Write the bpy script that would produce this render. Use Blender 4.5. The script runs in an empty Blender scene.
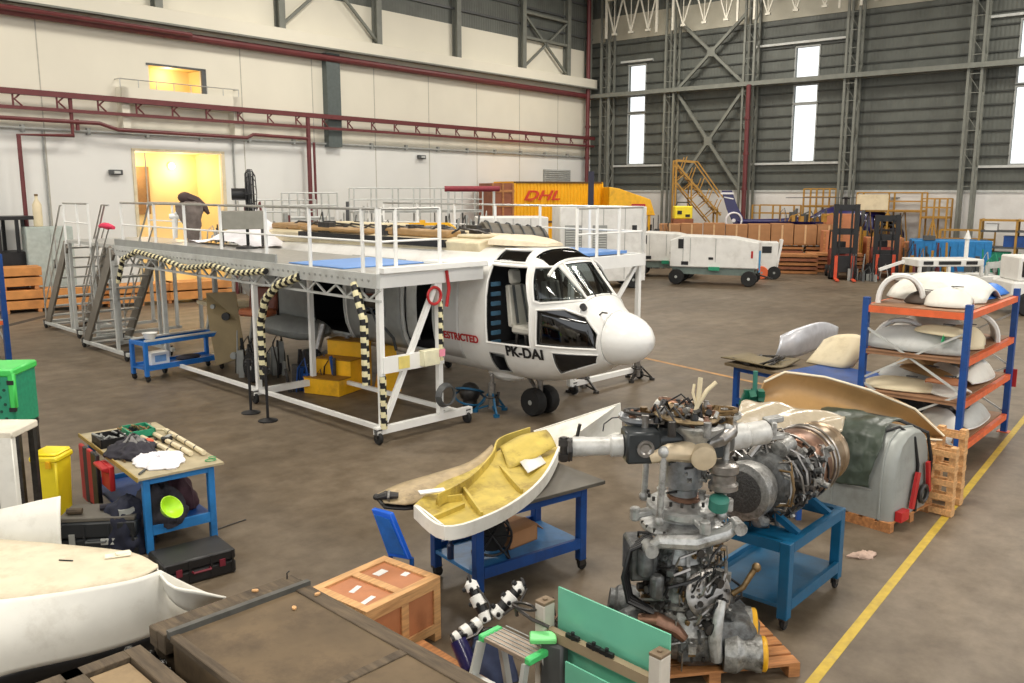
import bpy, math, random
from mathutils import Vector, Matrix, Euler
random.seed(7)
PI = math.pi
COL = bpy.context.scene.collection
# ---------- viewpoint geometry (used to measure places in the hall) ----------
FPX = 880.0; PITCH = math.atan(151/880.0); CAMH = 4.0
_c, _s = math.cos(PITCH), math.sin(PITCH)
def _ray(px, py):
    u = px-512; v = py-341.5
    return (u, FPX*_c - v*_s, -FPX*_s - v*_c)
def G(px, py, z=0.0):
    r = _ray(px, py); t = (z-CAMH)/r[2]
    return Vector((r[0]*t, r[1]*t, z))
def D(px, py, Y):
    r = _ray(px, py); t = Y/r[1]
    return Vector((r[0]*t, Y, CAMH+r[2]*t))
def V(*a): return Vector(a)
# ---------- materials ----------
def lin(c):
    out = []
    for x in c:
        x = x/255.0
        out.append(x/12.92 if x <= .04045 else ((x+.055)/1.055)**2.4)
    return (*out, 1)
MATS = {}
def mat(name, rgb, rough=.5, metal=0.0, var=.12, scale=6.0, bump=0.0, dirt=None, dirt_amt=.4, coord='Object', coat=0.0, stretch=None, alpha=1.0, trans=0.0):
    if name in MATS: return MATS[name]
    m = bpy.data.materials.new(name); m.use_nodes = True
    nt = m.node_tree; N = nt.nodes; L = nt.links
    b = N['Principled BSDF']
    b.inputs['Roughness'].default_value = rough
    b.inputs['Metallic'].default_value = metal
    if coat: b.inputs['Coat Weight'].default_value = coat; b.inputs['Coat Roughness'].default_value = .08
    if alpha < 1: b.inputs['Alpha'].default_value = alpha
    if trans: b.inputs['Transmission Weight'].default_value = trans
    tc = N.new('ShaderNodeTexCoord'); mp = N.new('ShaderNodeMapping')
    L.new(tc.outputs[coord], mp.inputs['Vector'])
    if stretch: mp.inputs['Scale'].default_value = stretch
    nz = N.new('ShaderNodeTexNoise'); nz.inputs['Scale'].default_value = scale; nz.inputs['Detail'].default_value = 5
    L.new(mp.outputs[0], nz.inputs['Vector'])
    rp = N.new('ShaderNodeValToRGB'); L.new(nz.outputs['Fac'], rp.inputs['Fac'])
    c = lin(rgb)
    lo = tuple(max(0, x*(1-var)) for x in c[:3])+(1,); hi = tuple(min(1, x*(1+var)) for x in c[:3])+(1,)
    rp.color_ramp.elements[0].position = .3; rp.color_ramp.elements[1].position = .7
    rp.color_ramp.elements[0].color = lo; rp.color_ramp.elements[1].color = hi
    out = rp.outputs['Color']
    if dirt:
        n2 = N.new('ShaderNodeTexNoise'); n2.inputs['Scale'].default_value = scale*.45; n2.inputs['Detail'].default_value = 8; n2.inputs['Roughness'].default_value = .7
        L.new(mp.outputs[0], n2.inputs['Vector'])
        r2 = N.new('ShaderNodeValToRGB'); L.new(n2.outputs['Fac'], r2.inputs['Fac'])
        r2.color_ramp.elements[0].position = .5; r2.color_ramp.elements[1].position = .68
        r2.color_ramp.elements[0].color = (0, 0, 0, 1); r2.color_ramp.elements[1].color = (dirt_amt, dirt_amt, dirt_amt, 1)
        mx = N.new('ShaderNodeMix'); mx.data_type = 'RGBA'
        L.new(r2.outputs['Color'], mx.inputs['Factor']); L.new(out, mx.inputs['A']); mx.inputs['B'].default_value = lin(dirt)
        out = mx.outputs['Result']
    L.new(out, b.inputs['Base Color'])
    if bump:
        bp = N.new('ShaderNodeBump'); bp.inputs['Strength'].default_value = bump; bp.inputs['Distance'].default_value = .02
        L.new(nz.outputs['Fac'], bp.inputs['Height']); L.new(bp.outputs[0], b.inputs['Normal'])
    MATS[name] = m
    return m
def emis(name, rgb, strength):
    if name in MATS: return MATS[name]
    m = bpy.data.materials.new(name); m.use_nodes = True
    b = m.node_tree.nodes['Principled BSDF']
    b.inputs['Base Color'].default_value = lin(rgb)
    b.inputs['Emission Color'].default_value = lin(rgb); b.inputs['Emission Strength'].default_value = strength
    MATS[name] = m; return m
def glassmat(name, tint, mixf, rough=.05):
    m = bpy.data.materials.new(name); m.use_nodes = True
    nt = m.node_tree; N = nt.nodes; L = nt.links
    N.remove(N['Principled BSDF'])
    t = N.new('ShaderNodeBsdfTransparent'); t.inputs[0].default_value = (*tint, 1)
    g = N.new('ShaderNodeBsdfGlossy'); g.inputs['Roughness'].default_value = rough
    mx = N.new('ShaderNodeMixShader'); mx.inputs[0].default_value = mixf
    L.new(t.outputs[0], mx.inputs[1]); L.new(g.outputs[0], mx.inputs[2]); L.new(mx.outputs[0], N['Material Output'].inputs['Surface'])
    MATS[name] = m; return m
# paints and finishes
WHITE = mat('white_paint', (226, 225, 220), .38, 0, .05, 3, dirt=(170, 165, 155), dirt_amt=.35)
WHITEC = mat('white_composite', (228, 226, 216), .5, 0, .06, 4, dirt=(160, 150, 130), dirt_amt=.4)
HELIW = mat('aircraft_white', (232, 231, 226), .3, 0, .04, 2, coat=.3, dirt=(185, 178, 165), dirt_amt=.35)
RADW = mat('radome_white', (240, 240, 236), .28, 0, .02, 2, coat=.4)
CREAM = mat('cream_composite', (218, 205, 172), .55, 0, .07, 3, dirt=(165, 145, 110), dirt_amt=.5)
TAN = mat('tan_composite', (164, 130, 84), .5, 0, .12, 3, dirt=(130, 100, 60), dirt_amt=.6)
BRIM = mat('pale_rim', (225, 215, 190), .5)
ALU = mat('aluminium', (190, 190, 186), .35, .7, .1, 8)
STEEL = mat('brushed_steel', (150, 147, 143), .33, .85, .3, 14, bump=.1)
CAST = mat('cast_metal', (150, 150, 147), .42, .6, .35, 18, bump=.4, dirt=(48, 42, 36), dirt_amt=.9)
CAST2 = mat('grey_cast_metal', (100, 102, 102), .45, .5, .35, 16, bump=.4, dirt=(50, 44, 38), dirt_amt=.8)
DSTEEL = mat('dark_steel', (70, 68, 66), .4, .6, .3, 12, bump=.1, dirt=(40, 30, 22), dirt_amt=.6)
COPPER = mat('heat_tinted_metal', (136, 104, 86), .38, .75, .3, 10, dirt=(100, 70, 50), dirt_amt=.6)
BRASS = mat('brass_fitting', (124, 102, 70), .38, .7, .35, 20, dirt=(70, 56, 40), dirt_amt=.7)
BLACK = mat('black_paint', (24, 24, 26), .45, 0, .3, 8)
RUBBER = mat('rubber', (26, 26, 26), .75, 0, .3, 10)
BLUE = mat('blue_paint', (26, 92, 172), .42, 0, .12, 5, dirt=(30, 55, 90), dirt_amt=.5)
BLUE2 = mat('deep_blue_paint', (22, 72, 142), .42, 0, .12, 5, dirt=(30, 45, 80), dirt_amt=.5)
TEAL = mat('teal_blue_paint', (8, 86, 124), .4, 0, .12, 5, dirt=(10, 62, 90), dirt_amt=.5)
ORANGE = mat('orange_paint', (226, 104, 56), .45, 0, .1, 6, dirt=(160, 90, 60), dirt_amt=.5)
YEL = mat('yellow_paint', (236, 178, 24), .42, 0, .08, 5, dirt=(170, 120, 30), dirt_amt=.5)
YELB = mat('bright_yellow_plastic', (240, 218, 40), .4, 0, .06, 5)
GREENP = mat('bright_green_plastic', (70, 200, 90), .4, 0, .06, 5)
GREEND = mat('teal_green_plastic', (36, 140, 104), .5, 0, .15, 20)
GREY = mat('grey_paint', (150, 152, 148), .5, 0, .1, 5)
LGREY = mat('light_grey_paint', (188, 190, 186), .45, 0, .08, 4, dirt=(140, 135, 125), dirt_amt=.5)
MGREY = mat('steel_column_grey', (116, 118, 110), .55, 0, .12, 3)
DGREY = mat('dark_grey_paint', (78, 80, 80), .5, 0, .15, 6)
RED = mat('red_paint', (176, 34, 36), .45, 0, .1, 5)
PIPERED = mat('red_pipe_paint', (100, 44, 45), .5, 0, .12, 3)
NAVY = mat('navy_paint', (34, 30, 84), .3, 0, .1, 3, coat=.4)
WOODL = mat('pale_crate_wood', (206, 160, 108), .65, 0, .22, 4, bump=.15, stretch=(1, 9, 9), dirt=(150, 100, 60), dirt_amt=.5)
WOODP = mat('reddish_plywood', (184, 122, 82), .6, 0, .15, 3, dirt=(140, 85, 55), dirt_amt=.5)
WOODD = mat('weathered_dark_wood', (88, 75, 58), .75, 0, .35, 3, bump=.4, stretch=(1, 7, 7), dirt=(52, 42, 32), dirt_amt=.8)
WOODD2 = mat('weathered_plywood', (98, 82, 60), .75, 0, .25, 2.5, bump=.3, dirt=(62, 50, 36), dirt_amt=.8)
WOODO = mat('pallet_wood', (176, 120, 72), .7, 0, .3, 4, bump=.3, stretch=(1, 6, 6), dirt=(110, 70, 40), dirt_amt=.6)
CARD = mat('cardboard', (172, 124, 82), .75, 0, .1, 3, dirt=(160, 110, 70), dirt_amt=.4)
TARP = mat('dark_green_tarp', (58, 68, 58), .4, 0, .2, 5, bump=.5)
PLASTIC = mat('clear_wrap', (176, 164, 142), .2, 0, .08, 9, bump=.6)
CLOTH = mat('white_cloth', (232, 230, 234), .85, 0, .05, 8, bump=.4)
GCLOTH = mat('grey_cloth', (120, 110, 104), .85, 0, .2, 8, bump=.4)
DCLOTH = mat('dark_cloth', (44, 42, 50), .85, 0, .3, 8, bump=.4)
YRIB = mat('yellow_green_primer', (190, 168, 76), .55, 0, .2, 5, dirt=(112, 90, 36), dirt_amt=.85)
GSHEET = mat('mint_fibreglass_sheet', (112, 190, 160), .3, 0, .06, 3, coat=.3)
RGLASS = mat('green_board', (52, 118, 104), .5)
SEATM = mat('light_grey_seat_leather', (200, 196, 184), .6, 0, .06, 6)
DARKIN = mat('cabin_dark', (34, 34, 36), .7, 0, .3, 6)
BLUESH = mat('pale_blue_sheet', (104, 150, 214), .45, 0, .08, 2)
PINKT = mat('pink_tag', (240, 150, 170), .5)
LIME = mat('lime_plastic', (176, 226, 40), .4)
GLASSD = glassmat('smoked_glazing', (.16, .17, .18), .12)
GLASSC = glassmat('clear_glazing', (.5, .54, .54), .07)
GLASSW = glassmat('window_pane_glass', (.99, 1, .99), .02)
# ---------- mesh builder ----------
def rotm(rot):
    return Euler(rot).to_matrix() if rot else Matrix.Identity(3)
class M:
    def __init__(s): s.v = []; s.f = []; s.m = []
    def add(s, vs, fs, m=0):
        k = len(s.v); s.v += [tuple(v) for v in vs]; s.f += [[i+k for i in f] for f in fs]; s.m += ([m]*len(fs) if isinstance(m, int) else list(m)); return s
    def box(s, c, d, rot=None, m=0):
        R = rotm(rot); c = Vector(c); hx, hy, hz = d[0]/2, d[1]/2, d[2]/2
        vs = [c+R@Vector((x*hx, y*hy, z*hz)) for x in (-1, 1) for y in (-1, 1) for z in (-1, 1)]
        return s.add(vs, [[0, 1, 3, 2], [4, 6, 7, 5], [0, 4, 5, 1], [2, 3, 7, 6], [0, 2, 6, 4], [1, 5, 7, 3]], m)
    def bb(s, a, b, m=0):
        return s.box([(a[i]+b[i])/2 for i in range(3)], [abs(b[i]-a[i]) for i in range(3)], None, m)
    def bar(s, p0, p1, w, h=None, m=0, up=(0, 0, 1)):
        h = h or w; p0 = Vector(p0); p1 = Vector(p1); d = (p1-p0)
        if d.length < 1e-6: return s
        d.normalize(); u = Vector(up)
        if abs(d.dot(u)) > .98: u = Vector((1, 0, 0))
        x = d.cross(u).normalized(); y = x.cross(d).normalized()
        vs = [p+x*a*w/2+y*b*h/2 for p in (p0, p1) for a, b in ((-1, -1), (1, -1), (1, 1), (-1, 1))]
        return s.add(vs, [[3, 2, 1, 0], [4, 5, 6, 7], [0, 1, 5, 4], [1, 2, 6, 5], [2, 3, 7, 6], [3, 0, 4, 7]], m)
    def cyl(s, p0, p1, r0, r1=None, n=12, m=0, caps=True):
        r1 = r0 if r1 is None else r1; p0 = Vector(p0); p1 = Vector(p1); d = (p1-p0).normalized()
        u = Vector((0, 0, 1)) if abs(d.z) < .9 else Vector((1, 0, 0)); x = d.cross(u).normalized(); y = d.cross(x)
        vs = []
        for p, r in ((p0, r0), (p1, r1)):
            for i in range(n):
                a = 2*PI*i/n; vs.append(p+x*math.cos(a)*r+y*math.sin(a)*r)
        fs = [[i, (i+1) % n, n+(i+1) % n, n+i] for i in range(n)]
        if caps: fs += [list(range(n))[::-1], list(range(n, 2*n))]
        return s.add(vs, fs, m)
    def rings(s, rings, closed=True, caps=True, m=0, mf=None):
        n = len(rings[0]); vs = [p for r in rings for p in r]; fs = []; ms = []
        for j in range(len(rings)-1):
            for i in range(n if closed else n-1):
                a = j*n+i; b = j*n+(i+1) % n
                fs.append([a, b, b+n, a+n]); ms.append(mf(j, i) if mf else m)
        if caps and closed:
            fs.append(list(range(n))[::-1]); fs.append([(len(rings)-1)*n+i for i in range(n)]); ms += [m, m]
        return s.add(vs, fs, ms)
    def tube(s, pts, r, n=6, m=0, mf=None, caps=True):
        pts = [Vector(p) for p in pts]; R = []; x = None
        for j, p in enumerate(pts):
            d = (pts[min(j+1, len(pts)-1)]-pts[max(j-1, 0)]).normalized()
            if x is None:
                u = Vector((0, 0, 1)) if abs(d.z) < .9 else Vector((1, 0, 0)); x = d.cross(u).normalized()
            else: x = (x-d*x.dot(d)).normalized()
            y = d.cross(x); rr = r[j] if isinstance(r, (list, tuple)) else r
            R.append([p+x*math.cos(2*PI*i/n)*rr+y*math.sin(2*PI*i/n)*rr for i in range(n)])
        return s.rings(R, True, caps, m, mf)
    def lathe(s, prof, o=(0, 0, 0), axis=(0, 0, 1), n=20, m=0, mf=None, caps=True):
        o = Vector(o); d = Vector(axis).normalized(); u = Vector((0, 0, 1)) if abs(d.z) < .9 else Vector((1, 0, 0)); x = d.cross(u).normalized(); y = d.cross(x)
        R = [[o+d*z+(x*math.cos(2*PI*i/n)+y*math.sin(2*PI*i/n))*max(r, .0008) for i in range(n)] for r, z in prof]
        return s.rings(R, True, caps, m, mf)
    def ball(s, c, r, n=10, m=0, sc=(1, 1, 1)):
        c = Vector(c); R = []
        for j in range(n//2+1):
            a = PI*j/(n//2); rr = max(math.sin(a), .01)*r; z = -math.cos(a)*r
            R.append([c+Vector((math.cos(2*PI*i/n)*rr*sc[0], math.sin(2*PI*i/n)*rr*sc[1], z*sc[2])) for i in range(n)])
        return s.rings(R, True, True, m)
    def prism(s, poly, ext, m=0):
        n = len(poly); e = Vector(ext); p = [Vector(q) for q in poly]
        return s.add(p+[q+e for q in p], [list(range(n))[::-1], list(range(n, 2*n))]+[[i, (i+1) % n, n+(i+1) % n, n+i] for i in range(n)], m)
    def patch(s, fn, nu, nv, m=0):
        vs = [fn(i/nu, j/nv) for j in range(nv+1) for i in range(nu+1)]
        return s.add(vs, [[j*(nu+1)+i, j*(nu+1)+i+1, (j+1)*(nu+1)+i+1, (j+1)*(nu+1)+i] for j in range(nv) for i in range(nu)], m)
    def torus(s, c, R, r, axis=(0, 0, 1), n=20, k=6, m=0, a0=0, a1=2*PI):
        d = Vector(axis).normalized(); u = Vector((0, 0, 1)) if abs(d.z) < .9 else Vector((1, 0, 0)); x = d.cross(u).normalized(); y = d.cross(x); c = Vector(c)
        full = abs(a1-a0-2*PI) < 1e-6
        pts = [c+(x*math.cos(a0+(a1-a0)*i/n)+y*math.sin(a0+(a1-a0)*i/n))*R for i in range(n+1)]
        return s.tube(pts, r, k, m, None, not full)
    def build(s, name, mats, parent=None, smooth=True, bevel=0.0, solid=0.0, sub=0, loc=None, rz=0.0, label=None):
        me = bpy.data.meshes.new(name); me.from_pydata(s.v, [], s.f)
        if not isinstance(mats, (list, tuple)): mats = [mats]
        for q in mats: me.materials.append(q)
        if len(mats) > 1: me.polygons.foreach_set('material_index', s.m)
        me.update()
        o = bpy.data.objects.new(name, me); COL.objects.link(o)
        import bmesh
        bm = bmesh.new(); bm.from_mesh(me); bmesh.ops.recalc_face_normals(bm, faces=bm.faces)
        if smooth:
            for f in bm.faces: f.smooth = True
            for e in bm.edges:
                if len(e.link_faces) == 2 and e.calc_face_angle(0) > .62: e.smooth = False
        bm.to_mesh(me); bm.free()
        if parent: o.parent = parent
        if loc is not None: o.location = loc
        o.rotation_euler.z = rz
        if solid:
            q = o.modifiers.new('solid', 'SOLIDIFY'); q.thickness = solid; q.offset = 0
        if sub:
            q = o.modifiers.new('sub', 'SUBSURF'); q.levels = sub; q.render_levels = sub
        if bevel:
            q = o.modifiers.new('bevel', 'BEVEL'); q.width = bevel; q.segments = 1; q.limit_method = 'ANGLE'
        if label: o['label'] = label
        return o
def tag(o, label, cat, group=None, kind=None):
    o['label'] = label; o['category'] = cat
    if group: o['group'] = group
    if kind: o['kind'] = kind
    return o
def T(name, label, cat, loc=(0, 0, 0), rz=0.0, group=None):
    o = bpy.data.objects.new(name, None); COL.objects.link(o); o.empty_display_size = .1
    o.location = loc; o.rotation_euler.z = rz
    return tag(o, label, cat, group)
def S(mb, name, m, **k):
    o = mb.build(name, m, **k); o['kind'] = 'structure'; return o
def dup(root, loc, rz, label, group=None):
    r = root.copy(); COL.objects.link(r); r.location = loc; r.rotation_euler.z = rz; r['label'] = label
    if group: r['group'] = group
    for ch in list(root.children):
        c = ch.copy(); COL.objects.link(c); c.parent = r
        for g in list(ch.children):
            q = g.copy(); COL.objects.link(q); q.parent = c
    return r
def textmesh(txt, size, extrude=.004, bold=0.0, shear=0.0, space=1.0):
    cu = bpy.data.curves.new('lettering', 'FONT'); cu.body = txt; cu.size = size; cu.extrude = extrude; cu.offset = bold; cu.shear = shear; cu.space_character = space
    cu.align_x = 'CENTER'; cu.align_y = 'CENTER'
    o = bpy.data.objects.new('tmp', cu); COL.objects.link(o)
    me = bpy.data.meshes.new_from_object(o.evaluated_get(bpy.context.evaluated_depsgraph_get()))
    vs = [v.co.copy() for v in me.vertices]; fs = [list(p.vertices) for p in me.polygons]
    bpy.data.objects.remove(o); return vs, fs
def crumple(o, strength=.03, size=.12, sub=1, seed=0, mid=.5):
    tx_ = bpy.data.textures.new('crumple', 'CLOUDS'); tx_.noise_scale = size; tx_.noise_depth = 3
    if sub:
        q = o.modifiers.new('sub', 'SUBSURF'); q.levels = sub; q.render_levels = sub; q.subdivision_type = 'SIMPLE'
    q = o.modifiers.new('crumple', 'DISPLACE'); q.texture = tx_; q.strength = strength; q.mid_level = mid; q.texture_coords = 'LOCAL'
    return o
def put_text(parent, txt, size, fn, m, name='lettering', bold=0.0, shear=0.0, space=1.0, extrude=.003):
    vs, fs = textmesh(txt, size, extrude, bold, shear, space)
    mb = M(); mb.add([fn(v) for v in vs], fs)
    return mb.build(name, m, parent, smooth=False)
def wheel(mb, c, r, w, axis=(0, 1, 0), m=0, m2=1, n=16):
    a = Vector(axis).normalized(); c = Vector(c)
    mb.lathe([(r*.55, -w/2), (r*.92, -w/2), (r, -w*.3), (r, w*.3), (r*.92, w/2), (r*.55, w/2)], c, a, n, m)
    mb.lathe([(r*.1, -w*.52), (r*.5, -w*.42), (r*.56, -w*.3), (r*.56, w*.3), (r*.5, w*.42), (r*.1, w*.52)], c, a, n, m2)
    return mb
def caster(parent, p, r=.09, h=None):
    x, y, z = p; h = h or r*2.5
    mb = M(); wheel(mb, (x+.02, y, r), r, r*.6, (0, 1, 0), 0, 1, 12)
    mb.bb((x-.03, y-r*.5, r), (x+.05, y-r*.4, h), 1); mb.bb((x-.03, y+r*.4, r), (x+.05, y+r*.5, h), 1); mb.bb((x-.05, y-r*.5, h-.02), (x+.06, y+r*.5, h), 1)
    return mb.build('caster', [RUBBER, DSTEEL], parent)
# ================= THE HALL =================
CN = V(5.2, 59.8, 0); RA = math.radians(50)       # far corner of the hall; local -x runs along the white wall, local -y along the dark wall
e1 = V(math.cos(RA), math.sin(RA), 0); e2 = V(-math.sin(RA), math.cos(RA), 0)
def room(mb, name, m, **k): return S(mb, name, m, loc=CN, rz=RA, **k)
# floor material: worn sealed concrete
def floor_mat():
    m = bpy.data.materials.new('sealed_concrete'); m.use_nodes = True
    nt = m.node_tree; N = nt.nodes; L = nt.links; b = N['Principled BSDF']
    tc = N.new('ShaderNodeTexCoord')
    def noise(sc, det, rough=.5, st=None):
        mp = N.new('ShaderNodeMapping'); L.new(tc.outputs['Object'], mp.inputs[0])
        if st: mp.inputs['Scale'].default_value = st
        n = N.new('ShaderNodeTexNoise'); n.inputs['Scale'].default_value = sc; n.inputs['Detail'].default_value = det; n.inputs['Roughness'].default_value = rough
        L.new(mp.outputs[0], n.inputs['Vector']); return n
    n1 = noise(.22, 6, .6); n2 = noise(2.2, 8, .7); n3 = noise(.35, 4, .5, (1, 6, 1))
    r = N.new('ShaderNodeValToRGB'); L.new(n1.outputs['Fac'], r.inputs[0])
    r.color_ramp.elements[0].position = .32; r.color_ramp.elements[0].color = lin((98, 86, 70))
    r.color_ramp.elements[1].position = .7; r.color_ramp.elements[1].color = lin((130, 117, 99))
    r2 = N.new('ShaderNodeValToRGB'); L.new(n2.outputs['Fac'], r2.inputs[0])
    r2.color_ramp.elements[0].position = .35; r2.color_ramp.elements[0].color = lin((200, 195, 188))
    r2.color_ramp.elements[1].position = .65; r2.color_ramp.elements[1].color = (1, 1, 1, 1)
    mx = N.new('ShaderNodeMix'); mx.data_type = 'RGBA'; mx.blend_type = 'MULTIPLY'; mx.inputs['Factor'].default_value = 1.0
    L.new(r.outputs[0], mx.inputs['A']); L.new(r2.outputs[0], mx.inputs['B'])
    L.new(mx.outputs['Result'], b.inputs['Base Color'])
    rr = N.new('ShaderNodeMapRange'); L.new(n3.outputs['Fac'], rr.inputs[0]); rr.inputs[3].default_value = .36; rr.inputs[4].default_value = .62
    L.new(rr.outputs[0], b.inputs['Roughness']); b.inputs['Specular IOR Level'].default_value = .4
    return m
mb = M(); mb.bb((-85, -62, -.2), (.3, .3, 0)); room(mb, 'floor', floor_mat(), smooth=False)
CREAMW = mat('cream_wall_panel', (220, 215, 198), .6, 0, .03, .6)
BLUEW = mat('white_wall_panel', (222, 222, 217), .55, 0, .03, .6)
CONCW = mat('pale_block_wall', (214, 212, 208), .65, 0, .04, 1.2, dirt=(180, 176, 168), dirt_amt=.4)
# corrugated dark cladding
def clad_mat(name, rgb, dirs):
    m = mat(name, rgb, .6, .1, .12, 1.2, dirt=(70, 70, 66), dirt_amt=.5)
    nt = m.node_tree; N = nt.nodes; L = nt.links
    tc = N.new('ShaderNodeTexCoord'); w = N.new('ShaderNodeTexWave'); w.bands_direction = dirs; w.inputs['Scale'].default_value = 1.6
    L.new(tc.outputs['Object'], w.inputs[0])
    bp = N.new('ShaderNodeBump'); bp.inputs['Strength'].default_value = .25; bp.inputs['Distance'].default_value = .03
    L.new(w.outputs['Fac'], bp.inputs['Height']); L.new(bp.outputs[0], N['Principled BSDF'].inputs['Normal'])
    return m
CLAD = clad_mat('grey_green_cladding', (92, 95, 89), 'Y')
CLADX = clad_mat('grey_green_cladding_side', (96, 99, 93), 'X')
def wall_holes(mb, along, a0, a1, z0, z1, holes, thick=.3, m=0):
    """wall strip between a0..a1 with rectangular holes (h0,h1,zb,zt); along 'x' (y=0) or 'y' (x=0)"""
    def slab(p, q, zb, zt):
        if q-p < 1e-4 or zt-zb < 1e-4: return
        if along == 'x': mb.bb((p, 0, zb), (q, thick, zt), m)
        else: mb.bb((0, p, zb), (thick, q, zt), m)
    xs = sorted({a0, a1} | {h for H in holes for h in H[:2]})
    for p, q in zip(xs, xs[1:]):
        zz = z0
        for H in sorted([H for H in holes if H[0] <= p+1e-6 and H[1] >= q-1e-6], key=lambda h: h[2]):
            slab(p, q, zz, max(z0, H[2])); zz = max(zz, min(z1, H[3]))
        slab(p, q, zz, z1)
# --- the long white wall (local y = 0) ---
DOOR = (-31.5, -27.5, 0, 5.55); UPW = (-30.6, -28.2, 7.95, 8.95)
mb = M(); wall_holes(mb, 'x', -85, 0, 0, 6.15, [DOOR]); room(mb, 'wall_left', BLUEW, smooth=False)
mb = M(); wall_holes(mb, 'x', -85, 0, 6.15, 12.85, [UPW]); room(mb, 'wall_left_upper', CREAMW, smooth=False)
mb = M(); mb.bb((-85, .0, 12.85), (0, .3, 19)); room(mb, 'wall_left_cladding', CLADX, smooth=False)
SEAM = mat('panel_seam', (176, 172, 160), .7)
for i, x in enumerate([-34.8, -31.0, -26.4, -22.6, -18.8, -15, -11.2, -7.4, -3.6, -38.6, -42.4, -46.2]):
    mb = M(); mb.bb((x-.02, -.012, 0), (x+.02, .02, 5.5 if i == 1 else 10.2)); room(mb, 'trim_%d' % (i+1), SEAM, smooth=False)
# purlins of the upper cladding
for i, z in enumerate((13.6, 14.6, 15.6)):
    mb = M(); mb.bb((-60, -.12, z), (0, -.01, z+.12)); room(mb, 'trim_%d' % (20+i), DGREY, smooth=False)
# crane runway ledge
mb = M(); mb.bb((-85, -.7, 10.5), (-.3, -.01, 11.05)); room(mb, 'crane_runway_beam', CREAMW, smooth=False, bevel=.02)
mb = M(); mb.bb((-85, -.78, 10.43), (-.3, -.5, 10.5)); room(mb, 'crane_runway_trim', MGREY, smooth=False)
# steel columns above the ledge + braces
for i, x in enumerate((-24.4, -18.7, -13.0, -7.4, -3.0, -.7, -30.2, -36)):
    mb = M(); mb.bb((x-.16, -.42, 11.05), (x+.16, -.36, 17)); mb.bb((x-.16, -.08, 11.05), (x+.16, -.02, 17)); mb.bb((x-.02, -.4, 11.05), (x+.02, -.04, 17))
    room(mb, 'wall_column', MGREY, smooth=False)
for a, b, z0, z1 in ((-24.3, -21.5, 11.3, 13.6), (-18.8, -21.5, 11.3, 13.6), (-7.3, -3.1, 11.2, 14.2), (-3.1, -7.3, 11.2, 14.2)):
    mb = M(); mb.bar((a, -.25, z0), (b, -.25, z1), .12); room(mb, 'wall_column_trim', MGREY, smooth=False)
for z in (14.3, 12.9):
    mb = M(); mb.bar((-7.3, -.3, z), (-3.1, -.3, z), .14); room(mb, 'wall_column_trim', MGREY, smooth=False)
# dark steel strip from ledge to conduit
mb = M(); mb.bb((-22.0, -.35, 6.05), (-21.2, -.01, 10.35)); room(mb, 'wall_column', mat('dark_green_grey', (84, 92, 90), .5), smooth=False)
# balcony
mb = M(); mb.bb((-32.0, -.42, 7.3), (-26.8, 0, 7.45)); mb.bb((-32.0, -.42, 7.4), (-26.8, -.34, 7.95)); mb.bb((-32, -.42, 6.4), (-31.7, 0, 7.95)); mb.bb((-27.1, -.42, 7.4), (-26.8, 0, 7.95)); mb.bb((-27.1, -.42, 6.3), (-26.8, 0, 7.4))
room(mb, 'wall_balcony_slab', CREAMW, smooth=False)
mb = M(); mb.tube([(-32, 0, 8.25), (-32, -.38, 8.25), (-26.8, -.38, 8.25), (-26.8, 0, 8.25)], .022)
for i in range(8): mb.cyl((-32+5.2*i/7, -.38, 7.9), (-32+5.2*i/7, -.38, 8.25), .018)
room(mb, 'wall_balcony_trim', ALU)
# lit openings: little warm rooms behind the wall
WARM = mat('warm_room_paint', (240, 216, 156), .7, 0, .03, 1)
def alcove(x0, x1, z0, z1, dep, name):
    mb = M(); mb.bb((x0-.2, dep, z0-.2), (x1+.2, dep+.1, z1+.2)); mb.bb((x0-.2, .3, z0-.1), (x1+.2, dep, z0-.02)); mb.bb((x0-.2, .3, z1+.02), (x1+.2, dep, z1+.1))
    mb.bb((x0-.2, .3, z0), (x0-.02, dep, z1)); mb.bb((x1+.02, .3, z0), (x1+.2, dep, z1)); room(mb, name, WARM, smooth=False)
alcove(*DOOR[:2], .02, 5.55, 2.2, 'wall_alcove'); alcove(*UPW[:2], UPW[2], UPW[3], 1.2, 'wall_upper_alcove')
mb = M(); mb.bb((-27.6, -.06, 0), (-27.44, .05, 5.6)); mb.bb((-31.56, -.06, 0), (-31.44, .05, 5.6)); mb.bb((-31.56, -.06, 5.55), (-27.44, .05, 5.65)); room(mb, 'door_1_frame', CREAM, smooth=False)
mb = M(); mb.bb((-30.9, 2.1, 3.0), (-29.8, 2.2, 5.0)); mb.bb((-31.1, 2.06, 3.0), (-31.0, 2.2, 5.0)); mb.bb((-29.9, 2.06, 3.0), (-29.8, 2.2, 5.0)); room(mb, 'door_1', mat('tan_door', (150, 116, 74), .6), smooth=False)
mb = M(); mb.bb((-28.3, -.05, 7.95), (-28.1, .04, 8.98)); mb.bb((-30.7, -.05, 8.92), (-28.1, .04, 9.0)); room(mb, 'window_1_frame', DGREY, smooth=False)
BULB = emis('glowing_bulb', (255, 240, 200), 12)
for i, (x, t) in enumerate(((-30.6, 'door'), (-28.7, 'panel'))):
    r = T('wall_lamp', 'round glowing lamp in the yellow-lit opening, ' + ('above the tan door' if i == 0 else 'beside its edge farther from the tan door'), 'lamp', CN+e1*x+e2*2.1+V(0, 0, 5.05), RA)
    mb = M(); mb.ball((0, 0, 0), .13, 12); mb.build('bulb', BULB, r)
    mb = M(); mb.cyl((0, .02, 0), (0, .1, 0), .16); mb.build('fitting', WHITE, r)
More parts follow.
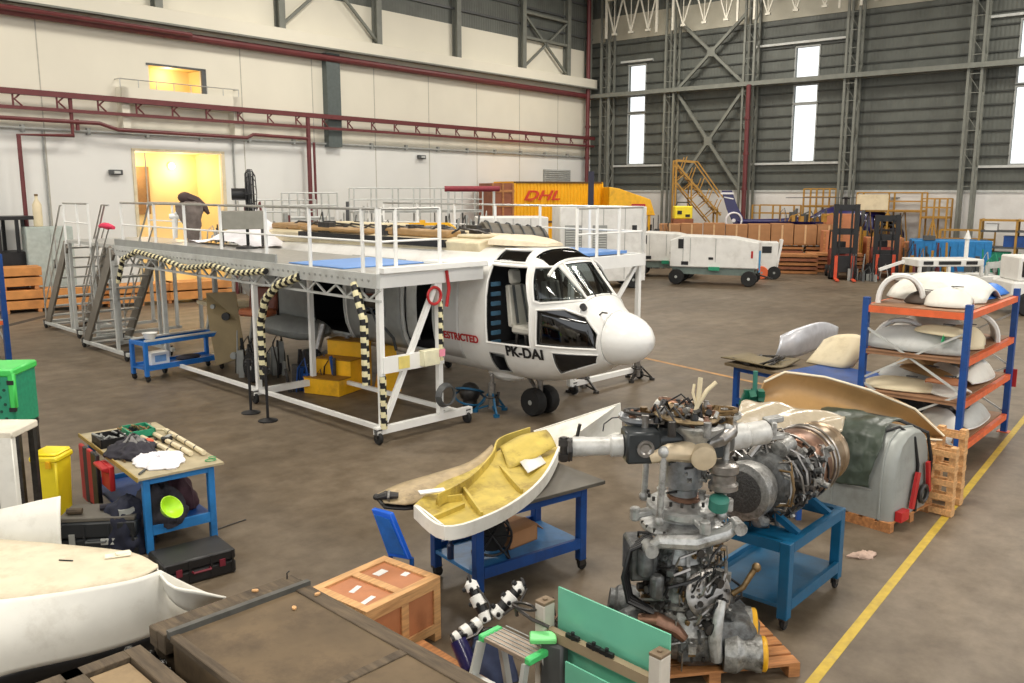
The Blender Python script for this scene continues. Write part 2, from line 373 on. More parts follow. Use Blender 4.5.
def area(name, loc, size, power, color, rot=(0, 0, 0), sy=None):
    l = bpy.data.lights.new(name, 'AREA'); l.energy = power; l.color = color; l.size = size
    if sy: l.shape = 'RECTANGLE'; l.size_y = sy
    o = bpy.data.objects.new(name, l); COL.objects.link(o); o.location = loc; o.rotation_euler = rot; return o
def plight(name, loc, power, color, r=.2):
    l = bpy.data.lights.new(name, 'POINT'); l.energy = power; l.color = color; l.shadow_soft_size = r
    o = bpy.data.objects.new(name, l); COL.objects.link(o); o.location = loc; return o
plight('doorway_lamp_light', CN+e1*-30.6+e2*1.5+V(0, 0, 4.9), 75, (1, .84, .62))
plight('doorway_lamp_light', CN+e1*-28.6+e2*1.5+V(0, 0, 4.9), 75, (1, .84, .62))
plight('upper_room_light', CN+e1*-29.4+e2*.7+V(0, 0, 8.7), 25, (1, .82, .58), .1)
# red sprinkler truss and pipes
def wallthing(name, label, cat): return T(name, label, cat, CN, RA)
r = wallthing('pipe_truss', 'long dark red truss of two pipes with diamond webs along the white wall', 'pipe')
mb = M(); mb.bar((-60, -.55, 7.5), (-.4, -.55, 7.0+.35), .2, .2); mb.build('upper_chord', PIPERED, r)
mb = M(); mb.bar((-60, -.55, 6.92), (-.4, -.55, 6.85), .12, .12); mb.build('lower_chord', PIPERED, r)
k = 0
x = -37.5
while x < -1:
    mb = M(); mb.cyl((x, -.55, 6.95), (x, -.55, 7.4), .035, n=6); mb.cyl((x+.3, -.55, 6.95), (x+.05, -.55, 7.18), .03, n=6); mb.cyl((x+.05, -.55, 7.18), (x+.3, -.55, 7.4), .03, n=6)
    mb.build('web', PIPERED, r, smooth=False); x += 1.5; k += 1
r = wallthing('red_pipe', 'dark red pipe tight under the cream crane ledge high on the white wall', 'pipe')
mb = M(); mb.cyl((-60, -.35, 10.3), (-.4, -.35, 10.0), .16, n=10); mb.build('pipe', PIPERED, r)
mb = M(); mb.cyl((-60, -.62, 10.36), (-29, -.62, 10.2), .09, n=8); mb.build('thin_pipe', PIPERED, r)
r = wallthing('red_pipe', 'lower dark red pipe that drops down beside the bulb-lit opening behind the platform', 'pipe')
mb = M(); mb.tube([(-60, -.56, 6.55), (-33, -.56, 6.5), (-32.3, -.56, 6.3), (-26.6, -.56, 6.25), (-26.3, -.56, 6.4), (-23.4, -.56, 6.35)], .075, 8); mb.build('pipe', PIPERED, r)
mb = M(); mb.cyl((-23.35, -.56, .2), (-23.35, -.56, 7.3), .1, n=8); mb.cyl((-23.05, -.56, .2), (-23.05, -.56, 6.2), .06, n=8); mb.build('drop', PIPERED, r)
r = wallthing('red_pipe', 'dark red drop pipe with a stepped elbow, near the black ground machine', 'pipe')
mb = M(); mb.tube([(-34.0, -.5, 7.4), (-34.0, -.5, 6.0), (-35.9, -.5, 5.95), (-35.9, -.5, .3)], .08, 8); mb.build('pipe', PIPERED, r)
mb = M(); mb.cyl((-33.8, -.5, 6.6), (-33.8, -.5, 6.2), .07, n=8); mb.build('valve', PIPERED, r)
r = wallthing('conduit', 'thin pale grey conduit running under the red truss on the white wall', 'pipe')
mb = M(); mb.cyl((-60, -.1, 6.25), (-.3, -.1, 6.15), .06, n=6); mb.build('pipe', GREY, r)
for i in range(16):
    mb = M(); mb.bb((-38+i*2.35, -.17, 6.08), (-37.88+i*2.35, -.005, 6.33)); mb.build('clip', GREY, r, smooth=False)
for x, lb in ((-34.9, 'near the stepped red pipe'), (-27.0, 'beside the yellow-lit opening')):
    r = wallthing('conduit', 'thin vertical grey conduit on the white wall ' + lb, 'pipe')
    mb = M(); mb.cyl((x, -.06, .5), (x, -.06, 6.2), .035, n=6); mb.build('pipe', GREY, r)
r = wallthing('air_vent', 'small grey louvred vent on the white wall behind the yellow container', 'vent')
mb = M(); mb.bb((-5.1, -.08, 4.35), (-2.3, -.01, 5.3)); mb.build('vent_frame', GREY, r, smooth=False)
mb = M()
for i in range(7): mb.box((-3.7, -.1, 4.45+i*.13), (2.6, .06, .06), (.5, 0, 0))
mb.build('louvre', LGREY, r, smooth=False)
for x, z, lb in ((-32.3, 4.7, 'small dark beacon box on the white wall beside the lit opening'), (-15.7, 5.75, 'small grey floodlight on the white wall under the conduit')):
    r = wallthing('wall_beacon', lb, 'light fitting')
    mb = M(); mb.bb((x-.25, -.22, z-.1), (x+.25, -.02, z+.1)); mb.build('housing', DGREY, r, smooth=False, bevel=.02)
    mb = M(); mb.bb((x-.12, -.28, z-.05), (x+.12, -.22, z+.05)); mb.build('lens', LGREY, r, smooth=False)
# --- the dark clad wall (local x = 0) ---
W1 = [(-4.15, -2.95, 5.7, 8.75), (-4.15, -2.95, 8.95, 9.85), (-4.15, -2.95, 10.2, 11.75)]
W2 = [(-15.15, -13.85, 5.65, 8.7), (-15.15, -13.85, 8.85, 9.75), (-15.15, -13.85, 10.15, 11.8)]
W3 = [(-27.0, -24.9, 5.3, 8.9), (-27.0, -24.9, 9.1, 10.0), (-27.0, -24.9, 10.3, 12)]
WW = W1+W2+W3
mb = M(); mb.bb((0, -60, 0), (.3, 0, 4.0)); room(mb, 'wall_right', CONCW, smooth=False)
mb = M(); mb.bb((-.06, -60, 3.9), (0, 0, 4.02)); room(mb, 'wall_right_trim', LGREY, smooth=False)
mb = M(); wall_holes(mb, 'y', -60, 0, 4.0, 13.4, WW, .18); room(mb, 'wall_right_cladding', CLAD, smooth=False)
mb = M(); mb.bb((-.05, -60, 13.4), (.2, 0, 14.9)); room(mb, 'wall_right_fascia', mat('pale_fascia', (168, 164, 148), .6, 0, .1, 1), smooth=False)
mb = M(); mb.bb((0, -60, 14.9), (.2, 0, 19)); room(mb, 'wall_right_upper', CLAD, smooth=False)
DCL = mat('purlin_dark', (58, 60, 56), .6)
n = 0
for i in range(15):
    z = 4.4+i*.62
    if 9.8 < z < 10.3: continue
    mb = M(); segs = []; p = -60
    for w in sorted({(w[0], w[1]) for w in WW if w[2]-.1 < z < w[3]+.1}): segs.append((p, w[0]-.05)); p = w[1]+.05
    segs.append((p, 0))
    for a, b in segs: mb.bb((-.09, a, z), (0, b, z+.07))
    room(mb, 'trim_%d' % (30+i), DCL, smooth=False)
for i, (y0, y1, zz) in enumerate(((-4.7, -2.4, 11.95), (-5.6, -1.9, 5.5), (-16.6, -11.5, 12.0), (-16.6, -11.5, 5.45), (-28, -23.5, 12.2), (-28, -23.5, 5.1))):
    mb = M(); mb.bb((-.2, y0, zz), (0, y1, zz+.12)); room(mb, 'trim_%d' % (60+i), LGREY, smooth=False)
mb = M(); mb.bb((-.9, -60, 9.92), (-.1, -.1, 9.98)); mb.bb((-.95, -60, 9.86), (-.85, -.1, 10.1)); mb.bb((-.15, -60, 9.86), (0, -.1, 10.1)); room(mb, 'wall_right_beam', MGREY, smooth=False)
for i, w in enumerate(WW):
    nm = 'window_%d' % (i+2)
    mb = M(); y0, y1, z0, z1 = w; t = .07
    for a, b in (((y0-t, z0-t), (y0, z1+t)), ((y1, z0-t), (y1+t, z1+t)), ((y0, z0-t), (y1, z0)), ((y0, z1), (y1, z1+t))):
        mb.bb((-.05, a[0], a[1]), (.2, b[0], b[1]))
    o = room(mb, nm, GREY, smooth=False)
    mb = M(); mb.bb((.08, y0, z0), (.1, y1, z1)); q = mb.build('window_pane', GLASSW, o, smooth=False)
# lattice columns
def column(y, ztop=17, gap=.6, nm='wall_right_column', red=None):
    mb = M(); w = .12
    for dy in (-gap/2, gap/2):
        for dx in (-.15, -.75): mb.bb((dx-w/2, y+dy-w/2, 0), (dx+w/2, y+dy+w/2, ztop))
    z = 4.2; k = 0
    while z < ztop-.9:
        a, b = (-gap/2, gap/2) if k % 2 else (gap/2, -gap/2)
        mb.bar((-.75, y+a, z), (-.75, y+b, z+.9), .025) if k % 2 else None; mb.bar((-.75, y-gap/2, z), (-.75, y+gap/2, z), .04)
        mb.bar((-.15 if k % 2 else -.75, y-gap/2, z), (-.75 if k % 2 else -.15, y-gap/2, z+.9), .04); z += .9; k += 1
    room(mb, nm, MGREY, smooth=False)
for y in (-1.6, -6.3, -11.4, -17.2, -23.2, -29): column(y)
for y, z1, lb in ((-.5, 17, 'tall dark red riser pipe in the corner where the white and dark walls meet'), (-11.6, 9.9, 'dark red riser pipe on the lattice column behind the yellow stairs')):
    r = wallthing('riser_pipe', lb, 'pipe')
    mb = M(); mb.cyl((-1.06, y, .1), (-1.06, y, z1), .13, n=10); mb.build('pipe', PIPERED, r)
    for z in (2, 4, 6, 8): mb = M(); mb.cyl((-1.06, y, z), (-1.06, y, z+.15), .17, n=10); mb.build('coupling', PIPERED, r)
for (ya, yb, za, zb) in ((-6.8, -11, 4.1, 9.7), (-6.8, -11, 10.1, 13.9)):
    mb = M(); mb.bar((-.5, ya, za), (-.5, yb, zb), .16); mb.bar((-.5, ya, zb), (-.5, yb, za), .16); mb.box((-.5, (ya+yb)/2, (za+zb)/2), (.18, .5, .5))
    room(mb, 'wall_right_brace_trim', MGREY, smooth=False)
# roof trusses hanging in front of the dark wall
for bay, (ya, yb) in enumerate(((-2.2, -5.8), (-6.9, -11), (-12, -16.7), (-17.8, -22.8), (-23.8, -28.6))):
    mb = M(); n = 3; L_ = (yb-ya)/n
    for i in range(n):
        y0 = ya+L_*i; y1 = y0+L_; ym = (y0+y1)/2
        mb.bar((-1.6, y0, 15.6), (-1.6, ym, 13.5), .07); mb.bar((-1.6, y1, 15.6), (-1.6, ym, 13.5), .07); mb.bar((-1.6, ym, 15.6), (-1.6, ym, 13.6), .04)
        mb.box((-1.6, ym, 13.5), (.16, .3, .12))
    for y in (ya, yb): mb.bar((-1.6, y, 13.3), (-1.6, y, 16.6), .12)
    mb.bar((-1.6, ya, 15.6), (-1.6, yb, 15.6), .16)
    room(mb, 'roof_truss_beam', mat('pale_truss', (196, 192, 178), .6), smooth=False)
ROOFM = mat('roof_sheet', (196, 192, 184), .6, 0, .05, 1)
mb = M(); mb.bb((-85, -62, 17.2), (.3, .3, 17.4)); room(mb, 'roof', ROOFM, smooth=False)
# floor markings
YLINE = mat('yellow_floor_line', (186, 158, 56), .6, 0, .15, 9, dirt=(150, 130, 70), dirt_amt=.6)
def line(p, q, w, nm, m=YLINE):
    mb = M(); p = Vector(p); q = Vector(q); mb.bar(p+V(0, 0, .001), q+V(0, 0, .001), w, .004); S(mb, nm, m, smooth=False)
a = G(806, 690); b = G(1012, 434); d = (b-a).normalized()
line(a-d*2, b+d*4, .09, 'floor_marking')
OLINE = mat('faded_orange_line', (176, 132, 78), .6, 0, .2, 5, dirt=(130, 110, 85), dirt_amt=.8)
a = G(640, 357); b = G(730, 377); d = (b-a).normalized(); line(a-d*3, b+d*3, .12, 'floor_marking', OLINE)
a = G(736, 366); b = G(640, 352); d = (b-a).normalized()
a = G(22, 322); b = G(62, 312); d = (b-a).normalized(); line(a-d*4, b+d*.6, .3, 'floor_dark_strip', mat('dark_strip_brown', (60, 54, 46), .7))  # flat dark brown strip laid on the floor
a = G(240, 402); b = G(0, 425)
# ---------- light ----------
w = bpy.data.worlds.new('World'); bpy.context.scene.world = w; w.use_nodes = True
bg = w.node_tree.nodes['Background']; bg.inputs[0].default_value = (.96, .98, 1, 1); bg.inputs[1].default_value = 1.7
# daylight comes in through the open hangar side; unseen area lights added under the roof for brightness
for i in range(4):
    for j in range(3):
        p = CN+e1*(-8-i*17)+e2*(-10-j*19)
        area('added_overhead_light', p+V(0, 0, 16.5), 4.0, 2000, (1, .94, .85))
cam = bpy.data.cameras.new('camera'); cam.sensor_width = 36; cam.lens = FPX*36/1024; cam.clip_end = 300
co = bpy.data.objects.new('camera', cam); COL.objects.link(co); co.location = (0, 0, CAMH); co.rotation_euler = (PI/2-PITCH, 0, 0)
sc = bpy.context.scene; sc.camera = co
sc.view_settings.view_transform = 'Standard'; sc.view_settings.look = 'None'; sc.view_settings.gamma = 1; sc.view_settings.use_curve_mapping = False
sc.view_settings.exposure = -0.22
# ================= THE HELICOPTER =================
HN = V(.51, 15.53, 0); HR = -PI/4                    # local x = forward, local y = port side (-starboard)
def HW(s, w, z=0): return HN+V(math.cos(HR), math.sin(HR), 0)*s+V(math.sin(HR), -math.cos(HR), 0)*w+V(0, 0, z)
heli = T('helicopter', 'white helicopter under maintenance with open cockpit door and registration PK-DAI', 'helicopter', HN, HR)
ST = [(-9.2, .9, 1.3, 2.75), (-8, 1.0, .85, 2.9), (-6.5, 1.02, .72, 2.98), (-1, 1.02, .70, 3.04), (0, 1.0, .70, 3.06), (.35, .97, .71, 3.04), (.6, .93, .74, 2.98), (.85, .87, .79, 2.84), (1.1, .79, .86, 2.58), (1.35, .68, .95, 2.33), (1.55, .56, 1.05, 2.17), (1.75, .44, 1.17, 2.05)]
def sec(s):
    s = max(ST[0][0], min(s, ST[-1][0]))
    for i in range(len(ST)-1):
        if s <= ST[i+1][0]:
            a, b = ST[i], ST[i+1]; k = (s-a[0])/(b[0]-a[0]); return [a[j]+(b[j]-a[j])*k for j in (1, 2, 3)]
NE = 2.8
def Wd(s, z):
    a, zb, zt = sec(s); t = abs((z-(zb+zt)/2)/((zt-zb)/2))
    return a*(1-min(t, .999)**NE)**(1/NE)
def ring(s, n=56, sh=0.0, zmin=None):
    a, zb, zt = sec(s); a -= sh; zb += sh; zt -= sh; zc = (zb+zt)/2; hz = (zt-zb)/2; R = []
    for i in range(n):
        t = 2*PI*i/n; c, q = math.cos(t), math.sin(t)
        y = math.copysign(abs(c)**(2/NE), c)*a; z = zc+math.copysign(abs(q)**(2/NE), q)*hz
        if zmin is not None: z = max(z, zmin)
        R.append(V(s, y, z))
    return R
ss = [-9.2, -8.6, -8, -7, -6, -5, -4, -3, -2, -1, -.5, -.1, .1, .35, .5, .6, .72, .85, .97, 1.1, 1.22, 1.35, 1.45, 1.55, 1.65, 1.75]
mb = M(); mb.rings([ring(s) for s in ss]); body = mb.build('fuselage', HELIW, heli)
def cutter(mb):
    o = mb.build('cut', DARKIN, heli, smooth=False); return o
cuts = []
mb = M(); mb.rings([ring(s, 40, .05, 1.12) for s in (-1.25, -.5, 0, .35, .6, .85, 1.1, 1.35, 1.5)]); cuts.append(cutter(mb))
mb = M(); mb.rings([ring(s, 40, .06, 1.0) for s in (-6.9, -5, -3, -1.4)]); cuts.append(cutter(mb))
def sidecut(poly, y0=-1.3, y1=-.28):
    mb = M(); mb.prism([V(s, y0, z) for s, z in poly], V(0, y1-y0, 0)); return cutter(mb)
DOORP = [(-.36, 1.40), (.62, 1.42), (.62, 2.1), (.44, 2.74), (-.36, 2.74)]
SIDEW = [(.55, 2.74), (.86, 2.76), (1.40, 2.24), (.80, 2.17), (.68, 2.2)]
LOWP = [(.72, 1.46), (1.69, 1.46), (1.71, 1.72), (1.5, 1.99), (1.2, 2.10), (.74, 2.06)]
CHINP = [(1.0, 1.37), (1.70, 1.37), (1.64, 1.22), (1.02, .98)]
EYE1 = [(-.36, 2.80), (.36, 2.80), (.30, 2.99), (-.36, 2.99)]
HATCH = [(-.34, .86), (0.0, .88), (.02, 1.22), (-.34, 1.22)]
CABD = [(-2.65, 1.02), (-1.75, 1.02), (-1.75, 2.55), (-2.65, 2.55)]
CABD2 = [(-5.9, 1.02), (-4.6, 1.02), (-4.6, 2.5), (-5.9, 2.5)]
for p in (DOORP, SIDEW, LOWP, CABD, CABD2, EYE1): cuts.append(sidecut(p))
cuts.append(sidecut(HATCH, -1.3, -.5))
for p in (DOORP, SIDEW, LOWP, CABD): cuts.append(sidecut(p, .28, 1.3))
# windscreen: cut through the sloping nose from the front
def front(w, s, dz=0): return V(s, w, sec(s)[2]+dz)
def frontcut(w0, w1, s0=.88, s1=1.37):
    mb = M(); P = [V(s0, w0, 2.80), V(s0, w1, 2.80), V(s1, w1, 2.30), V(s1, w0, 2.30)]; nrm = V(.3, 0, .3)
    mb.prism([p-nrm for p in P], nrm*2); return cutter(mb)
for a, b in ((-.34, .34),): cuts.append(frontcut(a, b))
mb = M(); mb.prism([V(.44, -.6, 3.2), V(.44, .6, 3.2), V(.81, .58, 3.2), V(.81, -.58, 3.2)], V(0, 0, -.45)); cuts.append(cutter(mb))
for c in cuts:
    q = body.modifiers.new('cut', 'BOOLEAN'); q.operation = 'DIFFERENCE'; q.solver = 'EXACT'; q.object = c
dg = bpy.context.evaluated_depsgraph_get(); dg.update()
me = bpy.data.meshes.new_from_object(body.evaluated_get(dg)); body.modifiers.clear(); body.data = me
me.materials.clear(); me.materials.append(HELIW); me.materials.append(DARKIN)
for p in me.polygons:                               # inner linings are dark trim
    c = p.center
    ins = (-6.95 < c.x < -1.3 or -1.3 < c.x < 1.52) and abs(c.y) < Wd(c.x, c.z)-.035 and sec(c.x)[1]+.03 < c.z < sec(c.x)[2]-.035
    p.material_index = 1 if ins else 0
for c in cuts: bpy.data.objects.remove(c)
def spatch(poly4, off, m, name, nu=8, nv=8, side=-1, parent=heli, solid=.006):
    A, B, C_, D_ = poly4
    def fn(u, v):
        s = (A[0]*(1-u)+B[0]*u)*(1-v)+(D_[0]*(1-u)+C_[0]*u)*v; z = (A[1]*(1-u)+B[1]*u)*(1-v)+(D_[1]*(1-u)+C_[1]*u)*v
        return V(s, side*(Wd(s, z)+off), z)
    mb = M(); mb.patch(fn, nu, nv); return mb.build(name, m, parent, solid=solid)
SMOKE = glassmat('dark_smoked_glazing', (.05, .055, .06), .1)
for side in (-1, 1):
    spatch([(.72, 1.46), (1.69, 1.46), (1.6, 1.9), (.74, 2.06)], -.02, SMOKE, 'lower_window', side=side)
    spatch([(.74, 2.05), (1.6, 1.89), (1.5, 1.99), (1.2, 2.10)], -.02, SMOKE, 'lower_window', side=side)
    spatch([(.55, 2.74), (.86, 2.76), (1.39, 2.24), (.72, 2.18)], -.02, GLASSC, 'side_window', side=side)
spatch([(1.0, 1.37), (1.70, 1.37), (1.64, 1.22), (1.02, .98)], .006, mat('black_glazing', (20, 21, 23), .12, 0, .1, 4), 'chin_window')
spatch([(-.36, 2.80), (.36, 2.80), (.30, 2.99), (-.36, 2.99)], -.03, SMOKE, 'eyebrow_window')
def fpatch(w0, w1, s0, s1, m, name, off=-.03):
    mb = M(); mb.patch(lambda u, v: V(s0+(s1-s0)*v, w0+(w1-w0)*u, min(sec(s0+(s1-s0)*v)[2]+off, 9)), 4, 6); return mb.build(name, m, heli, solid=.006)
def nz(s, y):   # roof height at s, y
    a, zb, zt = sec(s); return (zb+zt)/2+(zt-zb)/2*(1-min(abs(y)/a, .98)**NE)**(1/NE)
def npatch(w0, w1, s0, s1, m, name, off=-.02):
    mb = M(); mb.patch(lambda u, v: V(s0+(s1-s0)*v, w0+(w1-w0)*u, nz(s0+(s1-s0)*v, w0+(w1-w0)*u)+off), 6, 8); return mb.build(name, m, heli, solid=.006)
npatch(-.34, .34, .86, 1.39, GLASSC, 'windscreen')
npatch(-.59, .59, .44, .81, SMOKE, 'eyebrow_window', -.015)
def frame(poly, r=.022, off=.004, side=-1, m=HELIW, name='window_frame'):
    pts = []
    for i in range(len(poly)):
        a, b = poly[i], poly[(i+1) % len(poly)]
        for k in range(5):
            s = a[0]+(b[0]-a[0])*k/5; z = a[1]+(b[1]-a[1])*k/5; pts.append(V(s, side*(Wd(s, z)+off), z))
    pts.append(pts[0]); mb = M(); mb.tube(pts, r, 6); return mb.build(name, m, heli)
for p in (LOWP, SIDEW, DOORP, EYE1): frame(p)
frame(CHINP, .014); frame(HATCH, .01, m=GREY); frame(CABD, .03, m=LGREY, name='cabin_door_frame'); frame(CABD2, .03, m=LGREY, name='cabin_door_frame')
# cockpit: seats, console, floor
def seat(x, y, lab):
    mb = M(); mb.box((x+.05, y, 1.62), (.5, .46, .14)); q = mb.build('seat', SEATM, heli, bevel=.04, label=lab)
    mb = M(); mb.rings([[V(x-.2-.12*k+dx, y+dy*(1-.18*k), 1.66+.72*k) for dx, dy in ((-.07, -.22), (.06, -.25), (.03, 0), (.06, .25), (-.07, .22))] for k in (0, .25, .5, .75, 1)]); mb.build('backrest', SEATM, q, bevel=.02)
    mb = M(); mb.box((x-.33, y, 2.52), (.1, .27, .26), (0, -.15, 0)); mb.build('headrest', SEATM, q, bevel=.04)
    mb = M(); mb.bar((x-.1, y-.2, 1.12), (x-.05, y-.2, 1.56), .05); mb.bar((x-.1, y+.2, 1.12), (x-.05, y+.2, 1.56), .05); mb.bar((x+.2, y-.2, 1.12), (x+.15, y-.2, 1.56), .05); mb.build('seat_frame', DSTEEL, q)
    mb = M(); mb.bar((x-.12, y-.12, 1.72), (x-.26, y-.1, 2.38), .05, .015); mb.bar((x-.12, y+.12, 1.72), (x-.26, y+.1, 2.38), .05, .015); mb.build('harness', DGREY, q)
seat(.12, -.45, 'pale grey pilot seat in the open doorway'); seat(.12, .45, 'pale grey pilot seat behind')
mb = M(); mb.box((1.12, 0, 1.8), (.35, 1.05, .5), (0, .35, 0)); mb.box((.55, 0, 1.5), (.8, .3, .5)); cons = mb.build('instrument_console', DARKIN, heli, bevel=.03)
mb = M()
for i in range(5): mb.cyl((.935, -.4+.2*i, 1.92), (.925, -.4+.2*i, 1.925), .06, n=12)
mb.build('gauge', GREY, cons)
mb = M(); mb.prism([(-1.2, -.8, 1.13), (.55, -.75, 1.13), (1.15, -.5, 1.13), (1.15, .5, 1.13), (.55, .75, 1.13), (-1.2, .8, 1.13)], (0, 0, .03)); mb.build('cockpit_floor', DGREY, heli, smooth=False)
for y in (-.5, .4):
    mb = M(); mb.tube([(.62, y, 1.15), (.6, y, 1.5), (.55, y, 1.7)], .015); mb.ball((.55, y, 1.72), .03); mb.build('control_stick', BLACK, heli)
mb = M()
for i in range(7): mb.bb((-.34, -.9, 1.35+i*.17), (-.30, -.7, 1.42+i*.17))
mb.build('door_fitting', mat('door_blue_grey', (60, 96, 120), .5), heli, smooth=False)
# radome
RC = 1.61
mb = M(); mb.lathe([(.445, 0), (.452, .03), (.44, .14), (.41, .27), (.35, .42), (.27, .54), (.17, .63), (.07, .67), (.004, .68)], (1.74, 0, RC), (1, 0, 0), 32); mb.build('radome', RADW, heli)
mb = M(); mb.torus((1.75, 0, RC), .447, .007, (1, 0, 0), 32, 4); mb.build('radome_seam', GREY, heli)
# small details on nose
mb = M(); mb.cyl((1.45, -.52, 2.12), (1.47, -.58, 2.16), .055); mb.build('nose_port', BLACK, heli)
mb = M(); mb.tube([(1.62, -.35, 2.0), (1.75, -.42, 2.07), (1.85, -.42, 2.07)], .014); mb.build('pitot_tube', DSTEEL, heli)
for k, y in enumerate((-.37, .37)):
    mb = M(); mb.tube([V(.84+.56*i/6, y, nz(.84+.56*i/6, y)+.005) for i in range(7)], .022, 6); mb.build('windscreen_post', HELIW, heli)
mb = M(); mb.tube([V(.83, y/10, nz(.83, y/10)+.008) for y in range(-7, 8)], .03, 6); mb.build('windscreen_header', HELIW, heli)
mb = M(); mb.tube([V(1.4, y/10, nz(1.4, y/10)+.004) for y in range(-6, 7)], .018, 6); mb.build('windscreen_sill', HELIW, heli)
for y in (-.2, .2):
    mb = M(); mb.tube([(1.43, y, nz(1.43, y)+.03), (1.2, y+.04, nz(1.2, y)+.04), (1.02, y+.06, nz(1.02, y)+.03)], .01, 5); mb.build('wiper', BLACK, heli)
# belly fairing + nose gear
mb = M(); mb.ball((-.55, -.3, .72), .3, 14, 0, (1.5, .7, .45)); mb.build('belly_fairing', HELIW, heli)
gear = M(); gear.cyl((0, 0, .3), (0, 0, .95), .055); gear.cyl((0, 0, .62), (0, 0, .92), .08); gear.bar((0, 0, .35), (-.45, 0, .8), .05); gear.cyl((0, -.22, .26), (0, .22, .26), .045)
ng = gear.build('nose_gear_strut', STEEL, heli)
for y in (-.17, .17):
    mb = M(); wheel(mb, (0, y, .255), .255, .2, (0, 1, 0)); mb.build('nose_wheel', [RUBBER, GREY], ng)
for side in (-1, 1):
    mb = M(); mb.cyl((-5.3, side*1.35, .4), (-5.3, side*1.1, 1.2), .08); mb.bar((-5.3, side*1.3, .5), (-4.5, side*1.0, 1.0), .07); mg = mb.build('main_gear_strut', STEEL, heli)
    mb = M(); wheel(mb, (-5.3, side*1.42, .36), .36, .26, (0, 1, 0)); mb.build('main_wheel', [RUBBER, GREY], mg)
mb = M(); mb.rings([[V(-6.6+dx*k, -1.05-.5*math.cos(a)*k2, 1.0+.24*math.sin(a)*k2) for a in [i*PI/6 for i in range(12)]] for dx, k, k2 in ((-1.3, 1, .1), (-1.1, 1, .6), (-.6, 1, 1), (.6, 1, 1), (1.1, 1, .6), (1.3, 1, .1))]); mb.build('sponson', GREY, heli)
# cabin sliding door and fuselage side panels
spatch([(-1.68, 1.0), (-1.05, 1.0), (-1.05, 2.6), (-1.68, 2.6)], .012, mat('cabin_side_grey', (206, 206, 204), .4, 0, .04, 3), 'cabin_panel')
spatch([(-2.62, 1.2), (-2.3, 1.2), (-2.3, 2.35), (-2.62, 2.35)], -.05, LGREY, 'cabin_door_panel')
spatch([(-4.5, .95), (-2.72, .95), (-2.72, 2.7), (-4.5, 2.7)], .012, GREY, 'cabin_panel', 12, 12)
spatch([(-7.8, 1.1), (-6.0, 1.1), (-6.0, 2.6), (-7.8, 2.6)], .012, GREY, 'cabin_panel', 12, 12)
frame([(-3.9, 1.55), (-3.2, 1.55), (-3.2, 2.15), (-3.9, 2.15)], .02, .02, m=GREY, name='cabin_window_frame')
spatch([(-3.9, 1.55), (-3.2, 1.55), (-3.2, 2.15), (-3.9, 2.15)], .02, SMOKE, 'cabin_window')
mb = M()
for i in range(12): s = -1.0+i*.05; 
mb.bar((-1.55, -1.045, 1.9), (-1.55, -1.045, 1.75), .05, .02); mb.build('door_handle', BLACK, heli)
mb = M(); mb.tube([(-3.3, -1.05, .95), (-3.25, -1.2, 1.25), (-3.0, -1.22, 1.4), (-2.8, -1.15, 1.2), (-2.85, -1.05, .95)], .03); mb.tube([(-3.9, -1.04, 1.3), (-3.8, -1.15, 1.6), (-3.5, -1.15, 1.7), (-3.35, -1.1, 1.35)], .025); mb.build('hose', DGREY, heli)
# roof: engine deck, open and messy
mb = M(); mb.rings([[V(x, y, z) for y, z in ((-.62, 2.85), (-.66, 3.08), (-.35, 3.14), (.35, 3.14), (.66, 3.08), (.62, 2.85))] for x in (-8.6, -7, -4, -1.6, -.9)]); mb.build('engine_deck', CREAM, heli, bevel=.02)
mb = M(); mb.rings([[V(x, y*k, 3.05+z*k) for y, z in ((-.5, 0), (-.45, .1), (-.2, .16), (.2, .16), (.45, .1), (.5, 0))] for x, k in ((-.85, 1), (-.4, 1), (0, .8), (.35, .4))]); mb.build('roof_fairing', mat('roof_cream', (222, 208, 180), .5), heli)
for i, (x0, x1, y0, y1, z0, z1, m_) in enumerate(((-3.9, -1.9, -.52, -.16, 3.12, 3.26, TAN), (-4.0, -2.0, .1, .5, 3.12, 3.24, CREAM), (-6.9, -4.3, -.6, -.25, 3.12, 3.22, TAN), (-6.8, -4.4, .2, .6, 3.12, 3.3, CREAM), (-8.3, -7.1, -.5, .5, 3.12, 3.25, TAN), (-1.8, -1.1, -.4, .4, 3.13, 3.2, CREAM))):
    mb = M(); mb.bb((x0, y0, z0), (x1, y1, z1)); mb.build('deck_panel', m_, heli, bevel=.03)
random.seed(3)
mb = M()
for i in range(26):
    x = random.uniform(-7.8, -1.4); y = random.uniform(-.55, .55); h = random.uniform(.06, .22); r = random.uniform(.04, .1)
    if i % 2: mb.cyl((x, y, 3.1), (x, y, 3.14+h), r, n=8)
    else: mb.bb((x-r*2, y-r, 3.1), (x+r*2, y+r, 3.12+h))
mb.build('deck_fitting', DSTEEL, heli, smooth=False)
mb = M()
for i in range(9):
    x = -7.6+i*.7; mb.tube([(x, -.5, 3.14), (x+.2, -.3, 3.3), (x+.5, -.1, 3.26), (x+.7, .2, 3.14)], .022, 5)
mb.build('deck_pipe', DSTEEL, heli)
mb = M(); mb.bb((-6.8, -.7, 2.96), (-1.8, -.62, 3.1)); mb.bb((-5.8, .3, 3.1), (-2.4, .55, 3.16)); mb.build('deck_edge', BLACK, heli, smooth=False)
# lettering
def sidepos(s0, z0, mirror=False):
    return lambda v: V(s0+v.x, -(Wd(s0+v.x, z0+v.y)+.022+v.z), z0+v.y)
put_text(heli, 'PK-DAI', .245, sidepos(.47, 1.30), BLACK, 'registration_lettering', bold=.008)
put_text(heli, 'RESTRICTED', .185, sidepos(-1.07, 1.41), RED, 'warning_lettering', bold=.006)
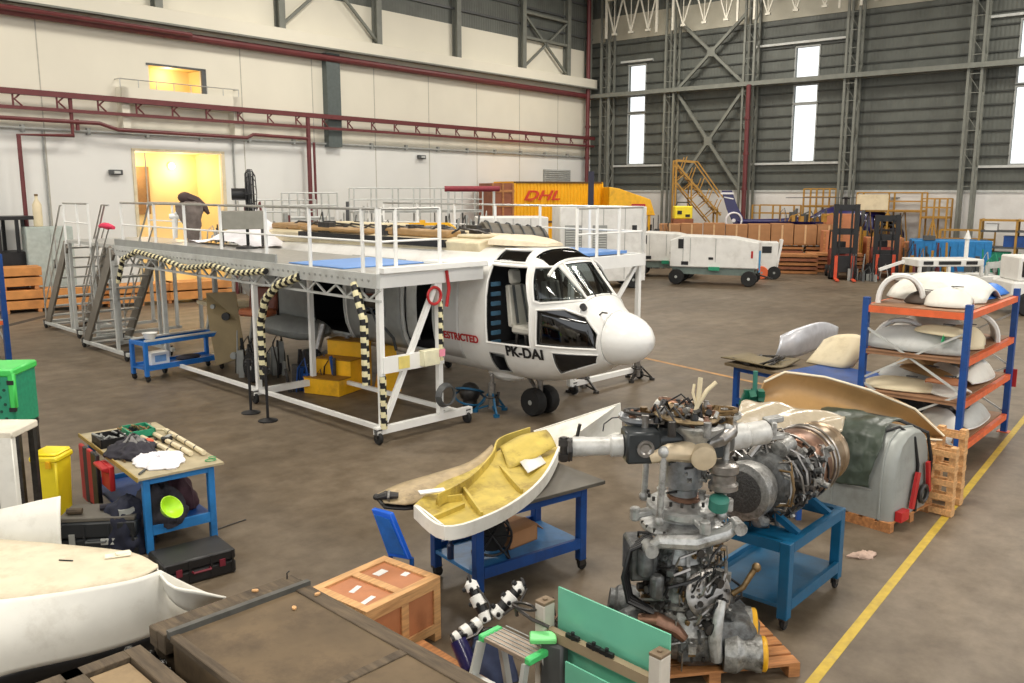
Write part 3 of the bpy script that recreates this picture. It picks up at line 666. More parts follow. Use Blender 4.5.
# jacks and ground equipment beside the helicopter
def jack(loc, rz, label, col, h=.62):
    r = T('aircraft_jack', label, 'jack', loc, rz, 'jacks under the helicopter')
    mb = M(); mb.cyl((0, 0, .08), (0, 0, h*.8), .07); mb.cyl((0, 0, h*.8), (0, 0, h), .04); mb.ball((0, 0, h), .045); mb.build('ram', STEEL, r)
    for i in range(3):
        a = i*2*PI/3+.5; p = (math.cos(a)*.32, math.sin(a)*.32, .05)
        mb = M(); mb.bar(p, (0, 0, h*.62), .035); mb.bar(p, (0, 0, .16), .03); mb.cyl((p[0], p[1], 0), (p[0], p[1], .05), .06); mb.build('leg', col, r)
    mb = M(); mb.torus((0, 0, h*.45), .12, .02); mb.cyl((.09, 0, .12), (.13, .02, h*.55), .03); mb.build('pump', DSTEEL, r)
jack(G(492, 413), .3, 'blue-legged jack with round hub under the cockpit, beside the nose wheels', TEAL, .7)
jack(G(583, 391), .9, 'small dark jack on the far side of the nose wheels', DSTEEL, .6)
jack(G(637, 380), 1.6, 'small dark jack under the white radome', DSTEEL, .6)
r = T('gas_bottle_trolley', 'round dark servicing unit with blue hoses on the floor by the nose wheels', 'trolley', G(470, 408), .2)
mb = M(); mb.ball((0, 0, .3), .2, 12); mb.cyl((0, 0, 0), (0, 0, .25), .14); mb.build('body', DSTEEL, r)
mb = M(); mb.torus((0, 0, .34), .26, .02, (.2, .3, 1)); mb.torus((0, 0, .2), .28, .02, (.1, -.3, 1)); mb.build('hose', TEAL, r)
# ================= DOCKS (access platforms) =================
STRIPE = [BLACK, mat('pale_cream_stripe', (222, 214, 172), .7)]
def striped(r, pts, rad=.055):
    P = [Vector(p) for p in pts]; fine = []
    for a, b in zip(P, P[1:]):
        n = max(1, int((b-a).length/.045))
        fine += [a+(b-a)*i/n for i in range(n)]
    fine.append(P[-1]); mb = M(); mb.tube(fine, rad, 8, mf=lambda j, i: ((j+i//2) // 2) % 2)
    return mb.build('striped_foam_guard', STRIPE, r)
WP = mat('white_tube_paint', (236, 236, 232), .4, 0, .03, 4)
def rail_run(r, pts, z0=2.72, z1=3.72, m=WP, posts=None):
    pts = [Vector(p) for p in pts]
    for z, rr in ((z1, .026), (z0+.5, .02)):
        mb = M(); mb.tube([p+V(0, 0, z) for p in pts], rr, 6); mb.build('top_rail' if z == z1 else 'mid_rail', m if z < z1 else ALU, r)
    for p in (posts or pts):
        p = Vector(p); mb = M(); mb.cyl(p+V(0, 0, z0-.1), p+V(0, 0, z1), .032, n=8); mb.build('post', m, r)
dock = T('maintenance_platform', 'white wheeled maintenance platform with railings alongside the helicopter cabin', 'platform', HN, HR)
# local coords: (s, -w)
def dk(s, w, z): return V(s, -w, z)
mb = M(); mb.bb((-10.7, -3.2, 2.66), (-.5, -1.12, 2.72)); deck = mb.build('deck', ALU, dock, smooth=False)
mb = M(); mb.bb((-10.7, -3.27, 2.5), (-.4, -3.2, 2.73)); mb.build('edge_beam', LGREY, dock, smooth=False)
mb = M(); mb.bb((-10.7, -3.25, 2.73), (-3.4, -3.22, 2.88)); mb.build('kick_plate', GREY, dock, smooth=False)
mb = M()
for i in range(17): mb.bar((-10.6+i*.6, -3.2, 2.48), (-10.3+i*.6, -3.2, 2.3), .03); mb.bar((-10.3+i*.6, -3.2, 2.3), (-10.0+i*.6, -3.2, 2.48), .03)
mb.bar((-10.6, -3.2, 2.3), (-.4, -3.2, 2.3), .04); mb.build('deck_truss', LGREY, dock, smooth=False)
mb = M(); mb.bb((-.5, -3.2, 2.5), (-.42, -1.0, 2.72)); mb.bb((-.5, -3.2, 2.74), (-.3, -1.0, 2.82)); mb.build('end_beam', WP, dock, smooth=False)
mb = M(); mb.bb((-3.3, -3.05, 2.725), (-1.6, -1.3, 2.74)); mb.build('blue_sheet', BLUESH, dock, smooth=False, label='pale blue sheet laid on the platform deck')
mb = M(); mb.bb((-1.6, -1.35, 2.725), (-.35, -.95, 2.78)); mb.build('flap', WP, dock, smooth=False)
rail_run(dock, [dk(s, 3.2, 0) for s in (-.45, -.84, -2.35, -3.79, -5.5, -7.05, -8.5, -10.3)])
rail_run(dock, [dk(-.45, 3.15, 0), dk(-.45, 2.85, 0), dk(-.45, 1.95, 0)])
for s0 in (-.5, -4.4, -8.4):
    for w_ in (3.15, 1.95):
        mb = M(); mb.bar(dk(s0, w_, .2), dk(s0, w_, 2.6), .09); mb.build('leg', WP if s0 > -5 else LGREY, dock, smooth=False)
    mb = M(); mb.bar(dk(s0, 3.3, .22), dk(s0, 1.25, .22), .1, .12); mb.build('base_rail', WP, dock, smooth=False)
    for w_ in (3.25, 1.35): caster(dock, dk(s0, w_, 0), .1)
for s0, s1, w_ in ((-.5, -4.4, 3.15), (-4.4, -8.4, 3.15), (-.5, -4.4, 1.55)):
    mb = M(); mb.bar(dk(s0, w_, .24), dk(s1, w_, .24), .07); mb.build('base_rail', WP, dock, smooth=False)
mb = M(); mb.bar(dk(-.5, 3.1, .35), dk(-.5, 2.0, 2.5), .08); mb.build('brace', WP, dock, smooth=False)
mb = M(); mb.bar(dk(-.46, 3.15, 1.27), dk(-.46, 1.9, 1.27), .06, .26); bb_ = mb.build('cross_panel', WP, dock, smooth=False)
mb = M(); mb.box(dk(-.38, 2.25, 1.3), (.14, .34, .26)); q = mb.build('control_box', mat('cream_box', (226, 222, 190), .5), dock, bevel=.01)
mb = M(); mb.box(dk(-.30, 2.05, 1.36), (.01, .12, .12)); mb.build('pink_tag', PINKT, q, smooth=False)
mb = M(); mb.box(dk(-.42, 2.75, 1.28), (.01, .22, .2)); mb.build('yellow_plate', mat('pale_yellow_plate', (226, 208, 120), .5), bb_, smooth=False)
mb = M(); mb.torus(dk(-.42, 2.1, 2.3), .14, .025, (1, 0, 0), 16, 6); mb.tube([dk(-.4, 1.85, 2.7), dk(-.4, 1.8, 2.4), dk(-.4, 1.86, 2.1)], .03); mb.build('red_hose', RED, dock)
mb = M()
for i in range(5): mb.torus(dk(-.42+.02*i, 1.9, .6), .2-.01*i, .016, (1, 0, 0), 14, 5)
mb.build('hanging_cable', DGREY, dock)
striped(dock, [dk(-.45, 3.16, .25), dk(-.45, 3.16, 1.1)]); striped(dock, [dk(-.45, 1.95, 1.2), dk(-.45, 1.95, 2.2)], .045)
striped(dock, [dk(-1.0, 3.26, 2.55), dk(-.85, 3.3, 2.3), dk(-.72, 3.3, 2.0), dk(-.7, 3.3, .95)], .07)
striped(dock, [dk(-2.6, 3.26, 2.55), dk(-3.3, 3.3, 2.35), dk(-3.75, 3.3, 2.05), dk(-3.95, 3.3, 1.6), dk(-3.95, 3.3, .55)], .075)
striped(dock, [dk(-3.6, 3.34, 2.58), dk(-4.6, 3.36, 2.48), dk(-5.6, 3.36, 2.56), dk(-6.8, 3.36, 2.44), dk(-8.0, 3.36, 2.58), dk(-9.2, 3.36, 2.66), dk(-9.9, 3.4, 2.45), dk(-10.2, 3.42, 1.9)], .058)
for i in range(60):
    s0 = -.6-i*.168; mb = M(); mb.cyl(dk(s0, 3.275, 2.62), dk(s0, 3.29, 2.62), .022, n=6); mb.build('bolt', GREY, dock, smooth=False)
def stair(r, s0, w0, w1, ztop, run, m=LGREY, n=9):
    """stair going down toward -s"""
    for w_ in (w0, w1):
        mb = M(); mb.bar(dk(s0, w_, ztop-.05), dk(s0-run, w_, .15),   .06, .3); mb.build('stringer', mat('stringer_taupe', (118, 112, 102), .5, .2, .12, 5), r, smooth=False)
        P = [dk(s0, w_, ztop+1.0), dk(s0-.25, w_, ztop+1.0), dk(s0-run-.1, w_, 1.15), dk(s0-run-.1, w_, .2)]
        mb = M(); mb.tube(P, .024, 6); mb.build('handrail', ALU, r)
        mb = M(); mb.tube([dk(s0, w_, ztop+.5), dk(s0-.1, w_, ztop+.45), dk(s0-run-.1, w_, .7)], .018, 6); mb.build('handrail', ALU, r)
        for k in (.33, .66):
            q = dk(s0-.25-run*k*.9, w_, 0); mb = M(); mb.cyl(q+V(0, 0, ztop*(1-k)), q+V(0, 0, ztop*(1-k)+1.0), .02, n=6); mb.build('baluster', ALU, r)
    for i in range(n):
        k = (i+.6)/n; s_ = s0-run*k; z = ztop*(1-k)
        mb = M(); mb.bb((s_-.13, -max(w0, w1), z), (s_+.13, -min(w0, w1), z+.04)); mb.build('tread', ALU, r, smooth=False)
    mb = M(); mb.bar(dk(s0-run-.3, w0, .17), dk(s0+.6, w0, .17), .08); mb.bar(dk(s0-run-.3, w1, .17), dk(s0+.6, w1, .17), .08); mb.bar(dk(s0-run-.3, w0, .17), dk(s0-run-.3, w1, .17), .08); mb.build('base_frame', LGREY, r, smooth=False)
    for w_ in (w0, w1): caster(r, dk(s0-run-.2, w_, 0), .1); caster(r, dk(s0+.4, w_, 0), .1)
    mb = M(); mb.bar(dk(s0-.05, w0, .2), dk(s0-.05, w0, ztop), .07); mb.bar(dk(s0-.05, w1, .2), dk(s0-.05, w1, ztop), .07); mb.build('upright', m, r, smooth=False)
st = T('platform_stairs', 'steep grey stairs on wheels at the main platform end, behind the blue bench frame', 'stairs', HN, HR)
stair(st, -10.75, 3.3, 2.25, 2.66, 2.15)
tail = T('maintenance_platform', 'short grey platform with its own stairs beyond the end of the main platform', 'platform', HN, HR)
mb = M(); mb.bb((-15.0, -2.9, 2.6), (-11.6, -.6, 2.68)); mb.build('deck', ALU, tail, smooth=False)
rail_run(tail, [dk(s, 2.9, 0) for s in (-15.0, -14.0, -13.2)], 2.66, 3.66); rail_run(tail, [dk(s, .6, 0) for s in (-15.0, -13.4, -11.8)], 2.66, 3.66)
for s0 in (-14.9, -13.3, -11.8):
    for w_ in (2.85, .7):
        mb = M(); mb.bar(dk(s0, w_, .2), dk(s0, w_, 2.6), .08); mb.build('leg', LGREY, tail, smooth=False)
    mb = M(); mb.bar(dk(s0, 2.9, .22), dk(s0, .6, .22), .08); mb.build('base_rail', LGREY, tail, smooth=False)
stair(tail, -15.0, 2.9, 1.8, 2.6, 2.1)
port = T('maintenance_platform', 'white railed platform on the far side of the helicopter nose', 'platform', HN, HR)
mb = M(); mb.bb((-10, 1.3, 2.6), (-.6, 3.7, 2.68)); mb.build('deck', ALU, port, smooth=False)
mb = M(); mb.bb((-.6, 1.3, 2.45), (-.5, 3.75, 2.7)); mb.bb((-10, 3.7, 2.45), (-.5, 3.76, 2.7)); mb.build('edge_beam', WP, port, smooth=False)
rail_run(port, [V(s, 3.7, 0) for s in (-.55, -2, -3.5, -5, -6.5, -8, -9.5)], 2.66, 3.66); rail_run(port, [V(-.55, y, 0) for y in (3.7, 2.9, 2.2, 1.6)], 2.66, 3.66)
for s0 in (-.6, -4.4, -8.4):
    for y in (1.5, 3.65):
        mb = M(); mb.bar((s0, y, .2), (s0, y, 2.6), .09); mb.build('leg', WP, port, smooth=False); caster(port, (s0, y+.1, 0), .1)
    mb = M(); mb.bar((s0, 1.5, .22), (s0, 3.75, .22), .1); mb.build('base_rail', WP, port, smooth=False)
mb = M(); mb.bar((-.6, 3.6, 2.5), (-.6, 2.4, 1.2), .07); mb.bar((-.6, 2.4, 1.2), (-.6, 1.6, .3), .07); mb.build('brace', WP, port, smooth=False)
mb = M(); mb.bb((-2.6, 1.4, 2.7), (-.8, 3.5, 2.76)); mb.build('blue_sheet', BLUESH, port, smooth=False)
# yellow hoist frame on the far platform
r = T('engine_hoist_frame', 'yellow tubular engine cradle standing on the far platform behind the railings', 'hoist', HW(-6.6, -2.4, 2.68), .25)
mb = M(); mb.bar((-.75, 0, .5), (.9, 0, .5), .07); mb.bar((-.75, 0, 0), (-.75, 0, .5), .07); mb.tube([(.9, 0, .5), (1.05, 0, .4), (1.1, 0, 0)], .05); mb.bar((.25, 0, 0), (.25, 0, .6), .13); mb.build('frame', YEL, r, smooth=False)
mb = M(); mb.prism([(0, -.2, 0), (.5, -.2, 0), (.35, -.2, .2), (.15, -.2, .2)], (0, .4, 0)); mb.build('base', YEL, r, smooth=False)
mb = M(); mb.lathe([(.12, 0), (.2, .1), (.2, .5), (.15, .6)], (.4, .1, .25), (1, 0, 0), 14); mb.build('engine', DGREY, r)
mb = M(); mb.bb((-.6, -.25, 0), (-.1, .25, .25)); mb.build('foot', DSTEEL, r, bevel=.02)
random.seed(11)
# assorted parts standing on the far platform
def clutter(name, label, cat, loc, rz, n, sx, sy, h, mats_, seed, group=None):
    random.seed(seed); r = T(name, label, cat, loc, rz, group)
    for k, m_ in enumerate(mats_):
        for i in range(n):
            mb = M(); x = random.uniform(-sx, sx); y = random.uniform(-sy, sy); hh = random.uniform(.3, 1)*h; q = random.uniform(.03, .09)*max(sx, .5)
            t = random.random()
            if t < .4: mb.cyl((x, y, 0), (x+random.uniform(-.1, .1), y, hh), q, q*random.uniform(.5, 1), 8)
            elif t < .7: mb.box((x, y, hh*.35), (q*3, q*3, hh*.7), (0, 0, random.uniform(0, 1)))
            else: mb.tube([(x, y, 0), (x+q, y, hh*.7), (x+q*4, y+q, hh), (x+q*6, y, hh*.4), (x+q*6, y, 0)], q*.4, 6)
            mb.build(('block', 'pipe', 'bracket', 'cover')[k % 4] if t < .7 else 'bent_tube', m_, r, smooth=True)
    return r
clutter('dismantled_mechanism', 'dismantled mechanism with tangled tubes on the far platform, before the yellow cradle', 'machine part', HW(-8.3, -2.2, 2.68), 0, 9, .5, .5, .7, [GREY, DSTEEL], 5)
clutter('dismantled_mechanism', 'dark dismantled mechanism on the far platform between the yellow cradle and cockpit', 'machine part', HW(-5.0, -2.4, 2.68), 0, 12, .5, .4, .75, [DSTEEL, DGREY, GREY], 8)
r = T('engine_cowl', 'grey ribbed cowling shell resting on the far platform next to the cockpit roof', 'cowling', HW(-3.3, -2.5, 2.68), .6)
mb = M(); mb.patch(lambda u, v: V(-.8+1.6*u, -.4+.8*v, .1+.55*math.sin(PI*min(1, v+.15))*(1-.3*u)), 12, 8); mb.build('shell', mat('olive_grey_shell', (110, 104, 92), .6), r, solid=.03)
for i in range(6):
    mb = M(); mb.tube([V(-.7+.28*i, -.42+.84*k/8, .12+.58*math.sin(PI*min(1, k/8+.15))*(1-.3*(.1+.17*i))) for k in range(9)], .02, 5); mb.build('rib', DGREY, r)
# white cloth-covered rotor gear at the tail end of the roof
r = T('cloth_cover', 'white sheet draped like a tent over the tail end of the helicopter roof', 'cover', HW(-9.0, .6, 2.74), HR)
def tent(u, v):
    x = -1.6+3.2*u; y = -.9+1.8*v; p = max(0, 1-abs(x-.1)/1.5)**1.3*max(0, 1-abs(y)/.95)**.7
    return V(x, y, .02+.8*p+.04*math.sin(9*u+7*v)*p)
mb = M(); mb.patch(tent, 40, 30); crumple(mb.build('sheet', CLOTH, r), .14, .35, 0)
r = T('draped_stand', 'stand draped in grey cloth with a dark hooded top, before the yellow-lit opening', 'equipment', HW(-11.6, .9, 2.68), 0)
mb = M(); mb.rings([[V(math.cos(a)*rx*(1+.12*math.sin(5*a+z*4)), math.sin(a)*rx*.8*(1+.12*math.cos(4*a)), z) for a in [i*PI/8 for i in range(16)]] for z, rx in ((.0, .14), (.3, .18), (.55, .25), (.8, .34), (.95, .36), (1.05, .2))]); crumple(mb.build('cloth', GCLOTH, r), .12, .2, 2)
mb = M(); mb.ball((-.14, 0, 1.14), .17, 12, 0, (1.15, .85, .85)); mb.tube([(-.1, 0, 1.15), (.15, 0, 1.07), (.34, 0, .9), (.45, 0, .72)], [.13, .11, .09, .04]); mb.build('hood', mat('brown_black_cloth', (66, 50, 48), .7), r)
mb = M(); mb.tube([(-.5, .1, .1), (-.45, .1, .7), (-.3, .1, .85)], .06); mb.cyl((-.6, .1, .65), (-.3, .1, .65), .07); mb.build('arm', WP, r)
clutter('dismantled_mechanism', 'dark mechanism with a ring on the tail platform beside the draped stand', 'machine part', HW(-10.6, .5, 2.68), 0, 10, .45, .3, .5, [DSTEEL, GREY], 21)
# fan on a stand
r = T('pedestal_fan', 'large black pedestal fan seen edge-on above the platform', 'fan', HW(-7.6, 1.5, 2.72), .28)
mb = M(); mb.cyl((0, 0, 0), (0, 0, .95), .035); mb.lathe([(.28, 0), (.26, .04), (.04, .07)]); mb.build('stand', BLACK, r)
mb = M()
for k in range(4): mb.torus((.02+.05*k, 0, 1.2), .55-.1*abs(k-1.5)/1.5, .022, (1, 0, 0), 24, 5)
for k in range(16):
    a = k*PI/8; mb.tube([(.0, 0, 1.2), (.0, math.cos(a)*.45, 1.2+math.sin(a)*.45), (.06, math.cos(a)*.54, 1.2+math.sin(a)*.54), (.15, math.cos(a)*.54, 1.2+math.sin(a)*.54), (.22, math.cos(a)*.4, 1.2+math.sin(a)*.4), (.24, 0, 1.2)], .008, 4)
mb.build('guard', BLACK, r)
for k in range(4):
    a = k*PI/2+.4; mb = M(); mb.box((.11, math.cos(a)*.28, 1.2+math.sin(a)*.28), (.05, .22, .5), (a-PI/2, .0, 0)); mb.build('blade', DGREY, r, smooth=False)
mb = M(); mb.cyl((-.3, 0, 1.2), (.08, 0, 1.2), .13); mb.build('motor', BLACK, r)
r = T('grey_panel_box', 'flat grey cabinet standing behind the platform railing under the fan', 'cabinet', HW(-7.25, 1.5, 3.16), .25)
mb = M(); mb.bb((-.75, -.12, 0), (.2, .12, .4)); mb.build('body', mat('warm_grey_box', (136, 134, 124), .5), r, bevel=.01)
for x in (-.7, .15):
    mb = M(); mb.bb((x-.03, -.1, -.38), (x+.03, .1, 0)); mb.build('leg', DSTEEL, r, smooth=False)
# ================= UNDER AND AROUND THE PLATFORM =================
# wheeled blue bench frame
def legs_table(r, L_, Wd_, h, m, lw=.08, top=None, shelf=None, shelf_m=None, castr=True):
    for x in (lw/2, L_-lw/2):
        for y in (lw/2, Wd_-lw/2):
            mb = M(); mb.bb((x-lw/2, y-lw/2, .12 if castr else 0), (x+lw/2, y+lw/2, h)); mb.build('leg', m, r, smooth=False, bevel=.006)
            if castr: caster(r, (x, y, 0), .055, .13)
    for a, b in (((lw, 0, h-lw), (L_-lw, lw*.8, h)), ((lw, Wd_-lw*.8, h-lw), (L_-lw, Wd_, h)), ((0, lw, h-lw), (lw*.8, Wd_-lw, h)), ((L_-lw*.8, lw, h-lw), (L_, Wd_-lw, h))):
        mb = M(); mb.bb(a, b); mb.build('apron', m, r, smooth=False)
    if shelf:
        mb = M(); mb.bb((.01, .01, shelf-.04), (L_-.01, Wd_-.01, shelf)); mb.build('shelf', shelf_m or m, r, smooth=False, bevel=.004)
        for a, b in (((lw, 0, shelf-.06), (L_-lw, .04, shelf+.05)), ((lw, Wd_-.04, shelf-.06), (L_-lw, Wd_, shelf+.05))):
            mb = M(); mb.bb(a, b); mb.build('shelf_rail', m, r, smooth=False)
def pose(p, q):
    d = Vector(q)-Vector(p); return math.atan2(d.y, d.x), d.length
a, b = G(147, 383), G(224, 369); rz, L_ = pose(a, b)
r = T('bench_frame', 'low blue steel bench frame on the floor below the platform stairs', 'bench', a, rz)
legs_table(r, L_, .62, .86, mat('bench_bright_blue', (34, 108, 186), .42, 0, .12, 5, dirt=(30, 60, 100), dirt_amt=.5), .08, shelf=.3)
mb = M(); mb.bb((.05, 0, .86), (L_-.05, .1, .89)); mb.bb((.05, .52, .86), (L_-.05, .62, .89)); mb.build('top_strip', LGREY, r, smooth=False)
ry = V(-math.sin(rz), math.cos(rz), 0); rx = V(math.cos(rz), math.sin(rz), 0)
q = T('plastic_tub', 'small white tub on the corner of the blue bench frame', 'tub', a+rx*.25+ry*.2+V(0, 0, .89), rz)
mb = M(); mb.lathe([(.1, 0), (.15, .12), (.16, .13), (.14, .12), (.09, .02)]); mb.build('bowl', WHITE, q)
q = T('parts_carton', 'white carton with a blue label on the bench frame shelf below the stairs', 'box', a+rx*.28+ry*.25+V(0, 0, .3), rz)
mb = M(); mb.bb((0, 0, 0), (.42, .3, .26)); mb.build('box', WHITE, q, bevel=.005)
mb = M(); mb.bb((.08, -.008, .06), (.34, 0, .2)); mb.build('label', mat('label_blue', (110, 150, 190), .5), q, smooth=False)
q = T('tool_bag', 'flat black tool bag lying on the bench frame shelf below the stairs', 'bag', a+rx*.95+ry*.15+V(0, 0, .3), rz)
mb = M(); mb.ball((.2, .1, .06), .3, 12, 0, (1, .6, .22)); mb.build('bag', DCLOTH, q)
# leaning tan panel
def panel(name, label, cat, pts, th, m, rim=None):
    pts = [Vector(p) for p in pts]; o = pts[0].copy(); o.z = 0
    r = T(name, label, cat, o, 0); P = [p-o for p in pts]; n = (P[1]-P[0]).cross(P[2]-P[0]).normalized()*th
    mb = M(); mb.prism(P, n); mb.build('panel', m, r, bevel=min(.01, th*.3), smooth=False); return r
Yp = 19.3
r = panel('flat_panel', 'tall tan panel with a round hole leaning under the platform', 'panel', [D(216, 366, Yp), D(246, 357, Yp+.3), D(240, 322, Yp+.5), D(236, 292, Yp+.6), D(206, 293, Yp+.5), D(207, 312, Yp+.3)], .04, mat('tan_board', (150, 132, 96), .6, 0, .12, 3))
o = Vector(r.location); p = D(227, 316, Yp+.3)-o
for pp, rr in ((p, .09), (D(235, 355, Yp+.2)-o, .08), (D(214, 306, Yp+.3)-o, .05)):
    mb = M(); mb.cyl(pp+V(0, -.12, 0), pp+V(0, -.03, 0), rr); mb.build('hole_boss', BLACK if rr > .085 else GREY, r)
# copper-coloured crate tucked under deck
p = D(256, 338, 18.4); p.z = 0
r = T('leather_seat', 'reddish brown padded seat hung up under the platform beside the tan panel', 'seat', V(p.x+.2, p.y, 1.42), HR+.4)
mb = M(); mb.box((0, 0, .33), (.7, .12, .52), (-.15, 0, 0)); mb.build('backrest', mat('brown_leather', (112, 58, 40), .5), r, bevel=.04)
mb = M(); mb.box((0, -.22, .08), (.72, .42, .16)); mb.build('cushion', mat('tan_leather', (160, 92, 58), .45), r, bevel=.05)
mb = M(); mb.bar((-.33, .03, 0), (-.33, .03, .88), .04); mb.bar((.33, .03, 0), (.33, .03, .88), .04); mb.build('seat_frame', DSTEEL, r)
# stanchions
for i, (px, py, hh, lb) in enumerate(((268, 421, .98, 'black belt post nearer the white platform leg'), (251, 413, 1.0, 'black belt post farther from the white platform leg'))):
    r = T('belt_post', lb, 'post', G(px, py), .3, 'belt posts on the floor')
    mb = M(); mb.lathe([(.17, 0), (.17, .02), (.05, .05), (.03, .06)]); mb.build('base', BLACK, r)
    mb = M(); mb.cyl((0, 0, .05), (0, 0, hh-.1), .025); mb.build('pole', BLACK, r)
    mb = M(); mb.cyl((0, 0, hh-.12), (0, 0, hh), .05); mb.cyl((-.06, 0, hh-.06), (.07, 0, hh-.06), .03); mb.build('belt_head', BLACK, r)
# yellow steps
r = T('work_steps', 'yellow three-tread work steps under the platform by the cabin', 'steps', G(304, 393), -.44)
mb = M(); mb.prism([(0, y, z) for y, z in ((0, 0), (1.15, 0), (1.15, .96), (.8, .96), (.8, .64), (.4, .64), (.4, .32), (0, .32))], (.86, 0, 0)); mb.build('body', YEL, r, smooth=False, bevel=.012)
for i, (y, z) in enumerate(((0, .32), (.4, .64), (.8, .96))):
    mb = M(); mb.bb((-.01, y-.01, z), (.87, y+.39, z+.02)); mb.build('tread', mat('dark_step_grip', (150, 106, 24), .7), r, smooth=False)
r = T('work_steps', 'slim yellow wedge stand just behind the striped platform post', 'steps', G(372, 400)+V(0, .6, 0), .3)
mb = M(); mb.prism([(0, 0, 0), (.5, 0, 0), (.4, 0, .95), (.2, 0, .95)], (0, .35, 0)); mb.build('body', YEL, r, smooth=False)
# bundle of blue/black pipes and wheel under cabin
clutter('parts_heap', 'heap of dark and blue hoses under the cabin behind the yellow steps', 'hoses', HW(-4.6, 1.6), 0, 12, .6, .5, .85, [DSTEEL, BLUE2, BLACK], 31)
clutter('parts_heap', 'dark heap of metal parts on the floor behind the belt posts', 'parts', HW(-6.8, 1.8), 0, 12, .6, .5, 1.0, [DSTEEL, BLACK, GREY], 37)
for i, (s_, w_) in enumerate(((-6.1, 2.3),)):
    r = T('spare_wheel', 'black spare wheel standing in the shade behind the belt posts', 'wheel', HW(s_, w_), HR+.5*i)
    mb = M(); wheel(mb, (0, 0, .33), .33, .22, (0, 1, 0)); mb.build('wheel', [RUBBER, GREY], r)
r = T('trestle', 'pale wooden trestle legs crossed under the far part of the platform', 'trestle', HW(-8.8, 1.4), HR)
mb = M()
for x in (-.5, .5): mb.bar((x-.35, -.3, 0), (x+.1, -.3, 1.3), .06); mb.bar((x+.45, -.3, 0), (x, -.3, 1.3), .06); mb.bar((x-.3, .3, 0), (x+.1, .3, 1.3), .06)
mb.build('legs', LGREY, r, smooth=False)
mb = M(); mb.bb((-.9, -.4, 1.3), (.9, .4, 1.38)); mb.build('beam', CREAM, r, smooth=False)

q = T('red_cloth', 'bright pink-red cloth wrapped on the handrail at the head of the main stairs', 'cloth', HW(-10.9, 3.3, 3.15), HR)
mb = M(); mb.tube([(-.5, 0, 0), (-.25, 0, .03), (0, 0, .02), (.35, 0, 0)], [.03, .07, .08, .04], 10); crumple(mb.build('cloth', mat('pink_red_cloth', (214, 50, 86), .7), q), .05, .06, 1)
# ================= FOREGROUND =================
def put(name, label, cat, p, rz=0.0, group=None): return T(name, label, cat, p, rz, group)
def loft(r, name, A, B, bulge, m, nu=20, nv=10, solid=.02, nrm=None, parent=None):
    """curved shell between polylines A and B (world points), bulged along nrm"""
    o = r.location; R = Matrix.Rotation(-r.rotation_euler.z, 3, 'Z')
    A = [R@(Vector(p)-o) for p in A]; B = [R@(Vector(p)-o) for p in B]
    def on(P, u):
        k = min(int(u*(len(P)-1)), len(P)-2); t = u*(len(P)-1)-k
        p0 = P[max(k-1, 0)]; p1 = P[k]; p2 = P[k+1]; p3 = P[min(k+2, len(P)-1)]
        return .5*((2*p1)+(p2-p0)*t+(2*p0-5*p1+4*p2-p3)*t*t+(3*p1-p0-3*p2+p3)*t**3)
    nv_ = Vector(nrm or (0, 0, 1))
    def fn(u, v):
        b = bulge(u, v) if callable(bulge) else bulge*math.sin(PI*v)
        return on(A, u)*(1-v)+on(B, u)*v+nv_*b
    mb = M(); mb.patch(fn, nu, nv); return mb.build(name, m, parent or r, solid=solid)
# ---- workbench with fairing ----
bo, bx = V(-.34, 8.02, 0), V(.80, .60, 0).normalized(); brz = math.atan2(bx.y, bx.x); by = V(-bx.y, bx.x, 0)
bench = put('workbench', 'blue steel workbench with dark top and shelf carrying the yellow-lined fairing', 'workbench', bo, brz)
legs_table(bench, 1.42, .86, .93, BLUE2, .09, shelf=.32, shelf_m=mat('worn_blue_shelf', (52, 120, 178), .4, 0, .15, 5, dirt=(40, 80, 120), dirt_amt=.6))
mb = M(); mb.bb((-.12, -.06, .93), (1.62, .92, .97)); mb.build('tabletop', mat('dark_grey_ply', (88, 84, 76), .5, 0, .2, 4, dirt=(50, 46, 40), dirt_amt=.6), bench, smooth=False, bevel=.004)
fz = 1.06
fair = put('fairing', 'long white fairing opened like a tray with yellow-green ribs inside', 'fairing', V(bo.x, bo.y, .97), brz)
near = [G(415, 508, fz), G(445, 529, fz), G(492, 516, fz), G(528, 494, fz), G(548, 472, fz+.04), G(560, 447, fz+.08)]
far = [G(414, 505, fz), G(440, 484, fz+.02), G(472, 470, fz+.06), G(500, 450, fz+.1), G(525, 438, fz+.14), G(548, 432, fz+.18)]
loft(fair, 'inner_skin', near, far, lambda u, v: -.07*math.sin(PI*v)*min(1, 5*u+.3), YRIB, 26, 12, .012)
# raised yellow side walls and ribs
R_ = Matrix.Rotation(-brz, 3, 'Z'); FL = lambda p: R_@(Vector(p)-fair.location)
def smoothline(P, k=5):
    if len(P) < 3: return P
    out = []
    for i in range(len(P)-1):
        p0 = P[max(i-1, 0)]; p1 = P[i]; p2 = P[i+1]; p3 = P[min(i+2, len(P)-1)]
        for j in range(k):
            t = j/k; out.append(.5*((2*p1)+(p2-p0)*t+(2*p0-5*p1+4*p2-p3)*t*t+(3*p1-p0-3*p2+p3)*t**3))
    return out+[P[-1]]
def ribw(P, h, th, m, nm, pr=None):
    P = smoothline([FL(p) for p in P]); mb = M(); up = V(0, 0, h); vs = []
    n = len(P)
    for i, p in enumerate(P):
        d = (P[min(i+1, n-1)]-P[max(i-1, 0)]); s_ = V(-d.y, d.x, 0).normalized()*th/2
        vs.append([p-s_, p+s_, p+s_+up, p-s_+up])
    mb.rings(vs); return mb.build(nm, m, pr or fair, bevel=.003)
ribw([p-V(0, 0, .1) for p in near], .13, .03, WHITEC, 'rim')
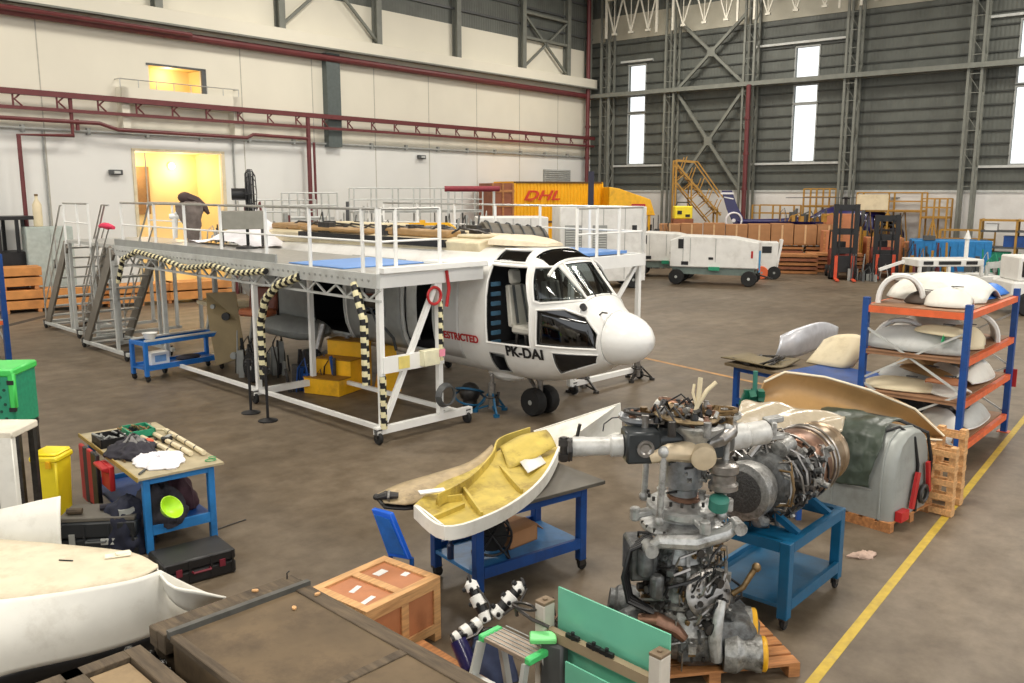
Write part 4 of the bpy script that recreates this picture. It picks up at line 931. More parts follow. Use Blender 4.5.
ribw([near[0]-V(0, 0, .1), G(420, 510, fz)-V(0, 0, .1), G(443, 528, fz)-V(0, 0, .1)], .13, .02, WHITEC, 'rim')
ribw([G(438, 503, fz)-V(0, 0, .03), G(470, 486, fz)-V(0, 0, .02), G(492, 464, fz+.03), G(500, 448, fz+.06), G(530, 437, fz+.1)], .12, .02, YRIB, 'side_wall')
ribw([G(462, 488, fz)-V(0, 0, .05), G(482, 516, fz)-V(0, 0, .05)], .09, .03, YRIB, 'rib'); ribw([G(497, 465, fz)-V(0, 0, .05), G(522, 493, fz)-V(0, 0, .05)], .09, .03, YRIB, 'rib')
ribw([G(430, 517, fz)-V(0, 0, .08), G(464, 503, fz)-V(0, 0, .08)], .08, .025, YRIB, 'rib'); ribw([G(436, 500, fz)-V(0, 0, .04), G(462, 497, fz)-V(0, 0, .04)], .07, .02, YRIB, 'rib')
loft(fair, 'flange', [G(500, 447, fz+.12), G(520, 436, fz+.2), G(546, 430, fz+.24)], [G(508, 470, fz), G(535, 458, fz+.06), G(556, 446, fz+.12)], .03, YRIB, 10, 6, .012)
loft(fair, 'white_card', [G(520, 462, fz+.06), G(538, 452, fz+.06)], [G(528, 473, fz+.04), G(546, 463, fz+.04)], 0, WHITE, 2, 2, .006)
# end panel rising behind
ep = put('tapered_sheet', 'tall white tapering panel standing up beyond the end of the yellow-lined fairing', 'panel', V(bo.x, bo.y, .97)+bx*1.3+by*.6, 0)
P = [Vector(q)-ep.location for q in (G(533, 431, 1.15), G(556, 449, 1.1), G(580, 449, 1.02), D(622, 433, 10.0), D(620, 403, 10.0))]
mb = M(); mb.prism(P, V(.01, .03, 0)); mb.build('panel', WHITEC, ep, smooth=False, bevel=.004)
mb = M(); mb.tube([Vector(q)-ep.location for q in (D(603, 431, 9.85), D(604, 424, 9.8), D(612, 418, 9.8), D(621, 417, 9.8))], .008); mb.build('cable', BLACK, ep)
mb = M(); mb.cyl(Vector(D(577, 437, 9.6))-ep.location, Vector(D(580, 424, 9.6))-ep.location, .02); mb.build('stud', DSTEEL, ep)
# lower grey/tan piece at left end
r = put('skin_strip', 'weathered tan strip of aircraft skin on the bench, curving beside the yellow ribs', 'panel', G(375, 494, 1.0), 0)
A = [G(376, 495, 1.0), G(400, 484, 1.02), G(430, 475, 1.04), G(470, 462, 1.06), G(492, 445, 1.12)]; B = [G(384, 503, .99), G(412, 504, .98), G(440, 492, 1.0), G(462, 478, 1.04), G(496, 458, 1.08)]
loft(r, 'skin', A, B, .03, mat('weathered_tan_skin', (168, 148, 112), .5, 0, .2, 8, dirt=(90, 76, 52), dirt_amt=.7), 16, 6, .015)
loft(r, 'dark_edge', [p-V(0, 0, .04) for p in A[:3]], [p-V(0, 0, .05) for p in B[:3]], 0, BLACK, 8, 3, .02)
r = put('white_card', 'white card lying inside the tan strip at the ribbed fairing', 'card', G(432, 492, 1.1), -.1)
mb = M(); mb.box((0, 0, .01), (.26, .1, .01), (0, 0, .45)); mb.build('card', WHITE, r, smooth=False)
mb = M()
r = put('end_fitting', 'dark and grey metal end fitting at the tip of the tan strip', 'fitting', G(386, 498, 1.03), 0)
mb.tube([(-.08, .02, 0), (0, 0, .03), (.12, .02, .02)], [.03, .045, .03], 8); mb.ball((-.1, .03, 0), .035); mb.build('body', DSTEEL, r)
mb = M(); mb.torus((.03, 0, .02), .05, .012, (1, 0, 0), 12, 5); mb.build('ring', STEEL, r)
# things on the shelf
def onbench(u, v, z): return bo+bx*u+by*v+V(0, 0, z)
r = put('cable_drum', 'black cable reel standing on the workbench shelf', 'reel', onbench(.38, .3, .32), brz-.5)
mb = M(); mb.cyl((0, -.1, .25), (0, .1, .25), .16, n=20); mb.build('cable', RUBBER, r)
for y in (-.11, .11):
    mb = M(); mb.torus((0, y, .25), .2, .014, (0, 1, 0), 24, 6)
    for k in range(6): mb.bar((0, y, .25), (math.cos(k*PI/3)*.2, y, .25+math.sin(k*PI/3)*.2), .016)
    mb.build('flange', BLACK, r)
mb = M()
for y in (-.14, .14): mb.tube([(-.18, y, 0), (0, y, .27), (.18, y, 0)], .012)
mb.tube([(-.18, -.14, .01), (-.18, .14, .01)], .012); mb.tube([(.18, -.14, .01), (.18, .14, .01)], .012); mb.build('stand', BLACK, r)
r = put('cardboard_box', 'brown open-flapped cardboard box on the blue workbench shelf', 'box', onbench(.62, .3, .32), brz+.15)
mb = M()
for a, b in (((0, 0, 0), (.42, .012, .17)), ((0, .33, 0), (.42, .342, .17)), ((0, 0, 0), (.012, .342, .17)), ((.408, 0, 0), (.42, .342, .17)), ((0, 0, 0), (.42, .342, .012))): mb.bb(a, b)
mb.build('carton', CARD, r, smooth=False)
for c, d, ro in (((.21, .09, .185), (.42, .2, .008), (.12, 0, 0)), ((.21, .25, .18), (.42, .2, .008), (-.1, 0, 0)), ((-.05, .17, .14), (.14, .32, .008), (0, -.6, 0)), ((.47, .17, .13), (.14, .32, .008), (0, .7, 0))):
    mb = M(); mb.box(c, d, ro); mb.build('flap', CARD, r, smooth=False)
r = put('spray_can', 'small dark blue spray can on the workbench shelf edge', 'can', onbench(.02, .5, .32), 0)
mb = M(); mb.lathe([(.035, 0), (.036, .14), (.02, .16), (.02, .19)]); mb.build('can', mat('can_dark_blue', (40, 50, 78), .35), r)
mb = M(); mb.cyl((0, 0, .19), (0, 0, .21), .014); mb.build('cap', WHITE, r)
# blue board leaning
r = put('blue_board', 'bright blue hinged board leaning behind the pale wooden crate', 'board', G(400, 572), 0)
o = r.location; q = [D(371, 509, 8.0)-o, D(389, 507, 8.15)-o, D(411, 560, 7.85)-o, D(387, 552, 7.65)-o]
q = [D(371, 509, 8.1), D(390, 514, 8.0), D(409, 560, 7.9), D(388, 556, 8.0)]; 
P = [Vector(p)-o for p in q]
mb = M(); mb.prism(P, V(.03, .05, 0)); mb.build('board', mat('vivid_blue', (24, 92, 204), .4), r, smooth=False, bevel=.006)
mb = M(); mb.prism([P[0]*.9+P[2]*.1, P[1]*.9+P[3]*.1+V(0, 0, -.01), P[2]*.9+P[0]*.1, P[3]*.9+P[1]*.1], V(-.005, -.015, 0)); mb.build('inset', BLUE, r, smooth=False)
mb = M(); mb.bar(P[2]+V(.02, .05, 0), V(P[2].x+.02, P[2].y+.06, 0), .04); mb.bar(P[3]+V(.02, .05, 0), V(P[3].x+.02, P[3].y+.06, 0), .04); mb.build('leg', BLUE, r, smooth=False)
# ---- pale crate ----
def crate(r, L_, W_, H_, mp, mf, fw=.08, ft=.02, side_bat=True, ntop=1):
    mb = M(); mb.bb((ft, ft, .08), (L_-ft, W_-ft, H_-ft)); mb.build('panel', mp, r, smooth=False)
    for a, b in (((0, 0, H_-ft), (L_, fw, H_)), ((0, W_-fw, H_-ft), (L_, W_, H_)), ((0, fw, H_-ft), (fw, W_-fw, H_)), ((L_-fw, fw, H_-ft), (L_, W_-fw, H_))):
        mb = M(); mb.bb(a, b); mb.build('lid_batten', mf, r, smooth=False, bevel=.002)
    for k in range(ntop):
        x = L_*(k+1)/(ntop+1); mb = M(); mb.bb((x-fw/2, fw, H_-ft), (x+fw/2, W_-fw, H_)); mb.build('lid_batten', mf, r, smooth=False, bevel=.002)
    for y0, y1 in ((0, ft), (W_-ft, W_)):
        for a, b in (((0, .08), (L_, .08+fw)), ((0, H_-ft-fw), (L_, H_-ft)), ((0, .08+fw), (fw, H_-ft-fw)), ((L_-fw, .08+fw), (L_, H_-ft-fw)), ((L_/2-fw/2, .08+fw), (L_/2+fw/2, H_-ft-fw))):
            mb = M(); mb.bb((a[0], y0, a[1]), (b[0], y1, b[1])); mb.build('side_batten', mf, r, smooth=False, bevel=.002)
    for x0, x1 in ((0, ft), (L_-ft, L_)):
        for a, b in (((ft, .08), (W_-ft, .08+fw)), ((ft, H_-ft-fw), (W_-ft, H_-ft)), ((ft, .08+fw), (fw, H_-ft-fw)), ((W_-fw, .08+fw), (W_-ft, H_-ft-fw))):
            mb = M(); mb.bb((x0, a[0], a[1]), (x1, b[0], b[1])); mb.build('end_batten', mf, r, smooth=False, bevel=.002)
    for x in (0, L_/2-.04, L_-.08):
        mb = M(); mb.bb((x, 0, 0), (x+.08, W_, .08)); mb.build('skid', mf, r, smooth=False)
ca, cb, cc = V(-1.19, 6.72, 0), V(-.64, 7.41, 0), V(-1.66, 7.22, 0)
rz, L_ = pose(ca, cb)
r = put('wooden_crate', 'pale wooden crate with reddish panels and white stickers, between dark crate and workbench', 'crate', ca, rz)
crate(r, .88, .72, .6, WOODP, WOODL, .085)
for x, y, w_, d_, a in ((.62, .5, .13, .08, .1), (.25, .42, .14, .05, .3), (.18, .18, .16, .05, .2), (.74, .3, .08, .06, .2)):
    mb = M(); mb.box((x, y, .5825), (w_, d_, .003), (0, 0, a)); mb.build('sticker', WHITE, r, smooth=False)
# ---- big dark crates ----
da = V(-1.83, 6.80, 0); rz = math.radians(-44); dp = V(math.cos(rz), math.sin(rz), 0); dd = V(dp.y, -dp.x, 0)
dc = da+dd*1.15
r = put('wooden_crate', 'largest dark weathered crate, its lid filling the bottom edge of the view', 'crate', da, rz)
sgn = -1
Lx, Wy, H_ = 2.7, 1.15, .9
mb = M(); mb.bb((.3, sgn*.02, .08), (Lx-.02, sgn*(Wy-.02), H_-.05)); mb.build('body', WOODD2, r, smooth=False)
mb = M(); mb.bb((.3, sgn*.12, H_-.05), (Lx-.1, sgn*(Wy-.06), H_-.012)); mb.build('lid', WOODD2, r, smooth=False)
for a, b in (((.3, 0), (Lx, .13)), ((.3, Wy-.07), (Lx, Wy)), ((1.6, .13), (1.68, Wy-.07))):
    mb = M(); mb.bb((a[0], sgn*a[1], H_-.05), (b[0], sgn*b[1], H_)); mb.build('lid_batten', WOODD, r, smooth=False, bevel=.005)
mb = M(); mb.bb((0, sgn*-.02, H_-.16), (.13, sgn*(Wy+.02), H_-.015)); mb.build('end_beam', WOODD, r, smooth=False, bevel=.006)
mb = M(); mb.bb((.135, sgn*-.02, H_-.16), (.25, sgn*(Wy+.02), H_-.005)); mb.build('end_beam', WOODD, r, smooth=False, bevel=.006)
mb = M(); mb.bb((.02, sgn*0, .1), (.06, sgn*Wy, H_-.16)); mb.build('end_board', WOODD, r, smooth=False, bevel=.006)
mb = M(); mb.bb((.25, sgn*-.01, H_-.03), (.30, sgn*Wy, H_+.03)); mb.build('metal_strip', mat('grey_strip', (92, 92, 88), .5, .4, .2, 8), r, smooth=False)
for y in (.0, .5, 1.0):
    mb = M(); mb.bb((0, sgn*y, 0), (Lx, sgn*(y+.1), .09)); mb.build('skid', WOODD, r, smooth=False)
for i, (x, y) in enumerate(((.07, .35), (.5, .06), (.55, .3))):
    q = put('wood_chip', ('small pale wood chip on the dark crate\'s end beam', 'small pale chip on the dark crate rim nearest the pale crate', 'small pale chip on the dark crate lid beside its rim')[i], 'wood chip', da+dp*x+dd*y+V(0, 0, H_ if i == 1 else (H_-.015 if i == 0 else H_-.012)), i)
    mb = M(); mb.ball((0, 0, .01), .025, 7, 0, (1.3, .8, .5)); mb.build('chip', WOODL, q)
q = put('nail', 'tiny bent nail standing on the far corner of the dark crate', 'nail', da+dd*.05+dp*.05+V(0, 0, H_-.015), 0)
mb = M(); mb.tube([(0, 0, 0), (0, 0, .05), (.02, 0, .07)], .006); mb.build('nail', DSTEEL, q)
# second dark crate (lower left)
p0 = dc+dd*.16-dp*.02
r = put('wooden_crate', 'weathered crate in the bottom corner under the big white cowling', 'crate', p0, rz)
W2_ = 1.2; Hb = .86
mb = M(); mb.bb((.22, sgn*.02, .08), (1.9, sgn*(W2_-.02), Hb-.06)); mb.build('body', WOODD2, r, smooth=False)
for a, b in (((.2, 0), (1.9, .12)), ((.2, .42), (1.9, .54)), ((.2, .95), (1.9, 1.07)), ((.2, .12), (.32, 1.2))):
    mb = M(); mb.bb((a[0], sgn*a[1], Hb-.06), (b[0], sgn*b[1], Hb)); mb.build('lid_batten', WOODD, r, smooth=False, bevel=.005)
for a, b in (((.34, .14), (1.9, .4)), ((.34, .56), (1.9, .93))):
    mb = M(); mb.bb((a[0], sgn*a[1], Hb-.06), (b[0], sgn*b[1], Hb-.03)); mb.build('lid', mat('light_weathered_ply', (150, 128, 96), .7, 0, .2, 3, dirt=(90, 76, 56), dirt_amt=.6), r, smooth=False)
for y in (.0, 1.0):
    mb = M(); mb.bb((.22, sgn*y, 0), (1.9, sgn*(y+.1), .09)); mb.build('skid', WOODD, r, smooth=False)
q = put('plastic_bag', 'crumpled black plastic with a silver glint stuffed between the two dark crates', 'bag', dc+dd*.13+dp*.25+V(0, 0, .0), rz)
mb = M(); random.seed(4)
mb.rings([[V(math.cos(a)*.3*(1+.25*math.sin(3*a+k)), math.sin(a)*.1*(1+.2*math.cos(5*a+k)), z) for a in [i*PI/8 for i in range(16)]] for k, z in enumerate((0, .3, .5, .66, .72))]); crumple(mb.build('bag', mat('black_film', (8, 8, 9), .25), q), .12, .1, 3)
# ---- big white cowling at left ----
r = put('aircraft_cowling', 'huge white rounded cowling with cream top lying in the lower corner', 'cowling', V(-3.9, 6.3, .08), 0)
E1 = [G(-70, 534, .95), G(0, 540, .95), G(60, 545, .95), G(130, 553, .95), G(157, 566, .95)]
E2 = [G(-70, 608, .95), G(0, 600, .95), G(60, 592, .95), G(130, 580, .95), G(158, 568, .95)]
E3 = [G(-70, 706, .42), G(0, 676, .42), G(100, 652, .42), G(170, 628, .42), G(226, 600, .42)]
E2b = [G(-70, 608, .95), G(0, 600, .95), G(60, 592, .95), G(130, 580, .95), G(160, 570, .94)]
loft(r, 'top', E1, E2, .015, mat('cream_top', (214, 202, 176), .55, 0, .08, 6, dirt=(170, 152, 120), dirt_amt=.5), 30, 8, .02)
loft(r, 'side', E2b, E3, lambda u, v: .1*math.sin(PI*v)*(1-.7*u), WHITEC, 30, 14, .02, (-.1, -1, .25))
loft(r, 'lip', [G(150, 560, .95), G(170, 585, .88), G(200, 592, .80), G(226, 598, .72)], [G(158, 572, .9), G(172, 600, .7), G(196, 612, .55), G(222, 602, .45)], .02, WHITEC, 10, 6, .02)
loft(r, 'back', E1, [V(p.x, p.y, .2) for p in E1], 0, WHITEC, 20, 4, .02)
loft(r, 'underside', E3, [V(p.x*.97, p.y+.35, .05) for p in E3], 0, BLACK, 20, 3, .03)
for x in (-4.2, -3.2): mb = M(); mb.bb((x-r.location.x-.05, .0, -.08), (x-r.location.x+.05, 1.0, .2)); mb.build('cradle', WOODD, r, smooth=False)
q = put('paper_scrap', 'folded cream paper with writing lying on top of the white cowling', 'paper', G(118, 556, .975), .4)
mb = M(); mb.box((0, 0, .01), (.2, .08, .01)); mb.box((.04, .01, .02), (.12, .06, .012), (0, .1, .3)); mb.build('paper', mat('paper_cream', (236, 230, 208), .7), q, smooth=False)
q = put('black_pen', 'black pen lying on top of the white cowling', 'pen', G(66, 561, .975), -.1)
mb = M(); mb.cyl((-.06, 0, .006), (.06, 0, .006), .006); mb.build('pen', BLACK, q)
# standing white sheet
r = put('curved_sheet', 'curved white panel standing behind the white cowling, below the yellow bin', 'panel', G(30, 560, 0), 0)
o = r.location
Aw = [D(-30, 515, 7.7), D(10, 507, 7.7), D(40, 500, 7.7), D(60, 496, 7.7)]; Bw = [D(-30, 570, 7.6), D(10, 570, 7.6), D(40, 570, 7.6), D(63, 570, 7.6)]
loft(r, 'panel', Aw, Bw, .02, WHITEC, 10, 4, .02, (0, -1, 0))
mb = M()
for x in (-30, 55):
    p = D(x, 570, 7.6)-o; mb.bb((p.x-.02, p.y-.02, 0), (p.x+.02, p.y+.02, p.z))
mb.build('leg', DGREY, r, smooth=False)
# white door with a red-striped cloth in it
r = put('cabin_door', 'white aircraft door standing upright below the green crate', 'door', V(-5.33, 8.6, 0), 0)
o = r.location
def dl(px, py, Y=8.6): return D(px, py, Y)-o
mb = M(); mb.bb((-.35, 0, 1.52), (.28, .5, 1.6)); mb.build('top_edge', mat('door_cream', (222, 214, 196), .5), r, bevel=.015)
mb = M()
mb.bb((-.35, 0, .2), (-.28, .08, 1.54)); mb.bb((.08, 0, .2), (.27, .08, 1.54)); mb.bb((-.28, 0, 1.3), (.08, .08, 1.54)); mb.bb((-.28, 0, .2), (.08, .08, .7)); mb.build('skin', WHITEC, r, bevel=.01)
mb = M(); pts = [V(-.26, -.01, .72), V(.02, -.01, .72), V(.07, -.01, .8), V(.07, -.01, 1.2), V(.0, -.01, 1.28), V(-.26, -.01, 1.28)]; mb.tube(pts, .014); mb.build('window_seal', BLACK, r)
mb = M(); mb.bb((-.28, .05, .7), (.08, .06, 1.3)); mb.build('dark_window', DARKIN, r, smooth=False)
mb = M(); mb.bb((-.33, .42, .0), (-.27, .48, 1.52)); mb.bb((.2, .42, 0), (.26, .48, 1.52)); mb.bb((-.33, .02, 0), (-.27, .08, .2)); mb.bb((.2, .02, 0), (.26, .08, .2)); mb.build('stand', DSTEEL, r, smooth=False)
q = put('striped_cloth', 'red and white striped cloth hanging in the white door opening', 'cloth', V(-5.33, 8.56, 0), 0)
mb = M(); mb.rings([[V(-.25+x, -.03+.02*math.sin(9*x+j), .72+j*.07) for x in (0, .06, .12, .14, .12, 0)] for j in range(8)], True, True, 0, lambda j, i: j % 2); mb.build('cloth', [CLOTH, RED], q, smooth=False)
# green crate
r = put('plastic_crate', 'teal green perforated plastic crate with bright green rim, beyond the yellow bin', 'crate', V(-6.22, 9.9, 0), .08)
mb = M(); mb.bb((-.55, 0, 1.25), (.45, .6, 1.9)); mb.build('body', GREEND, r, bevel=.02)
mb = M(); mb.bb((-.57, -.02, 1.88), (.47, .62, 1.97)); mb.bb((.40, -.02, 1.5), (.48, .05, 1.93)); mb.build('rim', GREENP, r, bevel=.02)
HOLE = mat('hole_dark_green', (14, 66, 50), .6)
mb = M()
for i in range(9):
    for j in range(7): mb.cyl((-.5+i*.1+(.05 if j % 2 else 0), -.004, 1.3+j*.085), (-.5+i*.1+(.05 if j % 2 else 0), .01, 1.3+j*.085), .02, n=6)
q = mb.build('perforation', HOLE, r, smooth=False); q['kind'] = 'stuff'
for z in (1.84, 1.52):
    mb = M(); mb.bb((.40, -.03, z-.05), (.47, .02, z)); mb.build('latch', BLACK, r, smooth=False)
mb = M()
for x in (-.5, .38): mb.bb((x, .05, 0), (x+.06, .12, 1.2)); mb.bb((x, .5, 0), (x+.06, .57, 1.2))
mb.bb((-.55, .05, 1.19), (.45, .57, 1.25)); mb.build('stand', DSTEEL, r, smooth=False)
# yellow bin
r = put('waste_bin', 'bright yellow plastic bin beside the blue parts table', 'bin', V(-5.52, 9.95, 0), -.05); r.scale = (.82, .9, 1)
mb = M(); mb.rings([[V(x*k, y*k+.2, z) for x, y in ((-.19, -.19), (.19, -.19), (.19, .19), (-.19, .19))] for z, k in ((0, .82), (.86, 1.0))]); mb.build('body', YELB, r, bevel=.02)
mb = M(); mb.bb((-.21, 0, .84), (.21, .42, .91)); mb.bb((-.19, .02, .91), (.19, .4, .95)); mb.build('lid', YELB, r, bevel=.02)
mb = M(); mb.bb((-.15, -.03, .78), (-.09, .0, .86)); mb.bb((.06, -.03, .78), (.12, .0, .86)); mb.build('clip', YEL, r, smooth=False)
# ---- blue parts table ----
ta, tb2 = G(152, 552), G(211, 542); tx = V(.70, .714, 0)
# near-left corner, long side runs back-left
tn = V(-4.05, 9.25, 0); tx = V(.766, .643, 0); trz = math.atan2(tx.y, tx.x); ty = V(-tx.y, tx.x, 0)
r = put('parts_table', 'blue steel table heaped with tools, cloth and white wadding', 'table', tn, trz)
legs_table(r, .8, 2.2, .88, mat('table_blue', (40, 120, 186), .42, 0, .12, 5, dirt=(30, 70, 110), dirt_amt=.5), .075, shelf=.27, shelf_m=BLUE2, castr=False)
mb = M(); mb.bb((-.06, -.05, .88), (.9, 2.3, .905)); tt = mb.build('tabletop', mat('table_ply', (170, 158, 128), .6, 0, .15, 5, dirt=(120, 105, 80), dirt_amt=.6), r, smooth=False)
mb = M(); mb.bb((-.075, -.05, .87), (-.06, 2.3, .92)); mb.build('yellow_edge', mat('dull_yellow_edge', (160, 136, 70), .5), r, smooth=False)
def ont(x, y, z=.905): return tn+tx*x+ty*y+V(0, 0, z)
for k, (x0, w_, m_) in enumerate(((.02, .11, RED), (.16, .06, BLACK), (.24, .12, RED), (.4, .1, BLACK))):
    q = put('folder_case', ('red flat case nearest the yellow bin', 'thin black flat case between the two red ones', 'second red flat case', 'black flat case nearest the table leg')[k]+' hung at the table end', 'case', ont(-.1-.02*k, 1.98-.26*k*1.0, 0.12+.05*k), trz)
    mb = M(); mb.bb((-.03, -.1, 0), (.02, .12, .72-.02*k)); mb.build('case', m_, q, bevel=.01)
q = put('red_holder', 'red plastic holder hanging on the side of the blue parts table', 'holder', ont(-.14, .75, .56), trz)
mb = M(); mb.bb((-.0, 0, 0), (.06, .35, .3)); mb.prism([(0, 0, .22), (-.08, 0, .26), (-.08, 0, .3), (0, 0, .3)], (0, .35, 0)); mb.build('holder', RED, q, bevel=.01)
def wad(x, y, sx, sy, h, m, name, label, cat, seed, z=.905):
    random.seed(seed); ph = [random.uniform(0, 6) for _ in range(6)]
    q = put(name, label, cat, ont(x, y, z), trz); mb = M()
    mb.rings([[V(math.cos(a)*sx*k*(1+.14*math.sin(3*a+ph[0])+.08*math.sin(7*a+ph[1])), math.sin(a)*sy*k*(1+.12*math.cos(4*a+ph[2])), zz*h*(1+.1*math.sin(5*a+ph[3]))) for a in [i*PI/12 for i in range(24)]] for k, zz in ((1, .0), (1.05, .2), (.92, .55), (.65, .85), (.35, 1.0), (.05, .95))]); crumple(mb.build('bundle', m, q), .09, .09, 2); return q
wad(.32, .42, .26, .34, .09, CLOTH, 'cloth_bundle', 'crumpled white wadding on the near end of the parts table', 'cloth', 1)
wad(.2, .95, .26, .34, .16, DCLOTH, 'work_bag', 'dark blue-black bag with grey panel on the parts table', 'bag', 2)
q = wad(.22, 1.0, .15, .18, .2, mat('grey_bag_fabric', (128, 126, 124), .8), 'bag_pouch', 'grey flap-topped pouch on the dark bag', 'bag', 9)
mb = M(); mb.tube([(-.1, -.1, .16), (0, 0, .24), (.1, .1, .16)], .015); mb.build('strap', BLACK, q)
q = put('orange_pouch', 'small orange-red pouch beside the grey pouch on the parts table', 'pouch', ont(.4, 1.12), trz)
mb = M(); mb.ball((0, 0, .07), .1, 10, 0, (1, .5, .5)); mb.build('pouch', mat('orange_red', (216, 96, 66), .5), q)
for k, (x, y, m_, lb) in enumerate(((.12, 1.6, BLACK, 'open black tool tray at the far corner of the parts table'), (.5, 1.75, GREEND, 'green cutting mat roll at the far end of the parts table'))):
    q = put('tool_tray' if k == 0 else 'green_tray', lb, 'tray', ont(x, y), trz)
    mb = M(); mb.bb((-.16, -.2, 0), (.16, .2, .02))
    for a, b in (((-.16, -.2, 0), (.16, -.18, .11)), ((-.16, .18, 0), (.16, .2, .11)), ((-.16, -.2, 0), (-.14, .2, .11)), ((.14, -.2, 0), (.16, .2, .11))): mb.bb(a, b)
    mb.build('tray', m_, q, smooth=False)
    random.seed(40+k); mb = M()
    for i in range(12):
        x_, y_ = random.uniform(-.12, .12), random.uniform(-.15, .15); mb.cyl((x_, y_, .03+i*.006), (x_+random.uniform(-.1, .1), y_+random.uniform(-.1, .1), .07+i*.006), .014, n=6)
    mb.build('tools', GREY if k == 0 else BRASS, q)
for k in range(3):
    q = put('striped_strut', ('white strut with black bands along the table edge, outermost of the three', 'middle of the three white banded struts on the table', 'innermost of the three white banded struts on the table')[k], 'strut', ont(.82-.13*k, .35+.06*k), trz+.04*k, 'banded struts on the parts table')
    mb = M(); fine = [(0, y*.03, .035) for y in range(0, 44-4*k)]; mb.tube(fine, .03, 8, mf=lambda j, i: 1 if j % 10 in (8,) else 0); mb.build('tube', [CREAM, BLACK], q)
q = put('green_wire', 'loop of thin green wire at the corner of the parts table', 'wire', ont(.8, .1), trz)
mb = M(); mb.torus((0, 0, .01), .06, .006, (0, .1, 1), 16, 5); mb.torus((.05, .08, .012), .04, .005, (0, 0, 1), 16, 5); mb.build('wire', mat('wire_green', (60, 150, 90), .5), q)
random.seed(12)
for k in range(5):
    q = put('hand_tool', ('steel spanner beside the green tray', 'small brass fitting beside the tool tray', 'black screwdriver beyond the struts', 'steel bar behind the grey pouch', 'short pale tube near the far table edge')[k], 'tool', ont((.35, .3, .62, .42, .75)[k], (1.5, 1.75, 1.45, 1.3, 1.85)[k]), random.uniform(0, 3))
    mb = M(); mb.bar((-.1, 0, .012), (.1, 0, .012), .025, .015); mb.torus((.12, 0, .012), .025, .009); mb.build('tool', (STEEL, BRASS, BLACK, STEEL, CREAM)[k], q)
for k, (x, y, a, m_, lb) in enumerate(((.1, 1.3, .3, DGREY, 'black pliers between the tool tray and the dark bag'), (.62, .95, 1.2, STEEL, 'bright spanner between the banded struts and the grey pouch'), (.5, .62, .4, BLACK, 'black pen-like tool beside the white wadding'), (.02, .75, 1.5, BRASS, 'brassy bar along the yellow table edge'), (.3, 2.05, .1, GREY, 'grey bar across the far end of the parts table'), (.72, 2.1, .8, WHITE, 'white tube at the far corner of the parts table'), (.05, .15, .9, DGREY, 'small dark tool at the near corner of the parts table'), (.55, 1.55, .2, BLACK, 'black strap beyond the orange pouch'))):
    q = put('hand_tool', lb, 'tool', ont(x, y), trz+a)
    mb = M(); mb.bar((-.09, 0, .014), (.06, 0, .014), .022, .02); mb.build('handle', m_, q); mb = M(); mb.cyl((.06, 0, .014), (.13, .01, .014), .008, n=6); mb.build('shank', STEEL, q)
# on the table's shelf
wad(.24, .32, .27, .36, .42, DCLOTH, 'clothes_bag', 'dark bag on the lower shelf of the parts table', 'bag', 5, .27)
wad(.5, .7, .27, .4, .46, mat('maroon_dark', (60, 34, 44), .8), 'backpack', 'black backpack with red trim on the lower shelf of the parts table', 'bag', 6, .27)
q = put('lime_bowl', 'lime green round plastic bowl leaning on the dark bags under the table', 'bowl', ont(.2, -.0, .40), trz)
mb = M(); mb.lathe([(.02, .0), (.08, .03), (.13, .10), (.138, .10), (.09, .015), (.02, -.012)], (0, -.12, .1), (.5, -1, .9), 24); mb.build('bowl', LIME, q)
# cases on the floor
def case(name, label, p, rz, d, m, accent=None):
    q = put(name, label, 'case', p, rz); L_, W_, H_ = d
    mb = M(); mb.bb((0, 0, 0), (L_, W_, H_*.55)); mb.build('body', m, q, bevel=.02)
    mb = M(); mb.bb((0, 0, H_*.56), (L_, W_, H_)); mb.build('lid', m, q, bevel=.02)
    mb = M(); mb.tube([(L_*.38, -.01, H_*.5), (L_*.38, -.05, H_*.5), (L_*.62, -.05, H_*.5), (L_*.62, -.01, H_*.5)], .012); mb.build('handle', accent or DGREY, q)
    for x in (.2, .8):
        mb = M(); mb.bb((L_*x-.03, -.015, H_*.42), (L_*x+.03, 0, H_*.7)); mb.build('latch', accent or GREY, q, smooth=False)
    for x in (.05, .35, .65, .95): mb = M(); mb.bb((L_*x-.012, -.008, .02), (L_*x+.012, 0, H_*.96)); mb.build('ridge', m, q, smooth=False)
    return q
c0 = G(172, 592); rzc = pose(G(180, 590), G(235, 578))[0]+.05
case('tool_case', 'black tool case with dark red latches on the floor before the parts table', G(165, 592), rzc+.1, (.75, .5, .27), BLACK, mat('dark_red_trim', (110, 30, 46), .5))
q = case('tool_case', 'large black case with grey lid and white label between the white sheet and parts table', V(-4.98, 9.1, 0), .12, (.85, .5, .42), mat('black_case', (30, 34, 38), .45))
mb = M(); mb.box((.55, -.012, .2), (.16, .01, .07)); mb.build('label', LGREY, q, smooth=False)
mb = M(); mb.bb((.02, .02, .42), (.83, .48, .47)); mb.build('top_tray', mat('grey_case_top', (92, 88, 80), .6), q, bevel=.01)
for k, (x, y) in enumerate(((.15, .15), (.45, .3), (.7, .2))):
    s_ = put('tool_roll', ('brown roll on the large black case nearest the white panel', 'dark roll at the middle of the large black case', 'small grey box on the large black case nearest the table')[k], 'tool', V(-4.98+x, 9.1+y, .47), .3*k)
    mb = M(); mb.tube([(-.08, 0, .04), (.08, .02, .04)], .035, 8) if k < 2 else mb.bb((-.08, -.05, 0), (.08, .05, .06)); mb.build('roll', (WOODD, DCLOTH, GREY)[k], s_)
r = put('thin_rod', 'thin dark rod lying on the floor near the parts table', 'rod', V(0, 0, 0), 0)
mb = M(); mb.cyl(G(214, 531)+V(0, 0, .008), G(246, 520)+V(0, 0, .008), .008); mb.build('rod', DSTEEL, r)
